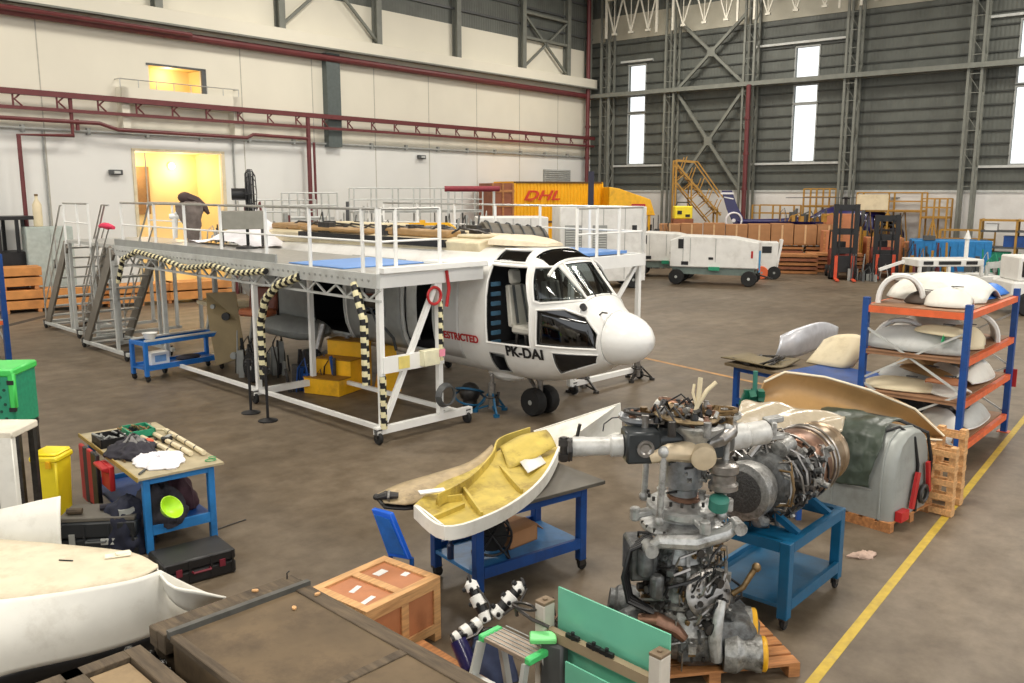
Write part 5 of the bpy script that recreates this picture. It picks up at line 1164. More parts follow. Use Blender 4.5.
# left edge racking
r = put('pallet_rack', 'blue upright of a storage rack rising behind the green crate', 'rack', G(9, 362), RA)
mb = M(); mb.bb((-.06, -.05, 0), (.06, .05, 2.55)); up_ = mb.build('upright', BLUE2, r, smooth=False, bevel=.006)
mb = M(); mb.bb((-.06, 1.0, 0), (.06, 1.1, 2.55)); mb.build('upright', BLUE2, r, smooth=False)
for z in (.9, 1.65):
    mb = M(); mb.bb((-2.6, -.04, z), (-.06, .04, z+.1)); mb.build('beam', ORANGE, r, smooth=False); mb = M(); mb.bb((-2.6, -.04, z+.1), (-.06, 1.1, z+.13)); mb.build('shelf', LGREY, r, smooth=False)
mb = M(); mb.bar((0, 0, .4), (0, 1.05, 1.2), .03); mb.bar((0, 1.05, 1.2), (0, 0, 2.1), .03); mb.build('brace', LGREY, r, smooth=False)
q = put('storage_box', 'dark box on the shelf of the rack by the green crate', 'box', Vector(r.location)+V(-.75, -.55, 1.03), RA)
mb = M(); mb.bb((-.5, .1, 0), (.3, .6, .35)); mb.build('box', BLUE2, q, bevel=.01)

q = put('dark_clothes', 'navy and black clothes bundle slumped between the large black case and parts table', 'clothes', V(-4.35, 9.45, 0), .3)
mb = M(); mb.rings([[V(math.cos(a)*.26*k, math.sin(a)*.3*k, z) for a in [i*PI/10 for i in range(20)]] for k, z in ((1, 0), (1.05, .15), (.95, .35), (.7, .52), (.3, .6))]); crumple(mb.build('clothes', mat('navy_black_cloth', (22, 26, 44), .85, 0, .3, 8), q), .14, .12, 2)
for k, (x, y, lb) in enumerate(((-.02, 1.2, 'brown leather pouch at the yellow edge of the parts table'), (.42, 1.95, 'dark pouch at the far end of the parts table'), (.6, 1.2, 'small black box between the pouches and banded struts'))):
    q = put('tool_pouch', lb, 'pouch', ont(x+.08, y), trz+.4*k)
    mb = M(); mb.box((0, 0, .04), (.14, .1, .08)); mb.build('pouch', (WOODD, DCLOTH, BLACK)[k], q, bevel=.02); mb = M(); mb.box((0, -.02, .085), (.12, .05, .01)); mb.build('flap', (BRASS, DGREY, GREY)[k], q)
# ================= MAIN GEARBOX WITH ROTOR HEAD =================
gp = V(1.42, 7.0, 0)
r = put('wooden_pallet', 'reddish wooden pallet carrying the big rotor gearbox', 'pallet', gp+V(-.35, -.45, 0), .18)
for i in range(7):
    mb = M(); mb.bb((-.15, -.02+i*.16, .1), (1.35, .11+i*.16, .125)); mb.build('deck_board', WOODO, r, smooth=False, bevel=.002)
for x in (-.15, .55, 1.25):
    mb = M(); mb.bb((x, -.02, .0), (x+.1, 1.07, .1)); mb.build('bearer', WOODO, r, smooth=False)
gb = T('main_gearbox', 'tall grey helicopter main gearbox with rotor head on top', 'gearbox', gp+V(0, 0, .125), .1)
# local frame: x right, y away, z up; heights measured from the pallet
def lg(name, prof, o=(0, 0, 0), ax=(0, 0, 1), m=CAST, n=24, pr=None):
    mb = M(); mb.lathe(prof, o, ax, n); return mb.build(name, m, pr or gb)
lg('lower_casing', [(.30, .0), (.36, .05), (.40, .14), (.41, .26), (.37, .32), (.37, .38), (.33, .44)], (.05, 0, .05))
mb = M()
for i in range(16):
    a = i*PI/8; mb.bar((.05+math.cos(a)*.34, math.sin(a)*.34, .08), (.05+math.cos(a)*.40, math.sin(a)*.40, .36), .02, .05)
mb.build('casing_rib', CAST2, gb, smooth=False)
mb = M(); mb.rings([[V(x*k+.25, y*k-.1, z) for x, y in ((-.35, -.28), (.25, -.3), (.38, -.1), (.36, .2), (0, .3), (-.35, .2))] for z, k in ((.0, .7), (.08, 1), (.3, 1.05), (.42, .8))]); mb.build('sump', CAST2, gb, bevel=.02)
for x, y in ((-.34, -.18), (-.3, .2)):
    lg('input_housing', [(.1, 0), (.17, .02), (.18, .12), (.15, .2), (.12, .22), (.12, .26)], (x, y, .3), (-1, -.2 if y < 0 else .2, .15), CAST2, 18)
# right-hand accessory drives with yellow blanking caps
for k, (y, z) in enumerate(((-.34, .15), (-.1, .28))):
    lg('output_drive', [(.16, 0), (.17, .1), (.13, .16), (.14, .24), (.15, .26), (.15, .3)], (.28, y, z), (1, -.25, .0), CAST, 18)
    mb = M(); mb.lathe([(.02, .3), (.135, .3), (.14, .31), (.14, .335), (.125, .345), (.02, .345)], (.28, y, z), (1, -.25, 0), 22); mb.build('yellow_cap', YEL, gb, label='round yellow blanking cap')
lg('mid_casing', [(.33, .44), (.345, .46), (.345, .49), (.30, .50), (.26, .60), (.24, .70), (.26, .74), (.27, .78), (.22, .80)], (.02, 0, .05))
lg('bolted_ring', [(.19, -.02), (.21, 0), (.21, .06), (.18, .08)], (.14, -.24, .62), (.25, -1, .35), STEEL)
for i in range(12):
    a = i*PI/6; c_ = V(.14, -.24, .62)+Vector((.25, -1, .35)).normalized()*.085; 
    d_ = Vector((.25, -1, .35)).normalized(); u_ = d_.cross(V(0, 0, 1)).normalized(); w_ = d_.cross(u_)
    mb = M(); q = c_+u_*math.cos(a)*.165+w_*math.sin(a)*.165; mb.cyl(q-d_*.02, q+d_*.015, .014, n=6); mb.build('ring_bolt', DSTEEL, gb, smooth=False)
for i in range(20):
    a = i*PI/10; mb = M(); mb.cyl((.02+math.cos(a)*.325, math.sin(a)*.325, .53), (.02+math.cos(a)*.325, math.sin(a)*.325, .565), .016, n=6); mb.build('flange_bolt', DSTEEL, gb, smooth=False)
# vertical struts / webs on middle casing
mb = M()
for i in range(10):
    a = i*PI/5+.2; mb.bar((math.cos(a)*.31+.02, math.sin(a)*.31, .52), (math.cos(a)*.2+.02, math.sin(a)*.2, .98), .03, .05)
mb.build('web', CAST, gb, smooth=False)
lg('upper_casing', [(.22, .80), (.20, .86), (.17, .95), (.18, .99), (.24, 1.02), (.33, 1.05), (.35, 1.08), (.34, 1.11), (.27, 1.13), (.22, 1.15), (.22, 1.17)], (0, 0, .05), m=mat('bright_cast', (176, 177, 175), .38, .5, .22, 14, bump=.35, dirt=(72, 64, 54), dirt_amt=.85))
BCAST = MATS['bright_cast']
# swashplate with arms
lg('swashplate', [(.15, 0), (.28, .0), (.30, .02), (.30, .06), (.27, .08), (.2, .075), (.15, .1)], (0, 0, 1.24), (.06, -.05, 1), BCAST, 28)
lg('swashplate_bore', [(.1, .09), (.14, .12), (.14, .15), (.09, .16)], (0, 0, 1.24), (.06, -.05, 1), COPPER, 20)
for k in range(4):
    a = k*PI/2+.15; mb = M(); mb.bar((math.cos(a)*.24, math.sin(a)*.24, 1.27), (math.cos(a)*.42, math.sin(a)*.42, 1.25), .09, .05); mb.cyl((math.cos(a)*.42, math.sin(a)*.42, 1.2), (math.cos(a)*.42, math.sin(a)*.42, 1.31), .045); mb.build('swashplate_arm', BCAST, gb, bevel=.01)
# scissor beam in front
mb = M(); mb.tube([(-.34, -.3, 1.06), (-.28, -.33, 1.12), (0, -.36, 1.11), (.26, -.33, 1.16), (.36, -.28, 1.2)], [.04, .06, .07, .06, .05], 10); mb.build('yoke', BCAST, gb)
for x, z in ((-.35, 1.05), (.37, 1.21)):
    mb = M(); mb.cyl((x, -.38, z), (x, -.22, z), .055); mb.build('yoke_end', BCAST, gb)
# mast
lg('mast', [(.12, 1.3), (.12, 1.45), (.16, 1.47), (.16, 1.72), (.13, 1.74), (.1, 1.9)], m=mat('mast_grey', (150, 154, 158), .35, .5, .2, 8, dirt=(84, 80, 74), dirt_amt=.7))
MASTM = MATS['mast_grey']
# pitch rods
for k, (x, y, band) in enumerate(((-.27, -.28, 0), (.27, -.2, 1), (.2, .3, 0), (-.25, .3, 0))):
    mb = M(); mb.cyl((x, y, 1.28), (x+.02, y, 1.82 if k != 1 else 1.98), .028, n=12); mb.ball((x, y, 1.27), .045); mb.ball((x+.02, y, 1.84 if k != 1 else 2.0), .05); q = mb.build('pitch_rod', BCAST, gb)
    if band:
        mb = M(); mb.cyl((x+.01, y, 1.56), (x+.011, y, 1.59), .033, n=12); mb.build('red_band', RED, q)
# beige lever arm
mb = M(); mb.tube([(-.34, -.22, 1.78), (-.2, -.26, 1.83), (-.02, -.22, 1.82), (.06, -.18, 1.78)], [.05, .07, .09, .06], 10); mb.build('lever', mat('beige_casting', (196, 180, 152), .5, .2, .12, 10), gb)
lg('lever_hub', [(.05, 0), (.1, .01), (.11, .1), (.1, .2), (.04, .21)], (.06, -.34, 1.79), (.1, 1, .1), MATS['beige_casting'], 16)
lg('damper_drum', [(.08, 0), (.12, .02), (.12, .06), (.1, .08), (.1, .14), (.12, .16), (.12, .22), (.08, .24)], (.25, -.26, 1.5), (0, 0, 1), STEEL, 18)
lg('green_cap', [(.07, 0), (.08, .01), (.08, .1), (.05, .12)], (.2, -.3, 1.36), (0, -.3, 1), RGLASS, 14)
# rotor hub : central bowl plus star arms
HZ = 1.97
lg('hub_bowl', [(.08, -.16), (.11, -.12), (.13, -.04), (.2, .02), (.21, .05), (.16, .06), (.13, .03), (.05, .02)], (.06, -.15, HZ), (0, 0, 1), BCAST, 24)
HRB = M(); HRB.lathe([(.17, 0), (.25, .0), (.275, .02), (.26, .04), (.18, .03), (.17, 0)], (.0, -.02, HZ+.08), (.05, -.03, 1), 28, caps=False); HRB.build('hub_ring', mat('hub_brown_ring', (136, 118, 88), .42, .5, .35, 18, dirt=(64, 48, 36), dirt_amt=.8), gb)
lg('hub_core', [(.14, -.12), (.2, -.08), (.2, .05), (.14, .08)], (0, .06, HZ), (0, 0, 1), DSTEEL, 20)
for k, (x, y) in enumerate(((-.34, .1), (.32, .12), (.05, .42))):
    lg('arm_bowl', [(.09, -.12), (.12, -.08), (.14, .0), (.19, .04), (.19, .07), (.14, .07), (.1, .02)], (x, y, HZ+.01), (0, 0, 1), BCAST if k else MASTM, 20)
    random.seed(50+k)
    for i in range(11):
        mb = M(); a = random.uniform(0, 6.28); d_ = random.uniform(.02, .15); mb.cyl((x+math.cos(a)*d_, y+math.sin(a)*d_, HZ+.04), (x+math.cos(a)*(d_+.04), y+math.sin(a)*(d_+.03), HZ+random.uniform(.06, .11)), random.uniform(.01, .03), n=8); mb.build('hub_fitting', (COPPER, BRASS, DSTEEL)[k], gb)
for kk, m_ in enumerate((BRASS, DSTEEL, STEEL, BLACK, CAST, COPPER)):
    random.seed(61+kk*3)
    for i in range(12):
        mb = M(); a = random.uniform(0, 6.28); d_ = random.uniform(.03, .3); z_ = HZ+random.uniform(.07, .15); p = V(math.cos(a)*d_, math.sin(a)*d_, z_)
        if i % 3: mb.cyl(p, p+V(random.uniform(-.06, .06), random.uniform(-.06, .06), random.uniform(-.02, .04)), random.uniform(.012, .03), n=8)
        else: mb.lathe([(.02, -.03), (.035, -.025), (.035, .0), (.02, .02), (.02, .035)], p, (0, 0, 1), 8)
        mb.build('hub_fitting', m_, gb)
random.seed(62)
for i in range(14):
    mb = M(); a = random.uniform(0, 6.28); d_ = random.uniform(.05, .3); mb.tube([(math.cos(a)*d_, math.sin(a)*d_, HZ+.1), (math.cos(a+.4)*d_, math.sin(a+.4)*d_, HZ+.2), (math.cos(a+.9)*(d_+.05), math.sin(a+.9)*(d_+.05), HZ+.1)], .009, 5); mb.build('hub_hose', BLACK, gb)
mb = M(); mb.tube([(.04, -.1, HZ+.1), (.07, -.1, HZ+.22), (.09, -.08, HZ+.42)], .02, 6); mb.tube([(.07, -.1, HZ+.2), (.14, -.1, HZ+.32), (.22, -.08, HZ+.38)], .017, 6); mb.tube([(.06, -.1, HZ+.18), (.03, -.08, HZ+.3), (.05, -.05, HZ+.36)], .012, 6); mb.build('white_strap', CREAM, gb, label='pale strap sticking up from the hub')
# left blade arm: dark box + white sleeve
mb = M(); mb.box((-.40, -.12, HZ-.11), (.28, .24, .26)); bx_ = mb.build('arm_box', mat('dark_hub_box', (52, 56, 58), .35, .3, .15, 8), gb, bevel=.02)
lg('arm_bearing', [(.0, 0), (.035, 0), (.05, .012), (.07, .012), (.07, -.01)], (-.39, -.245, HZ-.11), (0, -1, 0), STEEL, 18, bx_)
mb = M(); mb.rings([[V(x, -.1+math.cos(a)*ry_, HZ-.08+math.sin(a)*rz_) for a in [i*PI/8 for i in range(16)]] for x, ry_, rz_ in ((-.26, .1, .1), (-.1, .08, .09), (.02, .06, .07))]); mb.build('arm_neck', MATS['dark_hub_box'], gb)
lg('blade_sleeve', [(.06, 0), (.09, .01), (.09, .1), (.075, .12), (.075, .3), (.08, .32), (.08, .44), (.06, .46)], (-.53, -.1, HZ-.12), (-1, .12, -.03), mat('sleeve_grey_white', (196, 196, 192), .4, .1, .1, 8, dirt=(120, 116, 108), dirt_amt=.5), 20)
mb = M(); mb.bar((-.95, -.1, HZ-.08), (-1.06, -.08, HZ-.08), .08, .05); mb.bar((-.95, -.1, HZ-.2), (-1.06, -.08, HZ-.2), .08, .05); mb.cyl((-1.02, -.09, HZ-.24), (-1.02, -.09, HZ-.04), .03); mb.torus((-.98, -.1, HZ-.14), .08, .02, (1, 0, 0), 14, 5); mb.build('sleeve_fork', DSTEEL, gb)
# right blade sleeve
lg('blade_sleeve', [(.07, 0), (.11, .01), (.11, .16), (.095, .18), (.1, .2), (.1, .36), (.08, .38)], (.34, -.05, HZ-.1), (1, .2, .07), MATS['sleeve_grey_white'], 22)
mb = M(); mb.bar((.70, .06, HZ+.01), (.86, .1, HZ+.02), .09, .05); mb.bar((.70, .02, HZ-.12), (.86, .06, HZ-.12), .09, .05); mb.box((.76, .05, HZ-.06), (.05, .12, .14)); mb.build('sleeve_fork', BCAST, gb, bevel=.01)
mb = M(); mb.tube([(.12, -.22, HZ-.1), (.22, -.26, HZ-.04), (.32, -.2, HZ+.0), (.36, -.12, HZ+.04)], [.05, .06, .055, .04], 10); mb.build('drag_damper', STEEL, gb)
# back blade sleeve
lg('blade_sleeve', [(.07, 0), (.1, .01), (.1, .3), (.08, .34)], (.03, .55, HZ-.05), (.1, 1, 0), WHITEC, 18)
# more of the star hub: a second ring, links, cups
for k, (x, y, R0_, m_) in enumerate(((.32, .12, .15, BRASS), (-.34, .1, .14, DSTEEL), (.05, .42, .15, COPPER))):
    mb = M(); mb.torus((x, y, HZ+.1), R0_, .018, (.1*k, .1, 1), 22, 6); mb.torus((x, y, HZ+.06), R0_*.6, .02, (0, .1, 1), 18, 6); mb.build('clamp_ring', m_, gb)
for k in range(8):
    a = k*PI/4+.2; mb = M(); mb.bar((math.cos(a)*.2, math.sin(a)*.2, HZ+.05), (math.cos(a)*.36, math.sin(a)*.36, HZ+.07+.02*(k % 2)), .05, .03); mb.cyl((math.cos(a)*.36, math.sin(a)*.36, HZ-.0), (math.cos(a)*.36, math.sin(a)*.36, HZ+.12), .032, n=10); mb.build('hub_link', (STEEL, DSTEEL, CAST, BRASS)[k % 4], gb)
mb = M(); mb.box((.17, -.2, HZ-.12), (.16, .14, .16)); mb.build('dark_link_box', MATS['dark_hub_box'], gb, bevel=.015) if 'dark_hub_box' in MATS else None
# hydraulic pipes on left, cluster of boxes and lines
for k in range(4):
    mb = M(); mb.tube([(-.30, -.1-.05*k, 1.1), (-.44-.02*k, -.14-.04*k, 1.02), (-.5-.02*k, -.16-.04*k, .8), (-.46-.02*k, -.18-.04*k, .6), (-.3, -.26-.03*k, .5)], .016, 6); mb.build('hydraulic_hose', BLACK, gb)
mb = M(); mb.box((-.36, -.05, .88), (.24, .3, .32)); mb.cyl((-.36, -.22, .78), (-.36, -.22, 1.02), .07); mb.cyl((-.28, -.3, .62), (-.28, -.3, .82), .06); mb.build('hydraulic_block', CAST2, gb, bevel=.02)
mb = M(); mb.tube([(-.42, -.3, .44), (-.3, -.36, .46), (-.14, -.36, .38), (-.06, -.38, .3)], [.05, .07, .06, .04], 10); mb.build('oil_filter', COPPER, gb, label='copper-coloured pipe elbow')
lg('starter_drum', [(.06, 0), (.12, .02), (.13, .05), (.13, .2), (.1, .22)], (-.36, -.3, .25), (-.3, -1, .3), DSTEEL, 16)
mb = M(); mb.tube([(.2, -.42, .12), (.17, -.44, .3), (.2, -.42, .5), (.24, -.36, .6)], [.05, .055, .045, .04], 10); mb.build('oil_pipe', BCAST, gb)
mb = M(); mb.tube([(.36, -.28, .62), (.44, -.3, .68), (.5, -.28, .76), (.55, -.26, .82)], .025, 8); mb.ball((.56, -.26, .83), .04); mb.build('brass_pipe', BRASS, gb)
random.seed(71)
for j in range(6):
    for i in range(14):
        mb = M(); a = random.uniform(PI*.9, PI*2.15); z = random.uniform(.1, 1.05); rr = .28+.1*random.random()+(.08 if z < .45 else 0)
        p = V(.03+math.cos(a)*rr, math.sin(a)*rr, z)
        if j % 3 == 0: mb.tube([p, p+V(math.cos(a)*.06, math.sin(a)*.06, .05), p+V(math.cos(a+.4)*.07, math.sin(a+.4)*.07, .12), V(.03+math.cos(a+.5)*rr, math.sin(a+.5)*rr, z+.16)], random.uniform(.008, .016), 5)
        elif j % 3 == 1: mb.cyl(p-V(math.cos(a), math.sin(a), 0)*.05, p+V(math.cos(a), math.sin(a), 0)*.06, random.uniform(.02, .05), n=8)
        else: mb.box(p, (random.uniform(.04, .09), .06, random.uniform(.04, .1)), (0, 0, a))
        mb.build(('pipe', 'connector', 'bracket')[j % 3], (STEEL, DSTEEL, CAST, BLACK, CAST2, BRASS)[j], gb)
for z_, R_0, n_, cx in ((.06, .40, 26, .05), (.43, .345, 24, .05), (1.09, .335, 22, 0), (1.33, .285, 20, 0)):
    for i in range(n_):
        a = i*2*PI/n_
        if -.25 < math.sin(a)*1: 
            if z_ < .1 and i % 2: continue
        if math.sin(a) > .45: continue
        mb = M(); mb.cyl((cx+math.cos(a)*R_0, math.sin(a)*R_0, z_+.04), (cx+math.cos(a)*R_0, math.sin(a)*R_0, z_+.075), .013, n=6); mb.build('casing_bolt', DSTEEL, gb, smooth=False)
random.seed(171)
for j in range(8):
    for i in range(14):
        mb = M(); a = random.uniform(PI*1.0, PI*2.1); z = random.uniform(.12, 1.0) if j < 6 else random.uniform(1.4, 1.9); rr = (.3 if z > .5 else .38) if j < 6 else .14
        p = V(.03+math.cos(a)*rr, math.sin(a)*rr, z); q_ = V(math.cos(a), math.sin(a), 0)
        if j % 4 == 0: mb.tube([p, p+q_*.05, p+q_*.06+V(0, 0, -.1), p+q_*.02+V(0, 0, -.17)], .007, 5)
        elif j % 4 == 1: mb.lathe([(.012, -.02), (.022, 0), (.022, .02), (.012, .025), (.012, .05)], p, q_, 8)
        elif j % 4 == 2: mb.box(p, (random.uniform(.03, .07), .04, random.uniform(.03, .08)), (0, 0, a)); mb.cyl(p, p+q_*.07, .012, n=6)
        else:
            a2 = a+random.uniform(.3, .8); mb.tube([p, p+q_*.04, V(.03+math.cos((a+a2)/2)*(rr+.06), math.sin((a+a2)/2)*(rr+.06), z+.02), V(.03+math.cos(a2)*rr, math.sin(a2)*rr, z+.03)], .01, 5)
        mb.build(('thin_pipe', 'union', 'mounting_block', 'thin_pipe')[j % 4], (BLACK, STEEL, CAST2, DSTEEL, STEEL, BRASS, CAST, BLACK)[j], gb)
# ================= TURBINE ON BLUE STAND =================
sa = V(2.5, 7.48, 0); srz = math.radians(48); sx_ = V(math.cos(srz), math.sin(srz), 0); sy_ = V(-math.sin(srz), math.cos(srz), 0)
r = put('engine_stand', 'teal blue steel stand holding the turbine engine', 'stand', sa, srz)
legs_table(r, 1.28, .92, .86, TEAL, .1, shelf=.26)
mb = M(); mb.bb((.05, .08, .8), (.35, .85, .86)); mb.build('cross_plate', TEAL, r, smooth=False)
for x in (.3, 1.0):
    for y0, y1 in ((.06, .3), (.86, .62)): mb = M(); mb.bar((x, y0, .86), (x, y1, 1.0), .06); mb.build('cradle', TEAL, r, smooth=False)
en = T('turbine_engine', 'turbine engine with mesh intake and tangled pipes on the teal blue stand', 'engine', sa+sy_*.46-sx_*.06+V(0, 0, 1.27), srz); en.scale = (1.1, 1.06, 1.06)
def le(name, prof, o=(0, 0, 0), ax=(1, 0, 0), m=STEEL, n=28, pr=None):
    mb = M(); mb.lathe(prof, o, ax, n); return mb.build(name, m, pr or en)
MESH_ = mat('intake_mesh', (84, 84, 84), .45, .6, .3, 60, bump=.5)
le('intake_screen', [(.001, -.02), (.15, -.03), (.225, -.01), (.235, .02)], m=MESH_)
le('intake_rim', [(.235, -.02), (.255, -.01), (.26, .05), (.25, .14), (.22, .22), (.2, .26)], m=CAST)
for k, (y, z) in enumerate(((-.12, -.26), (.1, -.28))):
    mb = M(); mb.tube([(.02, y, z+.08), (.08, y, z), (.2, y, z-.04)], [.05, .06, .05], 10); mb.build('intake_foot', CAST, en)
le('gearbox_drum', [(.2, .24), (.26, .27), (.28, .32), (.28, .42), (.24, .46)], m=CAST2)
le('compressor_case', [(.24, .44), (.27, .47), (.27, .62), (.25, .64), (.25, .8), (.28, .83)], m=STEEL)
le('combustion_case', [(.28, .82), (.32, .86), (.33, .9), (.33, 1.1), (.31, 1.15)], m=COPPER)
le('exhaust_case', [(.31, 1.14), (.34, 1.17), (.34, 1.2), (.3, 1.24), (.29, 1.5), (.31, 1.52), (.31, 1.55), (.28, 1.56), (.26, 1.5)], m=mat('exhaust_metal', (158, 140, 118), .32, .85, .2, 7, dirt=(90, 66, 46), dirt_amt=.5))
for x in (.47, .64, .83, 1.16, 1.24):
    mb = M(); mb.torus((x, 0, 0), .285 if x < .8 else .335, .014, (1, 0, 0), 28, 6); mb.build('clamp_ring', STEEL, en)
for i in range(18):
    a = i*PI/9; mb = M(); mb.cyl((.83, math.cos(a)*.31, math.sin(a)*.31), (.87, math.cos(a)*.31, math.sin(a)*.31), .014, n=6); mb.build('flange_bolt', DSTEEL, en, smooth=False)
random.seed(81)
for j in range(10):
    for i in range(13):
        mb = M(); x = random.uniform(.25, 1.05); a = random.uniform(PI*.1, PI*1.75)+PI*.0; R0 = .3+.03*random.random()
        f = lambda a, x, R: V(x, -math.cos(a-PI/2)*R*1.0, math.sin(a-PI/2)*R*-1.0)
        if j % 3 != 2:
            da = random.uniform(.5, 1.5); dx = random.uniform(-.25, .25); R1 = R0+random.uniform(.02, .07)
            mb.tube([f(a, x, R0-.04), f(a+da*.15, x+dx*.1, R1), f(a+da*.5, x+dx*.5, R1), f(a+da*.85, x+dx*.9, R1), f(a+da, x+dx, R0-.04)], random.uniform(.006, .015), 6)
        else:
            p = f(a, x, R0); mb.box(p, (random.uniform(.06, .14), random.uniform(.06, .12), random.uniform(.05, .1)), (a, 0, .2*i)); mb.cyl(p, p+f(a, 0, .1), .03, n=8)
        mb.build(('pipe', 'wiring', 'accessory')[j % 3], (STEEL, DSTEEL, CAST, DSTEEL, STEEL, CAST2, BRASS, BLACK, DSTEEL, CAST)[j], en)
le('starter_motor', [(.05, 0), (.08, .01), (.08, .2), (.06, .22)], (.4, -.12, .3), (1, 0, .1), CAST)
mb = M(); mb.tube([(.2, .05, .26), (.3, 0, .38), (.5, -.05, .4), (.7, -.05, .36), (.85, 0, .3)], .03, 8); mb.build('bleed_pipe', STEEL, en)
# ================= TANK, TARP, PALLETS =================
ta_ = V(4.47, 9.90, 0); trd = math.atan2((10.58-9.86), (5.28-4.47)); tl = V(math.cos(trd), math.sin(trd), 0); tn_ = V(-tl.y, tl.x, 0)
r = put('wooden_pallet', 'low wooden pallet under the grey engine container', 'pallet', ta_, trd)
for i in range(6):
    mb = M(); mb.bb((-.03, -.02+i*.2, .1), (1.1, .12+i*.2, .12)); mb.build('deck_board', WOODO, r, smooth=False)
for x in (-.03, .5, 1.0):
    mb = M(); mb.bb((x, -.02, 0), (x+.1, 1.14, .1)); mb.build('bearer', WOODO, r, smooth=False)
r = put('engine_container', 'grey rounded steel container with straps, half under a dark green tarpaulin', 'container', ta_+V(0, 0, .12), trd)
CON = mat('container_grey', (150, 154, 150), .45, .1, .08, 4, dirt=(110, 108, 100), dirt_amt=.5)
PF = [(.0, .0), (.0, .5), (.04, .75), (.14, .93), (.3, 1.02), (.5, 1.05), (.7, 1.02), (.86, .93), (.96, .75), (1.0, .5), (1.0, 0)]
PR = lambda y, k: [V(.5+(x-.5)*k, y, z*(.75+.25*k) if z > .4 else z) for x, z in PF]
mb = M(); mb.rings([PR(.0, .86), PR(.03, .95), PR(.09, 1), PR(1.5, 1), PR(1.6, .95), PR(1.65, .8)]); mb.build('body', CON, r)
for y in (.14, .75, 1.35):
    mb = M(); mb.tube([V(.5+(x-.5)*1.01, y, z*1.01) for x, z in PF], .014, 6); mb.build('rib', CON, r)
mb = M(); mb.tube([(.62, -.02, 0), (.6, -.02, .6), (.5, .0, .95), (.4, .15, 1.07), (.2, .3, 1.0)], .02, 6); mb.build('strap', BLACK, r)
mb = M(); mb.tube([(.95, -.01, .1), (.97, -.02, .6), (.85, .0, .95), (.75, .3, 1.06), (.7, 1.0, 1.07)], .024, 6); mb.build('strap', BLACK, r)
mb = M(); mb.box((.5, -.05, .3), (.08, .04, .45), (0, .25, 0)); mb.box((.2, -.05, .06), (.2, .08, .12)); mb.box((.85, -.05, .4), (.06, .04, .4), (0, -.2, 0)); mb.build('red_ratchet', RED, r, smooth=False)
mb = M(); mb.torus((.7, -.07, .22), .1, .03, (0, 1, 0), 14, 6); mb.build('valve_wheel', DSTEEL, r)
B0 = M(); B0.bb((-.012, .25, .34), (0, .8, .355)); B0.build('plate', LGREY, r, smooth=False)
tr = put('tarpaulin', 'dark green tarpaulin draped over the upper side of the grey engine container', 'tarpaulin', ta_+V(0, 0, .12), trd)
tp = [(-.065, .42), (-.06, .6), (-.02, .81), (.1, 1.0), (.27, 1.09), (.5, 1.12), (.62, 1.11)]
def tarpf(u, v):
    k = v*(len(tp)-1); i = min(int(k), len(tp)-2); t = k-i; x = tp[i][0]*(1-t)+tp[i+1][0]*t; z = tp[i][1]*(1-t)+tp[i+1][1]*t
    e = .04*math.sin(9*v+1)
    return V(x-.018*abs(math.sin(13*u+4*v))*(1-v), .22+e+1.25*u, z+.012*math.sin(15*u+7*v)-.06*(1-v)*math.sin(4*u+.5))
mb = M(); mb.patch(tarpf, 40, 24); crumple(mb.build('sheet', TARP, tr, solid=.012), .03, .12, 1)
for k in range(2):
    p = V(5.42+.32*k, 10.36+.42*k, 0)
    q = put('wooden_pallet', ('upright pale pallet standing on edge beside the grey engine container' if k == 0 else 'upright pale pallet at the foot of the orange-beamed rack'), 'pallet', p, trd+.05)
    H_ = .88 if k == 0 else 1.0
    for i in range(5):
        z = .02+i*(H_-.14)/4
        mb = M(); mb.bb((0, 0, z), (.02, .62, z+.075)); mb.build('deck_board', WOODL, q, smooth=False)
        mb = M(); mb.bb((.12, 0, z), (.14, .62, z+.075)); mb.build('deck_board', WOODL, q, smooth=False)
    for y in (0, .27, .54):
        mb = M(); mb.bb((.02, y, 0), (.12, y+.08, H_)); mb.build('bearer', WOODL, q, smooth=False)
q = put('rag', 'crumpled pinkish rag on the floor beside the teal engine stand', 'rag', G(863, 557), .2)
mb = M(); random.seed(9); mb.rings([[V(math.cos(a)*.15*k*(1+.3*math.sin(3*a)), math.sin(a)*.07*k*(1+.2*math.cos(5*a)), z) for a in [i*PI/8 for i in range(16)]] for k, z in ((1, 0), (1.05, .02), (.7, .05), (.2, .06))]); crumple(mb.build('cloth', mat('pinkish_rag', (186, 160, 144), .8), q), .06, .05, 2)
# ================= BROWN COWLINGS =================
cw = put('cowling_shell', 'long curved tan cowling shell lying concave side up behind the turbine', 'cowling', V(3.6, 11.2, 1.0), 0)
A = [D(762, 402, 11.2), D(764, 382, 11.25), D(785, 372, 11.3), D(825, 377, 11.2), D(870, 390, 11.0), D(915, 409, 10.9), D(944, 436, 10.8)]
B = [D(764, 406, 10.9), D(775, 410, 10.9), D(800, 414, 10.8), D(835, 420, 10.8), D(870, 430, 10.75), D(905, 438, 10.7), D(942, 440, 10.7)]
loft(cw, 'shell', A, B, .22, TAN, 30, 12, .02, (0, 1, -.3))
o = cw.location
mb = M(); mb.tube([p-o for p in A[1:]], .016, 6); mb.build('rim', BRIM, cw)
mb = M(); mb.tube([p-o for p in B], .012, 6); mb.build('rim', BRIM, cw)
mb = M(); mb.torus(D(840, 412, 10.95)-o, .3, .012, (.2, -1, .5), 18, 5, 0, .2, 2.8); mb.build('stiffener', TAN, cw)
for x in (3.35,):
    mb = M(); mb.bb((x-o.x-.04, -.2, -1.0), (x-o.x+.04, -.1, .2)); mb.bb((x-o.x-.04, -.35, -1.0), (x-o.x+.04, .1, -.95)); mb.build('prop', BLUE2, cw, smooth=False)
q = put('wrapped_panel', 'plastic-wrapped pale panel lying between the turbine and the tan cowling', 'panel', V(3.2, 10.2, 1.2), 0)
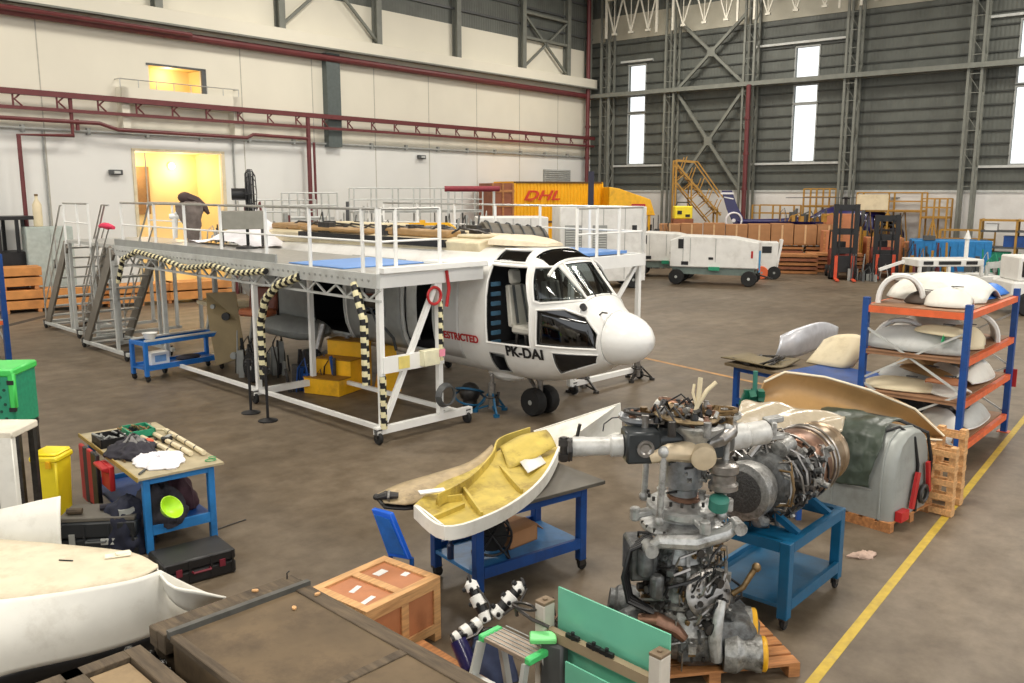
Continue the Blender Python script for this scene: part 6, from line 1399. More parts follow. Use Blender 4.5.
A = [D(742, 402, 10.4), D(765, 402, 10.4), D(800, 408, 10.4), D(846, 417, 10.4)]; B = [D(735, 428, 9.8), D(765, 438, 9.9), D(800, 442, 10.0), D(842, 432, 10.1)]
loft(q, 'wrap', A, B, lambda u, v: .05*math.sin(PI*v)+.02*math.sin(17*u+9*v), PLASTIC, 30, 14, .02)
mb = M(); mb.bb((-.2, -.2, -1.2), (-.14, -.14, .15)); mb.bb((.3, .1, -1.2), (.36, .16, .0)); mb.build('trestle_leg', BLUE2, q, smooth=False)
# ================= BLUE TABLE WITH COWLS =================
bt_rz = math.radians(-53); bo2 = V(3.95, 15.4, 0); bX = V(math.cos(bt_rz), math.sin(bt_rz), 0); bY = V(-bX.y, bX.x, 0)
r = put('parts_table', 'long blue table behind the turbine carrying a cream cowl and bent skin', 'table', bo2, bt_rz)
legs_table(r, 2.6, 1.2, .92, BLUE2, .09, shelf=.3, castr=False)
mb = M(); mb.bb((1.0, -.05, .92), (2.7, 1.25, .97)); mb.build('tabletop', BLUE2, r, smooth=False)
mb = M(); mb.bb((-.12, -.1, .92), (1.0, 1.3, .97)); mb.build('tabletop', mat('brown_mat', (96, 82, 60), .7, 0, .2, 6), r, smooth=False)
q = put('cowl_shell', 'cream curved cowl standing at the middle of the long blue table', 'cowl', bo2+bX*1.6+V(0, 0, .97), 0)
Bq = [G(806, 362, .98), G(822, 365, .98), G(842, 368, .98), G(853, 367, .98)]
A = [D(824, 340, Bq[0].y+.3), D(838, 335, Bq[1].y+.3), D(858, 335, Bq[2].y+.35), D(868, 343, Bq[3].y+.2)]
loft(q, 'shell', A, Bq, .06, CREAM, 14, 8, .02, (0, -1, .4)); loft(q, 'end', [A[2], A[3]], [Bq[3], Bq[3]+V(.05, .15, 0)], 0, TAN, 4, 4, .015)
q = put('skin_section', 'bent silver-white aircraft skin section on the brown end of the long table', 'aircraft part', bo2+bX*.5+V(0, 0, .97), 0)
Bq = [G(774, 359, .98), G(795, 357, .98), G(815, 350, .98), G(832, 343, .98)]
A = [D(780, 336, Bq[0].y+.1), D(798, 328, Bq[1].y+.1), D(822, 322, Bq[2].y+.1), D(838, 327, Bq[3].y+.1)]
loft(q, 'skin', A, Bq, .1, mat('silver_white_skin', (196, 198, 204), .35, .3, .12, 6), 14, 8, .02, (0, -1, .3))
q = put('torn_structure', 'low tangled olive-brown structure on the brown end of the long table', 'aircraft part', bo2+bX*.15+bY*.35+V(0, 0, .97), bt_rz)
mb = M(); random.seed(5)
for i in range(14): mb.tube([(random.uniform(-.3, .6), random.uniform(-.4, .4), .03), (random.uniform(-.3, .6), random.uniform(-.4, .4), random.uniform(.05, .15)), (random.uniform(-.3, .6), random.uniform(-.4, .4), .03)], .02, 5)
mb.build('rib', DSTEEL, q); mb = M(); mb.patch(lambda u, v: V(-.4+1.1*u, -.4+.8*v, .03+.05*math.sin(5*u)*math.sin(4*v)+.04), 12, 8); mb.build('skin', mat('olive_skin', (112, 100, 72), .6), q, solid=.02)
r = put('cowl_fitting', 'dark teal green mechanical fitting on a short post behind the rotor head', 'fitting', V(3.08, 10.9, 0), 0)
mb = M(); mb.cyl((0, 0, 0), (0, 0, 1.75), .03); mb.lathe([(.2, 0), (.2, .03), (.03, .06)]); mb.build('post', RGLASS, r)
mb = M(); random.seed(3)
for i in range(12): mb.box((random.uniform(-.12, .12), random.uniform(-.08, .08), 1.38+random.uniform(-.1, .1)), (.1, .08, .08), (i, .3*i, i))
mb.build('body', mat('fitting_green', (10, 92, 70), .4), r, smooth=False)
# ================= ORANGE / BLUE RACK =================
ra_ = V(6.42, 12.25, 0); rrz = math.radians(48.5); rX = V(math.cos(rrz), math.sin(rrz), 0); rY = V(-rX.y, rX.x, 0)
r = put('pallet_rack', 'blue and orange storage rack loaded with white cowlings', 'rack', ra_, rrz)
RL, RW_, RH = 2.8, 1.42, 2.42
ZS = (.32, 1.0, 1.62, 2.3)
for x in (0, RL):
    for y in (0, RW_):
        mb = M(); mb.bb((x-.05, y-.045, 0), (x+.05, y+.045, RH)); u_ = mb.build('upright', BLUE2, r, smooth=False, bevel=.005)
        mb = M(); mb.bb((x-.08, y-.09, 0), (x+.08, y+.09, .012)); mb.build('foot_plate', ORANGE, r, smooth=False)
    for z0, z1 in ((.35, 1.1), (1.1, .35), (1.15, 1.95), (2.0, 1.2)):
        mb = M(); mb.bar((x, .04, z0), (x, RW_-.04, z1), .03, .03); mb.build('brace', LGREY, r, smooth=False)
for z in ZS:
    for y in (0, RW_):
        mb = M(); mb.bb((.05, y-.035, z-.095), (RL-.05, y+.035, z)); mb.build('beam', ORANGE, r, smooth=False, bevel=.003)
    mb = M(); mb.bb((-.03, .04, z-.02), (RL-.06, RW_-.04, z+.015)); mb.build('shelf', mat('shelf_ply', (150, 112, 82), .6, 0, .2, 3), r, smooth=False)
    mb = M(); mb.bb((-.04, .0, z-.1), (.0, RW_, z)) if z > 2 else mb.bb((-.03, .04, z-.05), (.0, RW_-.04, z)); mb.build('end_beam', ORANGE if z > 2 else MATS['shelf_ply'], r, smooth=False)
mb = M(); mb.box((RL+.08, -.0, .92), (.03, .2, .3)); mb.build('red_sign', RED, r, smooth=False)
def onr(x, y, z): return ra_+rX*x+rY*y+V(0, 0, z)
RO = WHITEC
def arch(name, label, x, y, z, rz, w, l, h, m=None, opening=False, seed=0, cat='cowling'):
    q = put(name, label, cat, onr(x, y, z), rrz+rz)
    def fn(u, v):
        a = PI*v; k = 1-.12*u; return V(l*(u-.5), -math.cos(a)*w/2*k, math.sin(a)**.8*h*k)
    mb = M(); mb.patch(fn, 10, 18); mb.build('shell', m or RO, q, solid=.02)
    mb = M(); mb.tube([fn(0, k/18) for k in range(19)], .04, 6); mb.build('rim', WHITE, q)
    mb = M(); mb.tube([fn(1, k/18) for k in range(19)], .015, 6); mb.build('rim', m or RO, q)
    if opening:
        mb = M(); mb.tube([fn(.35, .3), fn(.35, .45), fn(.65, .45), fn(.65, .3), fn(.35, .3)], .012, 5); mb.build('seam', DGREY, q)
    return q
def curved(name, label, x, y, z, rz, l, w, h, m=None, tilt=0, cat='cowling', twist=0):
    q = put(name, label, cat, onr(x, y, z), rrz+rz)
    def fn(u, v):
        e = (1-abs(2*u-1)**3); yy = (v-.5)*w*(.55+.45*e); return V(l*(u-.5), yy, .02+h*math.sin(PI*v)*(.4+.6*e)+tilt*(v)+twist*(u-.5)*(v-.5))
    mb = M(); mb.patch(fn, 16, 10); mb.build('shell', m or RO, q, solid=.02)
    mb = M(); mb.tube([fn(k/16, 0) for k in range(17)], .014, 5); mb.build('edge', WHITE, q)
    mb = M(); mb.box(fn(.35, .5)+V(0, 0, .03), (.16, .05, .012)); mb.build('placard', DGREY, q, smooth=False)
    return q
t0 = ZS[3]+.015
arch('arched_cowling', 'white arch-shaped cowling with dark hollow on top of the rack', .55, 1.12, t0, .35, .62, .4, .42, mat('shell_brown_inside', (120, 98, 72), .6))
curved('nose_fairing', 'broad flattish white fairing on top of the rack behind the arched one', 1.55, .78, t0, PI/2, 1.45, 1.6, .38)
curved('nose_fairing', 'small white bowed fairing on the near corner of the rack top', .42, .38, t0, PI/2+.1, .62, .5, .26, WHITEC)
curved('nose_fairing', 'low brown-edged fairing between the arch and the bowed fairing on the rack top', .62, .78, t0, PI/2, .5, .5, .16, mat('dark_brown_shell', (70, 58, 48), .6))
q = put('blue_tarpaulin', 'bright blue sheet on the rack top at its far end', 'tarpaulin', onr(2.3, .35, t0), rrz)
mb = M(); mb.patch(lambda u, v: V(-.9+1.5*u, -.22+.55*v, .1*math.sin(PI*v)*(.5+u)+.01*math.sin(12*u)+.015), 16, 8); mb.build('sheet', mat('vivid_blue_sheet', (48, 120, 210), .45, 0, .1, 4), q, solid=.01)
t0 = ZS[2]+.015
arch('arched_cowling', 'white arched cowling on the second shelf near the braced end', .7, 1.1, t0, .3, .75, .5, .42)
curved('side_skin', 'long grey-white side skin on the second shelf with a green tag', .3, .78, t0, PI/2, 1.4, .5, .34, LGREY)
arch('arched_cowling', 'white round-topped cowling at the far end of the second shelf', 2.1, .5, t0, .3, .8, .6, .44)
curved('side_skin', 'curled white skin behind the others on the second shelf', 1.5, .9, t0, PI/2, 1.2, .8, .36)
curved('side_skin', 'cream scalloped skin beyond the green tag on the second shelf', 1.2, .35, t0, PI/2+.2, .6, .9, .3, CREAM)
q = put('green_tag', 'bright green tag on the grey-white panel of the second shelf', 'tag', onr(.1, .35, t0+.2), rrz)
mb = M(); mb.box((0, -.02, .06), (.12, .01, .12), (.2, 0, 0)); mb.build('tag', mat('tag_green', (40, 190, 120), .5), q, smooth=False)
t0 = ZS[1]+.015
for k, (x, y, rz_, l, w_, h, m_, lb) in enumerate(((.35, .95, 1.7, 1.0, .55, .16, CREAM, 'cream scooped panel at the braced end of the third shelf'), (1.1, .95, 1.4, 1.1, .6, .22, LGREY, 'grey panel at the back of the third shelf'), (.5, .35, 1.2, .6, .6, .14, WHITEC, 'white flat panel at the middle of the third shelf'), (1.9, .9, 1.5, 1.2, .7, .3, TAN, 'tan panel toward the far end of the third shelf'), (1.9, .3, .05, 1.7, .45, .24, WHITEC, 'white trough-shaped panel at the far front of the third shelf'))):
    curved('loose_skin', lb, x, y, t0, rz_, l, w_, h, m_, twist=.06*k, cat='panel')
for k, (x, y, z, rz_, l, w_, h, m_, lb) in enumerate(((.2, .4, ZS[2]+.3, 1.5, .7, .3, .12, CREAM, 'cream strip lying on top of the grey-white skin, second shelf'), (2.4, 1.0, ZS[2]+.03, 1.2, .7, .5, .3, LGREY, 'grey scoop at the far back of the second shelf'), (.7, .7, ZS[1]+.22, 1.1, .9, .3, .1, TAN, 'tan strip lying over the cream scooped piece, third shelf'), (1.2, .5, ZS[1]+.2, .7, .8, .25, .1, WHITEC, 'narrow white strip on top of the third shelf pile'), (.2, .3, ZS[1]+.2, 1.9, .5, .2, .08, WOODP, 'reddish brown strip at the braced end of the third shelf'), (1.0, 1.0, ZS[0]+.2, 1.2, .8, .3, .2, DGREY, 'dark curved strip in the bottom shelf pile'), (1.2, .5, ZS[0]+.02, .6, .6, .35, .25, BLACK, 'black curved cover in the middle of the bottom shelf'), (2.3, .4, ZS[1]+.2, .3, .5, .3, .1, LGREY, 'small grey cover on the white trough, third shelf'))):
    curved('skin_strip', lb, x, y, z, rz_, l, w_, h, m_, cat='aircraft part', twist=.08)
q = put('bottle_lid', 'small green cap among the panels of the third shelf', 'cap', onr(1.0, .55, t0+.17), 0)
mb = M(); mb.lathe([(.05, 0), (.05, .04), (.03, .05)]); mb.build('cap', GREEND, q)
t0 = ZS[0]+.015
for k, (x, y, rz_, l, w_, h, m_, lb) in enumerate(((.4, 1.1, 1.6, .7, .6, .34, WHITEC, 'white folded cowling at the braced end of the bottom shelf'), (.5, .42, 1.4, .6, .7, .42, WHITEC, 'white hooked cowling in the middle of the bottom shelf'), (1.8, .3, .05, 1.6, .45, .22, LGREY, 'grey flat cowling at the far front of the bottom shelf'), (1.7, 1.0, 1.5, 1.0, .8, .3, DGREY, 'dark panel at the far back of the bottom shelf'))):
    curved('loose_cowling', lb, x, y, t0, rz_, l, w_, h, m_, cat='cowling', twist=.1)
# ================= BOTTOM-CENTRE: ACTUATORS, STEP LADDER, FIXTURE =================
def actuator(name, label, base, tip, m_, pr=None, big=1.0):
    base = Vector(base); tip = Vector(tip); d = (tip-base); L_ = d.length; d.normalize()
    q = put(name, label, 'actuator', base, 0, 'black and white actuators')
    mb = M(); k = big
    mb.lathe([(.035*k, 0), (.05*k, .01), (.05*k, L_*.22), (.035*k, L_*.25), (.035*k, L_*.3)], (0, 0, 0), d, 14); mb.lathe([(.03*k, L_*.38), (.055*k, L_*.4), (.055*k, L_*.62), (.03*k, L_*.66)], (0, 0, 0), d, 14); mb.lathe([(.03*k, L_*.74), (.05*k, L_*.76), (.048*k, L_*.92), (.02*k, L_)], (0, 0, 0), d, 14); mb.build('barrel', WHITE, q)
    mb = M(); mb.lathe([(.042*k, L_*.24), (.045*k, L_*.4)], (0, 0, 0), d, 12); mb.lathe([(.04*k, L_*.64), (.042*k, L_*.76)], (0, 0, 0), d, 12); mb.torus(d*L_*.97, .04*k, .014, (1, .3, .2), 12, 5)
    for t in (.15, .5, .85):
        s_ = d.cross(V(0, 1, .2)).normalized(); mb.cyl(d*L_*t, d*L_*t+s_*.075*k, .02, n=8); mb.cyl(d*L_*t, d*L_*t-V(0, .07*k, 0), .018, n=8)
    mb.build('fitting', BLACK, q)
    mb = M(); mb.tube([d*L_*.1+V(.05, -.04, 0), d*L_*.5+V(.09, -.05, 0), d*L_*.9+V(.05, -.04, 0)], .01, 5); mb.build('pipe', DSTEEL, q)
    return q
Pb = D(487, 628, 6.75)
bs = put('actuator_stand', 'dark blue stand block holding the black and white actuators', 'stand', V(Pb.x, Pb.y, 0), .3)
mb = M(); mb.rings([[V(x*k, y*k, z) for x, y in ((-.2, -.13), (.2, -.13), (.2, .13), (-.2, .13))] for z, k in ((0, 1.2), (.1, 1.1), (Pb.z-.12, .8), (Pb.z-.03, .6))]); mb.build('block', mat('slate_blue', (70, 80, 110), .5, .2, .2, 9), bs, bevel=.02)
mb = M(); mb.torus((0, -.05, Pb.z-.12), .12, .02, (.2, -1, .4)); mb.build('ring', DSTEEL, bs)
actuator('hydraulic_actuator', 'black and white actuator pointing up, closest to the pale crate', D(488, 622, 6.8), D(469, 580, 6.95), WHITE, big=1.15)
actuator('hydraulic_actuator', 'black and white actuator leaning toward the rotor gearbox', D(494, 616, 6.8), D(524, 583, 6.9), WHITE, big=1.1)
actuator('hydraulic_actuator', 'lowest black and white actuator sloping down beside the pale crate', D(480, 622, 6.75), D(452, 641, 6.6), WHITE, big=1.1)
q = put('dark_blue_can', 'dark blue cylinder leaning below the actuators', 'cylinder', V(-.4, 6.45, 0), 0)
mb = M(); mb.tube([D(470, 668, 6.5)-q.location, D(458, 640, 6.6)-q.location], .07, 12); mb.bar((D(470, 668, 6.5)-q.location), V(D(470, 668, 6.5).x-q.location.x, 0, 0), .08); mb.build('body', NAVY, q)
q = put('wooden_pallet', 'reddish pallet at the bottom between the dark crate and the step ladder', 'pallet', V(-.75, 5.95, .0), .75)
for i in range(5):
    mb = M(); mb.bb((i*.17, -.1, .1), (i*.17+.12, .9, .125)); mb.build('deck_board', WOODO, q, smooth=False)
for y in (-.1, .35, .8):
    mb = M(); mb.bb((0, y, 0), (.8, y+.1, .1)); mb.build('bearer', WOODO, q, smooth=False)
for k, (x, y) in enumerate(((-.55, 6.35), (-.42, 6.12))):
    z = .126; q = put('fitting_block', ('cream block with a brass bolt beside the dark crate', 'cream block with bolts nearest the step ladder')[k], 'block', V(x, y, z), .75)
    mb = M(); mb.bb((-.1, -.07, 0), (.1, .07, .2)); mb.build('block', CREAM, q, bevel=.01)
    mb = M(); mb.cyl((0, 0, .2), (0, 0, .23), .04); mb.cyl((.06, .0, .2), (.06, 0, .22), .015); mb.build('bolt', BRASS, q)
# step ladder
lt = V(.05, 5.95, 0); c1 = G(482, 640, .62); c2 = G(497, 626, .62); c3 = G(547, 650, .62)
rz_, wl = pose(c2, c3)
r = put('step_ladder', 'aluminium step ladder with green-ended top step at the bottom edge', 'ladder', V(c2.x, c2.y, 0), rz_)
dpt = .2
mb = M(); mb.bb((.05, -dpt, .585), (wl-.03, 0, .62)); tp_ = mb.build('top_step', mat('ladder_tread', (166, 150, 134), .5, .3, .1, 20), r, smooth=False, bevel=.004)
mb = M()
for k in range(6): mb.bb((.05, -dpt+.02+k*.045, .62), (wl-.03, -dpt+.03+k*.045, .625))
mb.build('tread_ridge', GREY, tp_, smooth=False)
for x0, x1 in ((0, .06), (wl-.04, wl+.02)):
    mb = M(); mb.bb((x0, -dpt-.01, .575), (x1, .01, .632)); mb.build('green_end', mat('ladder_green', (76, 196, 112), .4), r, bevel=.01)
for x in (.03, wl-.03):
    for y, dy in ((-dpt, -.16), (0, .14)):
        mb = M(); mb.bar((x, y, .58), (x+(-.03 if x < .1 else .03), y+dy, 0), .03, .075); mb.build('side_rail', LGREY, r, smooth=False)
mb = M(); mb.bb((.03, -dpt-.13, .3), (wl-.03, -dpt-.04, .33)); mb.build('step', ALU, r, smooth=False)
# fixture with mint sheets
f1, f2 = G(545, 600, .96), G(660, 652, .96)
rz_, fl = pose(f1, f2); fX = V(math.cos(rz_), math.sin(rz_), 0); fY = V(-fX.y, fX.x, 0)
r = put('assembly_fixture', 'fixture with two grey posts and mint green sheets before the gearbox', 'fixture', V(f1.x, f1.y, 0), rz_)
for x in (0, fl):
    mb = M(); mb.bb((x-.05, -.06, 0), (x+.05, .06, .94)); p_ = mb.build('post', mat('post_off_white', (196, 190, 178), .5, 0, .08, 6), r, smooth=False, bevel=.008)
    mb = M(); mb.bb((x-.05, -.06, .94), (x+.05, .06, .965)); mb.cyl((x, 0, .965), (x, 0, .98), .02); mb.build('post_cap', mat('brown_block', (122, 104, 82), .6), r, smooth=False, bevel=.004)
for z in (.72, .2):
    mb = M(); mb.bar((.05, 0, z), (fl-.05, 0, z), .06, .08); mb.build('cross_rail', mat('rail_taupe', (150, 132, 106), .5, 0, .1, 6), r, smooth=False)
mb = M(); mb.bb((.06, .08, .45), (fl+.02, .095, 1.06)); mb.build('mint_sheet', GSHEET, r, smooth=False)
mb = M(); mb.bb((.3, -.1, .3), (fl-.06, -.085, .62)); mb.build('mint_sheet', GSHEET, r, smooth=False)
mb = M()
for x in (.3, .5, .62): mb.bar((x-.06, -.02, .78), (x+.06, -.02, .785), .03, .03); mb.cyl((x, -.02, .76), (x, -.02, .82), .015)
mb.build('toggle_clamp', BLACK, r)
mb = M(); mb.torus((-.12, -.1, .9), .09, .012, (0, .3, 1), 16, 5); mb.tube([(-.2, -.1, .8), (-.15, -.16, .9), (-.02, -.12, .84), (.1, -.06, .8)], .014); mb.build('hose', DSTEEL, r)
q = put('green_sensor', 'bright green rectangular unit with grey housing between ladder and fixture', 'unit', G(543, 640, .7)-V(0, 0, .7), -.5)
mb = M(); mb.box((0, 0, .72), (.2, .1, .05), (.3, .0, .5)); mb.build('cover', mat('light_green', (130, 226, 140), .4), q, bevel=.01)
mb = M(); mb.bb((-.03, .0, 0), (.16, .12, .68)); mb.build('housing', DGREY, q, bevel=.02)
clutter('machine_cluster', 'cluster of silver and copper fittings behind the step ladder', 'machine part', G(570, 668, .0)+V(0, .1, 0), 0, 12, .22, .16, .55, [STEEL, DSTEEL, BLACK, COPPER], 91)
clutter('machine_cluster', 'silver ring fittings between the ladder and the lower mint sheet', 'machine part', G(600, 683, .3)+V(0, .0, -.3), 0, 12, .2, .12, .5, [BRASS, STEEL, DSTEEL, BLACK], 92)
# ================= FAR SIDE OF THE HALL =================
def B(r, a, b, name, m, bevel=0.0, label=None):
    mb = M(); mb.bb(a, b); return mb.build(name, m, r, smooth=False, bevel=bevel, label=label)
YCON = mat('container_yellow', (240, 176, 16), .5, 0, .06, 2)
def corr_box(r, L_, W_, z0, z1, m, pitch=.22, dep=.05):
    mb = M(); n = int(L_/pitch); pts = []
    for i in range(n):
        x = i*L_/n; q = L_/n; pts += [(x, 0), (x+q*.35, 0), (x+q*.5, dep), (x+q*.85, dep)]
    pts += [(L_, 0), (L_, W_), (0, W_)]
    mb.prism([(x, y, z0) for x, y in pts], (0, 0, z1-z0)); return mb.build('container_body', m, r, smooth=False)
for k, (z0, z1) in enumerate(((0, 2.28), (2.3, 4.5))):
    r = T('cargo_container', ('lower yellow corrugated container beneath the one with red lettering' if k == 0 else 'upper yellow corrugated container with red DHL lettering'), 'container', V(.1+.0*k, 49.6, z0), math.radians(29), 'yellow containers in the corner')
    corr_box(r, 6.0, 2.4, .0, z1-z0, YCON)
    for x in (0, 5.88):
        B(r, (x, -.03, 0), (x+.12, .1, z1-z0), 'corner_post', YCON)
    B(r, (0, -.03, z1-z0-.1), (6, .02, z1-z0), 'top_rail', mat('dark_rail_brown', (90, 66, 30), .6))
    if k:
        put_text(r, 'DHL', 1.15, lambda v: V(1.75+v.x*1.05, -.06-v.z, 1.4+v.y*.65), mat('lettering_red', (206, 66, 36), .5), 'red_lettering', bold=.03, shear=.35)
        B(r, (.9, -.05, 1.1), (1.2, -.03, 1.14), 'red_stripe', RED)
r = T('cargo_crate', 'reddish brown crate stacked at the end of the yellow containers', 'crate', V(-1.1, 49.0, 0), .4)
B(r, (0, 0, 0), (1.3, 2, 4.4), 'body', mat('reddish_brown', (140, 84, 58), .7, 0, .2, 2))
mb = M()
for z in (.7, 1.5, 2.3, 3.1, 3.9): mb.bb((-.03, -.04, z), (1.33, 0, z+.14))
for x in (0, .6, 1.2): mb.bb((x, -.05, 0), (x+.1, 0, 4.4))
mb.build('batten', WOODO, r, smooth=False)
r = T('loading_ramp', 'yellow sloping loader body at the end of the yellow containers', 'loader', V(5.5, 50.5, 0), .1)
mb = M(); mb.prism([(0, 0, 2.6), (2.7, 0, 2.6), (2.4, 0, 3.5), (.6, 0, 4.1), (0, 0, 4.2)], (0, 2, 0)); mb.build('body', YEL, r, smooth=False, bevel=.03)
for x in (.2, 2.3):
    for y in (.1, 1.8): B(r, (x, y, 0), (x+.15, y+.12, 2.6), 'leg', YEL)
B(r, (1.3, -.03, 3.0), (2.1, 0, 3.25), 'red_panel', RED)
r = T('dark_mast', 'dark blue-black post rising in front of the yellow containers', 'post', V(4.2, 47.5, 0), 0)
B(r, (-.15, -.1, 0), (.15, .1, 5.0), 'mast', mat('mast_navy', (40, 40, 60), .5)); B(r, (-.4, -.3, 0), (.4, .3, .15), 'base', DGREY)
# white service units
def unit(name, label, p, rz, L_, W_, H_, louv, win):
    r = T(name, label, 'ground unit', p, rz)
    B(r, (0, 0, .3), (L_, W_, H_), 'body', WHITE, .03)
    for i in range(3): B(r, (L_*(i+1)/4-.01, -.012, .4), (L_*(i+1)/4+.01, 0, H_-.05), 'seam', GREY)
    for x, z, w_, h_ in louv:
        q = B(r, (x, -.03, z), (x+w_, 0, z+h_), 'louvre_panel', GREY)
        mb = M(); n = int(h_/.1)
        for i in range(n): mb.box((x+w_/2, -.045, z+.05+i*.1), (w_*.9, .05, .03), (.6, 0, 0))
        mb.build('slat', LGREY, q, smooth=False)
    for x, z, w_, h_ in win: B(r, (x, -.02, z), (x+w_, .0, z+h_), 'dark_window', BLACK)
    for x in (.5, L_-.5):
        for y in (.1, W_-.1):
            mb = M(); wheel(mb, (x, y, .35), .35, .22); mb.build('wheel', [RUBBER, GREY], r)
    return r
unit('power_unit', 'tall white ground power unit with two louvred grilles behind the cockpit', V(1.95, 36, 0), .12, 3.6, 2.0, 3.35, [(.2, 1.4, .7, 1.2), (1.35, 1.4, .6, 1.2)], [(3.0, 2.3, .2, .3)])
unit('service_cabin', 'low white service cabin with square dark windows behind the helicopter roof', V(-1.3, 33.5, 0), .1, 2.7, 2.0, 3.0, [], [(1.3, 2.2, .3, .25), (1.0, 1.5, .6, .35), (.2, 1.6, .4, .3)])
# GSE carts
def gse(name, label, p, rz, L_, group):
    r = T(name, label, 'cart', p, rz, group)
    mb = M(); mb.prism([(-.3, 0, .75), (L_+.35, 0, .75), (L_+.35, 0, 1.85), (L_*.75, 0, 2.05), (.2, 0, 2.1), (-.3, 0, 1.9)], (0, 1.5, 0)); mb.build('body', WHITE, r, smooth=False, bevel=.04)
    B(r, (-.2, .1, .45), (L_+.2, 1.4, .75), 'chassis', mat('chassis_grey_green', (104, 118, 112), .5))
    for x in (0, L_):
        for y in (.02, 1.48):
            mb = M(); wheel(mb, (x, y, .33), .33, .22); mb.build('wheel', [RUBBER, LGREY], r)
    for x in (.25, .55, 1.6): B(r, (x*L_/3, -.012, 1.0), (x*L_/3+.02, .0, 2.0), 'panel_seam', GREY)
    B(r, (.05, -.02, 1.55), (.28, 0, 1.95), 'dark_opening', BLACK); B(r, (.2, -.02, .85), (.5, 0, 1.0), 'dark_opening', BLACK); B(r, (1.35, -.02, 1.1), (1.55, 0, 1.2), 'dark_opening', BLACK)
    B(r, (L_+.36, .2, .6), (L_+.4, .5, 1.5), 'blue_strap', mat('light_blue_strap', (70, 150, 200), .5)); B(r, (L_+.05, -.02, 1.2), (L_+.13, 0, 1.5), 'red_mark', RED)
    B(r, (L_*.45, -.1, .65), (L_*.6, 0, .8), 'green_box', GREEND)
    mb = M(); mb.bar((L_+.2, .7, .5), (L_+.9, .7, .3), .06); mb.build('tow_bar', DSTEEL, r, smooth=False)
    put_text(r, 'GG', .28, lambda v: V(L_*.52+v.x, -.01-v.z, 1.78+v.y), DGREY, 'unit_number') if False else None
    return r
g1 = V(7.1, 38.0, 0); rz_, L_ = pose(g1, V(9.95, 36.9, 0))
gse('start_cart', 'white ground cart on wheels with grey chassis in the open floor', g1, rz_, L_, 'white wheeled ground carts')
gse('start_cart', 'white ground cart half hidden behind the cart in the open floor', V(6.0, 41.2, 0), -.25, 2.2, 'white wheeled ground carts')
r = T('ground_heater', 'small white wheeled unit with an orange wheel beside the white cart', 'ground unit', V(11.2, 40.2, 0), -.2)
B(r, (0, 0, .4), (.9, .8, 1.7), 'body', WHITE, .03); B(r, (.15, -.02, 1.2), (.6, 0, 1.5), 'dark_opening', BLACK); mb = M(); mb.prism([(.9, 0, .5), (1.1, 0, 1.8), (1.0, 0, 1.8), (.8, 0, .5)], (0, .8, 0)); mb.build('flap', WHITE, r, smooth=False)
for x, m_ in ((.2, ORANGE), (.75, RUBBER)):
    mb = M(); wheel(mb, (x, 0, .3), .3, .15); mb.build('wheel', [m_, GREY], r)
# cartons on timber
rzb = math.radians(-12); bp = V(7.9, 47.6, 0); bX_ = V(math.cos(rzb), math.sin(rzb), 0); bY_ = V(-bX_.y, bX_.x, 0)
NB = 8
for i in range(NB):
    L_ = 1.12; lb = ('carton at the end of the long row nearest the white carts', 'second carton of the long row from the white carts end', 'third carton of the long row, counted from the white carts', 'fourth carton of the long row, counted from the white carts', 'fifth carton of the long row, counted from the white carts', 'sixth carton of the long row, below the blue tail fin side', 'seventh carton of the long row, next to the last', 'last carton of the long row nearest the black forklift')[i]
    r = T('large_carton', 'large brown ' + lb, 'carton', bp+bX_*(i*1.16)+V(0, 0, 1.25), rzb, 'large cartons in the long row')
    B(r, (0, 0, 0), (L_, 1.1, .98+.03*(i % 3)), 'box', CARD, .01); B(r, (L_*.46, -.006, .0), (L_*.54, 0, .98), 'tape', mat('pale_tape', (214, 176, 130), .5)); B(r, (0, 0, -.06), (L_, 1.1, -.01), 'slip_board', WOODO)
for i in range(5):
    r = T('timber_stack', ('stack of reddish timber under the cartons nearest the carts', 'second stack of reddish timber under the carton row', 'middle stack of reddish timber under the carton row', 'stack of reddish timber next to last under the carton row', 'stack of reddish timber under the cartons by the forklift')[i], 'timber', bp+bX_*(i*1.9)+V(0, 0, 0), rzb, 'timber stacks under the cartons')
    for j in range(6):
        B(r, (0, -.05*(j % 2), .02+j*.19), (1.75, 1.1, .14+j*.19), 'plank_layer', WOODO if j % 2 else mat('red_timber', (150, 92, 62), .7, 0, .25, 3, dirt=(90, 56, 40), dirt_amt=.6))
for i in range(3):
    r = T('timber_stack', ('low stack of boards on the floor between the cartons and forklift', 'low stack of boards under the blue helicopter boom', 'low stack of boards just beside the white cart\'s small neighbour')[i], 'timber', (V(14.6, 43.6, 0), V(17.2, 46.5, 0), V(12.2, 43.0, 0))[i], rzb)
    for j in range(5 if i != 1 else 9): B(r, (0, -.04*(j % 2), .02+j*.2), (2.6, 1.1, .15+j*.2), 'plank_layer', (WOODO, MATS['red_timber'])[j % 2])
for i in range(4):
    r = T('wooden_crate', ('reddish crate behind the forklift masts', 'reddish crate between the shorter forklift mast and blue container', 'orange-brown crate stacked behind the forklifts', 'low orange-brown crate beside the blue container')[i], 'crate', (V(15.6, 44.3, 0), V(17.6, 43.8, 0), V(16.4, 46.6, 0), V(19.2, 43.2, 0))[i], rzb)
    h = (2.0, 1.7, 2.8, 1.5)[i]; B(r, (0, 0, 0), (1.7, 1.2, h), 'body', mat('crate_salmon', (186, 122, 84), .7, 0, .15, 2), .01)
    for x in (0, .8, 1.6): B(r, (x, -.03, 0), (x+.1, 0, h), 'batten', WOODO)
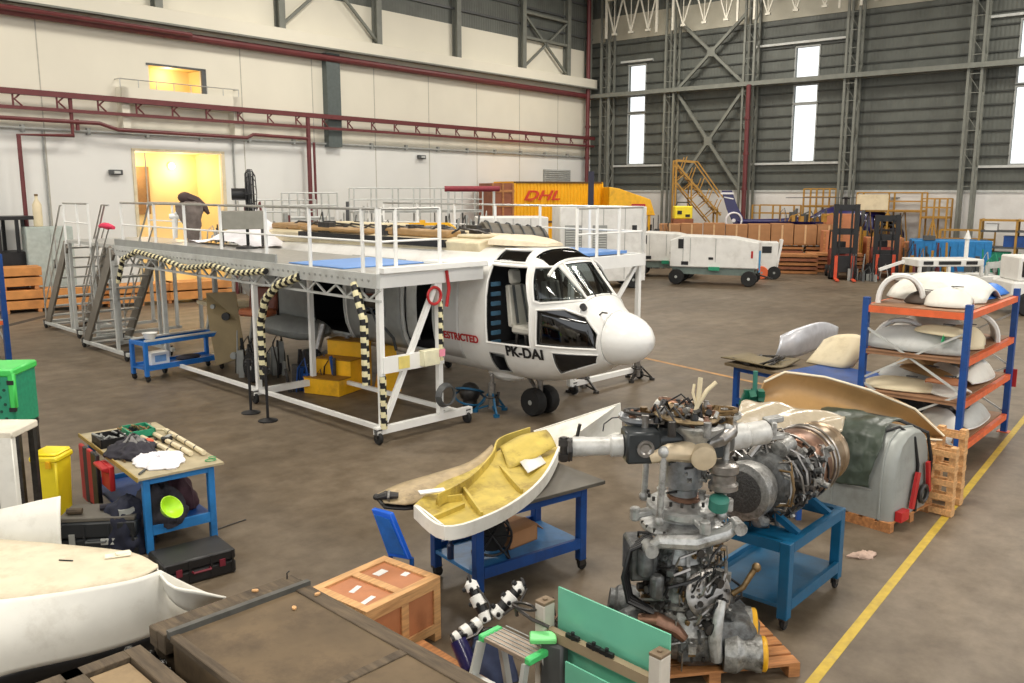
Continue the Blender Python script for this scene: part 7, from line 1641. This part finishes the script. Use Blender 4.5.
# yellow generator on the cartons etc.
r = T('yellow_machine', 'small bright yellow machine standing behind the carton row', 'machine', V(9.0, 49.2, 2.4), 0)
B(r, (0, 0, .05), (1.0, .7, .75), 'body', YELB, .05); B(r, (.15, -.02, .3), (.4, 0, .5), 'dark_panel', BLACK); B(r, (.6, -.02, .15), (.85, 0, .3), 'dark_panel', BLACK)
mb = M(); mb.tube([(.1, .3, .75), (.2, .3, .95), (.8, .3, .95), (.9, .3, .75)], .04); mb.build('handle', BLACK, r); B(r, (-.05, -.05, -2.4), (1.05, .75, .05), 'plinth', MATS['red_timber'])
clutter('dark_machine', 'cluster of dark machinery between the yellow loader and small yellow machine', 'machine', V(7.4, 46.2, 0), 0, 10, .7, .5, 3.0, [DGREY, BLACK, STEEL], 101)
# yellow stair unit
r = T('stair_unit', 'tall yellow lattice stair unit against the dark wall', 'stairs', V(9.3, 50.8, 0), -.05)
YO = mat('ochre_paint', (168, 126, 50), .5, 0, .1, 4)
for y in (0, 1.2):
    mb = M(); mb.bar((0, y, 5.5), (2.6, y, 2.6), .1); mb.bar((0, y, 4.5), (2.0, y, 2.2), .08); mb.bar((0, y, 0), (0, y, 5.7), .1); mb.bar((2.4, y, 0), (2.4, y, 3.0), .1); mb.bar((.9, y, 0), (.9, y, 4.6), .08); mb.bar((0, y, 5.7), (1.2, y, 5.6), .07); mb.bar((1.2, y, 5.6), (2.7, y, 3.6), .07)
    for i in range(5): mb.bar((.35+i*.5, y, 5.1-i*.55), (.6+i*.5, y, 5.9-i*.6), .05); mb.bar((.0+.45*i, y, 4.5-.5*i), (.45+.45*i, y, 4.9-.5*i), .05)
    mb.build('side_frame', YO, r, smooth=False)
for i in range(9): B(r, (.1+i*.28, 0, 5.2-i*.31), (.4+i*.28, 1.2, 5.25-i*.31), 'tread', YO)
# blue helicopter
r = T('helicopter', 'navy blue helicopter with white-streaked tail fin parked against the pale base wall', 'helicopter', V(16.9, 47.6, 0), math.radians(-8))
WB = mat('white_belly', (224, 224, 228), .4)
mb = M(); secs = ((-.9, .25, 2.2, 2.6), (-.3, .6, 1.5, 3.0), (.5, .75, 1.1, 3.25), (1.6, .78, 1.0, 3.3), (2.6, .72, 1.05, 3.1), (3.4, .55, 1.1, 2.5), (3.9, .3, 1.3, 2.0))
mb.rings([[V(x, math.cos(a)*w_, (zb+zt)/2+math.sin(a)*(zt-zb)/2) for a in [i*PI/9 for i in range(18)]] for x, w_, zb, zt in secs]); mb.build('fuselage', NAVY, r)
mb = M(); mb.rings([[V(x, math.cos(a)*q, z+math.sin(a)*q) for a in [i*PI/5 for i in range(10)]] for x, q, z in ((-.6, .28, 2.4), (-2.5, .16, 2.35), (-4.7, .11, 2.35))]); mb.build('tail_boom', NAVY, r)
mb = M(); mb.prism([(-4.9, -.04, 2.2), (-4.2, -.04, 2.2), (-4.75, -.04, 3.2), (-5.05, -.04, 4.0), (-5.6, -.04, 4.0), (-5.3, -.04, 3.0)], (0, .1, 0)); fin = mb.build('tail_fin', NAVY, r, smooth=False, bevel=.01)
mb = M(); mb.box((-5.3, -.06, 3.85), (.7, .03, .1)); mb.box((-5.2, -.06, 3.6), (.5, .03, .06), (0, .2, 0)); mb.build('white_band', WB, fin, smooth=False)
mb = M(); mb.torus((-4.9, -.1, 2.4), .42, .05, (0, 1, 0)); mb.cyl((-4.9, -.12, 2.4), (-4.9, .05, 2.4), .1); mb.build('tail_rotor_ring', WB, r)
mb = M(); mb.patch(lambda u, v: V(2.2+1.5*u, -.3-.35*math.cos(PI*u/2)-.12*math.sin(PI*v), 1.9+.8*v*(1-.5*u)), 8, 6); mb.build('window', SMOKE, r, solid=.02)
B(r, (.2, -.8, 1.7), (1.2, -.74, 2.4), 'side_window', SMOKE)
mb = M(); mb.cyl((.9, 0, 3.2), (.9, 0, 3.6), .08); mb.lathe([(.2, 0), (.24, .05), (.1, .12)], (.9, 0, 3.55)); mb.build('rotor_mast', DSTEEL, r)
for a in (.0, PI): 
    mb = M(); mb.box((.9+math.cos(a)*1.6, math.sin(a)*1.6, 3.62), (3.0, .2, .04)); mb.build('rotor_blade', DGREY, r, smooth=False)
for y in (-.8, .8):
    mb = M(); mb.tube([(-.2, y, .25), (2.8, y, .25), (3.3, y, .4)], .05); mb.bar((.4, y, .25), (.4, y*.6, 1.2), .06); mb.bar((2.2, y, .25), (2.2, y*.6, 1.1), .06); mb.build('skid', DSTEEL, r, smooth=False)
# forklifts
def forklift(label, p, rz, h):
    r = T('forklift', label, 'forklift', p, rz, 'forklifts')
    for x in (-.45, .45):
        B(r, (x-.1, 0, .1), (x+.1, .2, h), 'mast_rail', BLACK); B(r, (x*.55-.04, .02, .1), (x*.55+.04, .14, h-.2), 'mast_rail', BLACK)
    for z in (.5, h*.35, h*.6, h-.3): B(r, (-.5, .02, z), (.5, .16, z+.28), 'mast_cross', BLACK)
    B(r, (-.5, -.06, .35), (.5, 0, 1.1), 'carriage', BLACK)
    for x in (-.35, .35):
        mb = M(); mb.bb((x-.07, -.12, .05), (x+.07, -.06, 1.1)); mb.bb((x-.07, -1.2, .05), (x+.07, -.06, .1)); mb.build('fork', mat('fork_orange', (206, 78, 46), .5), r, smooth=False)
    mb = M(); mb.prism([(0, .3, .4), (0, 2.3, .5), (0, 2.4, 1.3), (0, 1.8, 1.4), (0, 1.2, .9), (0, .3, .9)], (.0, 0, 0)) if False else mb.prism([(-.5, .3, .35), (-.5, 2.3, .35), (-.5, 2.4, 1.2), (-.5, 1.7, 1.35), (-.5, 1.1, .9), (-.5, .3, .9)], (1.0, 0, 0)); mb.build('body', mat('forklift_red', (110, 40, 32), .45), r, smooth=False, bevel=.03)
    mb = M()
    for x in (-.48, .48): mb.bar((x, .5, .9), (x, .7, 2.15), .06); mb.bar((x, 2.2, 1.2), (x, 1.9, 2.15), .06); mb.bar((x, .7, 2.15), (x, 1.9, 2.15), .06)
    for y in (.7, 1.1, 1.5, 1.9): mb.bar((-.48, y, 2.15), (.48, y, 2.15), .05)
    mb.build('overhead_guard', BLACK, r, smooth=False)
    mb = M(); mb.box((0, 1.5, 1.15), (.45, .45, .12)); mb.box((0, 1.75, 1.4), (.45, .1, .5)); mb.build('seat', BLACK, r, bevel=.03)
    for x in (-.5, .5):
        for y, q in ((.45, .33), (2.0, .27)):
            mb = M(); wheel(mb, (x, y, q), q, .22, (1, 0, 0)); mb.build('wheel', [RUBBER, ORANGE], r)
    return r
forklift('forklift with the taller black mast and orange forks beside the carton row', V(15.0, 39.8, 0), -.25, 3.4)
forklift('forklift with the shorter black mast, next to the blue container', V(17.2, 40.6, 0), -.3, 2.9)
# yellow stands along the dark wall
def ystand(label, p, rz, L_, H_, panelm=None):
    r = T('work_stand', label, 'work stand', p, rz, 'ochre work stands along the far wall')
    for x in (0, L_/2, L_):
        for y in (0, 1.0): B(r, (x-.04, y-.04, 0), (x+.04, y+.04, H_+(.9 if y else .9)), 'post', YO)
    for z in (H_-.05, H_+.42, H_+.86):
        for y in (0, 1.0): B(r, (0, y-.03, z), (L_, y+.03, z+.06), 'rail', YO)
    B(r, (0, 0, H_-.1), (L_, 1.0, H_), 'deck', YO)
    mb = M(); mb.bar((0, 0, .1), (L_/2, 0, H_-.1), .06); mb.bar((L_, 0, .1), (L_/2, 0, H_-.1), .06); mb.build('brace', YO, r, smooth=False)
    if panelm: B(r, (0, -.05, H_), (L_*.5, -.03, H_+.8), 'panel', panelm)
    return r
ystand('low ochre work stand behind the navy tail boom', V(13.6, 50.3, 0), -.68, 2.4, 2.3)
ystand('tall ochre work stand with yellow cage above the navy helicopter tail', V(15.9, 48.6, 0), -.68, 1.4, 3.2)
ystand('long ochre work stand with pale panels behind the forklifts', V(18.2, 47.0, 0), -.68, 3.2, 3.0, CREAM)
ystand('ochre work stand with narrow legs beside the pale bare wall', V(20.7, 45.0, 0), -.68, 1.2, 2.7)
ystand('squat ochre work stand behind the blue container', V(21.0, 43.5, 0), -.5, 2.4, 1.2)
# blue container, shelves, boxes
r = T('tool_container', 'bright blue low container behind the white tow cart', 'container', V(18.9, 41.8, 0), -.35)
B(r, (0, 0, 0), (3.4, 1.6, 1.7), 'body', mat('cyan_blue', (30, 120, 180), .5), .03)
for i in range(9): B(r, (.2+i*.36, -.03, .1), (.3+i*.36, 0, 1.6), 'rib', MATS['cyan_blue'])
B(r, (.5, -.04, 1.7), (1.0, .5, 1.9), 'lid_box', DGREY)
r = T('storage_shelf', 'long green-grey storage shelf with yellow top beam beyond the white tow cart', 'shelf', V(21.8, 41.3, 0), -.6)
for x in (0, 1.5, 3.0, 4.5): B(r, (x-.05, 0, 0), (x+.05, .08, 2.7), 'upright', YO); B(r, (x-.05, 1.0, 0), (x+.05, 1.08, 2.7), 'upright', YO)
for z in (.6, 1.35, 2.1, 2.6): B(r, (0, 0, z), (4.5, 1.0, z+.08), 'shelf_board', YO if z > 2.5 else DGREY)
for k, (x, z, w_, h_, m_, lb) in enumerate(((.2, 2.18, .5, .3, WHITE, 'white box on the upper shelf corner above the green box'), (1.0, 1.43, .9, .5, BLUE2, 'dark blue box in the middle of the far storage shelf'), (2.2, 2.18, .5, .3, WHITE, 'white box in the middle of the far storage shelf top'), (2.6, 1.43, .7, .5, DGREY, 'dark box at the middle level of the far storage shelf'), (1.7, .68, .5, .4, WHITE, 'white carton low on the far storage shelf'), (3.3, 1.43, .8, .5, CARD, 'brown carton at the far end of the far storage shelf'), (.3, .68, 1.0, .5, GREEND, 'green box low on the far storage shelf'), (3.2, 2.18, .8, .3, GREEND, 'green box on the top level of the far storage shelf'))):
    c_, s_ = math.cos(-.6), math.sin(-.6)
    q = T('storage_box', lb, 'box', V(21.8+c_*x-s_*.1, 41.3+s_*x+c_*.1, z), -.6); B(q, (0, 0, 0), (w_, .7, h_), 'box', m_, .01); B(q, (-.01, -.01, h_-.05), (w_+.01, .71, h_), 'lid', m_)
# white tow cart and boom
r = T('tow_cart', 'white flat tow cart with slotted deck beyond the loaded rack', 'cart', V(14.1, 31.0, 0), .05)
B(r, (0, 0, .75), (3.4, 1.5, 1.0), 'deck', WHITE, .03); B(r, (.2, 0, 1.35), (2.6, 1.2, 1.6), 'upper_frame', WHITE, .02)
for x in (.25, 1.3, 2.5): B(r, (x, 0, 1.0), (x+.1, .1, 1.35), 'support', WHITE)
for x, w_ in ((.4, .35), (.95, .8), (1.95, .4)): B(r, (x, -.02, 1.42), (x+w_, 0, 1.54), 'slot', BLACK)
for x in (.5, 2.9):
    for y in (0, 1.5):
        mb = M(); wheel(mb, (x, y, .38), .38, .24); mb.build('wheel', [RUBBER, GREY], r)
mb = M(); mb.bar((0, .6, 1.5), (-.9, .6, 1.2), .1); mb.build('draw_bar', WHITE, r, smooth=False); mb = M(); mb.cyl((2.2, .5, 1.6), (2.2, .5, 2.4), .07); mb.lathe([(.12, 0), (.02, .3)], (2.2, .5, 2.3)); mb.build('marker_post', WHITE, r)
r = T('tow_boom', 'long pale boom reaching from the tow cart to the edge of view', 'boom', V(17.0, 31.5, 0), .02)
mb = M(); mb.bar((0, 0, 1.35), (4.5, -.4, 1.75), .12, .22); mb.bar((0, 0, 0), (0, 0, 1.35), .1); mb.bar((4.0, -.4, 0), (4.0, -.4, 1.7), .1); mb.build('beam', LGREY, r, smooth=False)
r = T('tow_tractor', 'white vehicle corner just entering at the far edge beside the orange rack', 'vehicle', V(16.1, 28.2, 0), -.1)
B(r, (0, 0, .35), (3, 1.6, 1.1), 'body', WHITE, .06); B(r, (.2, .1, 1.1), (1.4, 1.5, 1.9), 'cab', WHITE, .05); B(r, (.3, .08, 1.25), (1.2, .1, 1.75), 'cab_window', SMOKE); B(r, (-.02, .2, .4), (.02, 1.4, .6), 'bumper', DGREY)
for x in (.5, 2.5):
    mb = M(); wheel(mb, (x, .02, .38), .38, .24); mb.build('wheel', [RUBBER, GREY], r)
# ---- left far side ----
r = T('ground_machine', 'black framed ground machine with open cab posts against the white wall', 'machine', V(-17.9, 29.6, 0), RA)
B(r, (0, 0, .6), (2.0, 1.3, 1.9), 'body', BLACK, .03); 
for x in (0, .65, 1.25, 1.9): B(r, (x, 0, 1.9), (x+.1, .1, 3.0), 'cab_post', BLACK); B(r, (x, 1.2, 1.9), (x+.1, 1.3, 3.0), 'cab_post', BLACK)
B(r, (-.05, -.05, 3.0), (2.05, 1.35, 3.12), 'roof_panel', BLACK)
for x in (.45, 1.55):
    mb = M(); wheel(mb, (x, .0, .4), .4, .25); mb.build('wheel', [RUBBER, GREY], r)
B(r, (.5, -.03, 1.0), (1.3, 0, 1.4), 'grille', DGREY); B(r, (1.4, -.03, 1.2), (1.8, 0, 1.4), 'pale_mark', LGREY)
for i in range(5):
    j = i % 3
    r = T('timber_beam_stack', ('long orange-brown crate stack in front of the grey-green cabinet and black machine', 'long orange-brown crate stack behind the first stairs of the tail platform', 'orange-brown crate stack below the grey cabinet', 'last orange-brown crate stack, behind the main platform stairs', 'upper orange-brown crate layer under the black ground machine')[i], 'timber', (V(-17.4, 28.0, 0), V(-13.9, 30.2, 0), V(-15.6, 29.2, 0), V(-12.2, 31.3, 0), V(-17.5, 28.1, .75))[i], RA-.25)
    for k in range(2): B(r, (0, 0, .12+k*.34), (2.2, 1.0, .40+k*.34), 'crate_layer', mat('orange_timber', (202, 138, 74), .65, 0, .15, 2, dirt=(140, 90, 50), dirt_amt=.5), .01)
    for x in (.1, 1.0, 1.95): B(r, (x, -.03, 0), (x+.12, 1.02, .12), 'bearer', WOODO)
r = T('storage_cabinet', 'pale grey-green cabinet standing against the white wall above the orange-brown crates', 'cabinet', V(-16.3, 30.9, 0), RA-.2)
B(r, (-.6, 0, 0), (.9, .8, 2.75), 'body', mat('pale_grey_green', (168, 178, 172), .5), .02)
for x in (-.58, .16): q = B(r, (x, -.03, .1), (x+.73, 0, 2.7), 'door', MATS['pale_grey_green'], .005); B(q, (x+(.78 if x < 0 else .05), -.06, 1.3), (x+(.82 if x < 0 else .09), -.03, 1.6), 'handle', DGREY)
r = T('gas_bottle', 'cream upright gas bottle on the grey-green cabinet', 'gas bottle', V(-16.6, 31.1, 2.76), 0)
mb = M(); mb.lathe([(.14, 0), (.15, .05), (.15, .75), (.05, .95), (.05, 1.05)]); mb.build('bottle', CREAM, r); mb = M(); mb.cyl((0, 0, 1.05), (0, 0, 1.12), .06); mb.build('valve', BRASS, r)
# distant access stands behind the helicopter
def astand(label, p, rz, L_, H_, n):
    r = T('access_stand', label, 'access stand', p, rz, 'pale access stands along the white wall')
    for i in range(n+1):
        x = L_*i/n
        for y in (0, 1.2): mb = M(); mb.cyl((x, y, 0), (x, y, H_+1), .035, n=6); mb.build('post', LGREY, r)
    for z in (H_+1, H_+.5, H_, H_*.5):
        for y in (0, 1.2): mb = M(); mb.cyl((0, y, z), (L_, y, z), .03, n=6); mb.build('rail', LGREY, r)
    B(r, (0, 0, H_-.1), (L_, 1.2, H_-.03), 'deck', LGREY)
    for i in range(n): mb = M(); mb.cyl((L_*i/n, 0, .1), (L_*(i+1)/n, 0, H_), .025, n=6); mb.build('brace', LGREY, r)
    return r
astand('long pale access stand against the white wall behind the yellow cradle', V(-7.0, 39.5, 0), .35, 6.0, 3.1, 6)
astand('pale access stand against the white wall between the lit opening and red drop pipe', V(-11.0, 37.0, 0), .6, 3.0, 2.6, 4)
astand('short pale access stand beside the twin red drop pipes', V(-9.0, 36.0, 0), .5, 2.0, 2.9, 3)
clutter('stored_parts', 'jumble of red and grey parts between the lit opening and the twin red pipes', 'parts', V(-9.8, 34.8, 0), 0, 14, 1.4, .6, 3.6, [LGREY, GREY, PIPERED], 131)
clutter('stored_parts', 'jumble of white and grey parts just past the twin red pipes', 'parts', V(-6.6, 34.5, 0), 0, 14, 1.3, .6, 3.6, [WHITE, LGREY, DGREY, STEEL], 132)
clutter('stored_parts', 'dark jumble of parts before the reddish brown crate by the containers', 'parts', V(-2.2, 36, 0), 0, 14, 1.2, .6, 3.4, [DGREY, DSTEEL, LGREY], 133)
r = T('cowling_stack', 'dark brown hollow cowling with striped lining behind the helicopter roof', 'cowling', V(-2.9, 28.5, 1.9), .1)
mb = M(); mb.patch(lambda u, v: V(2.0*u, -.4+.9*v, .15+.75*math.sin(PI*min(1, .2+u*.85))*(.5+.5*math.sin(PI*v))), 14, 8); mb.build('shell', mat('dark_brown_lining', (72, 60, 50), .7, 0, .3, 3), r, solid=.04)
for x in (.2, 1.7): B(r, (x, 0, -1.9), (x+.1, .1, .3), 'stand_leg', DGREY)
r = T('red_beam', 'dark red wrapped beam lying above the distant access stand', 'beam', V(-2.9, 38.5, 3.95), .2)
mb = M(); mb.cyl((0, 0, .12), (2.4, 0, .12), .12); mb.build('beam', mat('dark_red_wrap', (130, 40, 52), .6), r); B(r, (.1, -.05, -3.95), (.2, .05, .05), 'post', LGREY); B(r, (2.1, -.05, -3.95), (2.2, .05, .05), 'post', LGREY)

for k, (p, n, sx, sy, h, ms, lb) in enumerate(((V(15.9, 39.6, 0), 9, .7, .5, 1.2, [BLACK, DGREY, GREY], 'dark jumble of equipment between the two forklift masts'), (V(18.6, 39.6, 0), 12, .9, .5, 1.8, [DGREY, DSTEEL, YO, PIPERED], 'dark and ochre jumble before the blue container'), (V(21.5, 39.0, 0), 10, 1.2, .5, 1.4, [GREEND, DGREY, LGREY], 'green and grey jumble in front of the far storage shelf'), (V(18.8, 46.2, 0), 14, 1.2, .4, 3.0, [YO, BRASS, DGREY], 'ochre jumble of stand parts between the work stands'), (V(15.0, 46.4, 2.4), 10, 1.3, .3, .7, [YO, DGREY], 'low jumble on the carton row below the tail boom'))):
    clutter('stored_equipment', lb, 'equipment', p, -.4, n, sx, sy, h, ms, 200+k)

# a thing that turned out to be a single piece becomes that one mesh
for e in [o for o in bpy.data.objects if o.type == 'EMPTY' and o.parent is None and len(o.children) == 1]:
    c = e.children[0]; nm = e.name
    if c.type != 'MESH': continue
    lb = e['label']; ct = e['category']; gr = e.get('group'); loc = e.location.copy(); rz = e.rotation_euler.z
    c.parent = None; c.location = loc; c.rotation_euler.z = rz
    bpy.data.objects.remove(e); c.name = nm
    tag(c, lb, ct, gr)
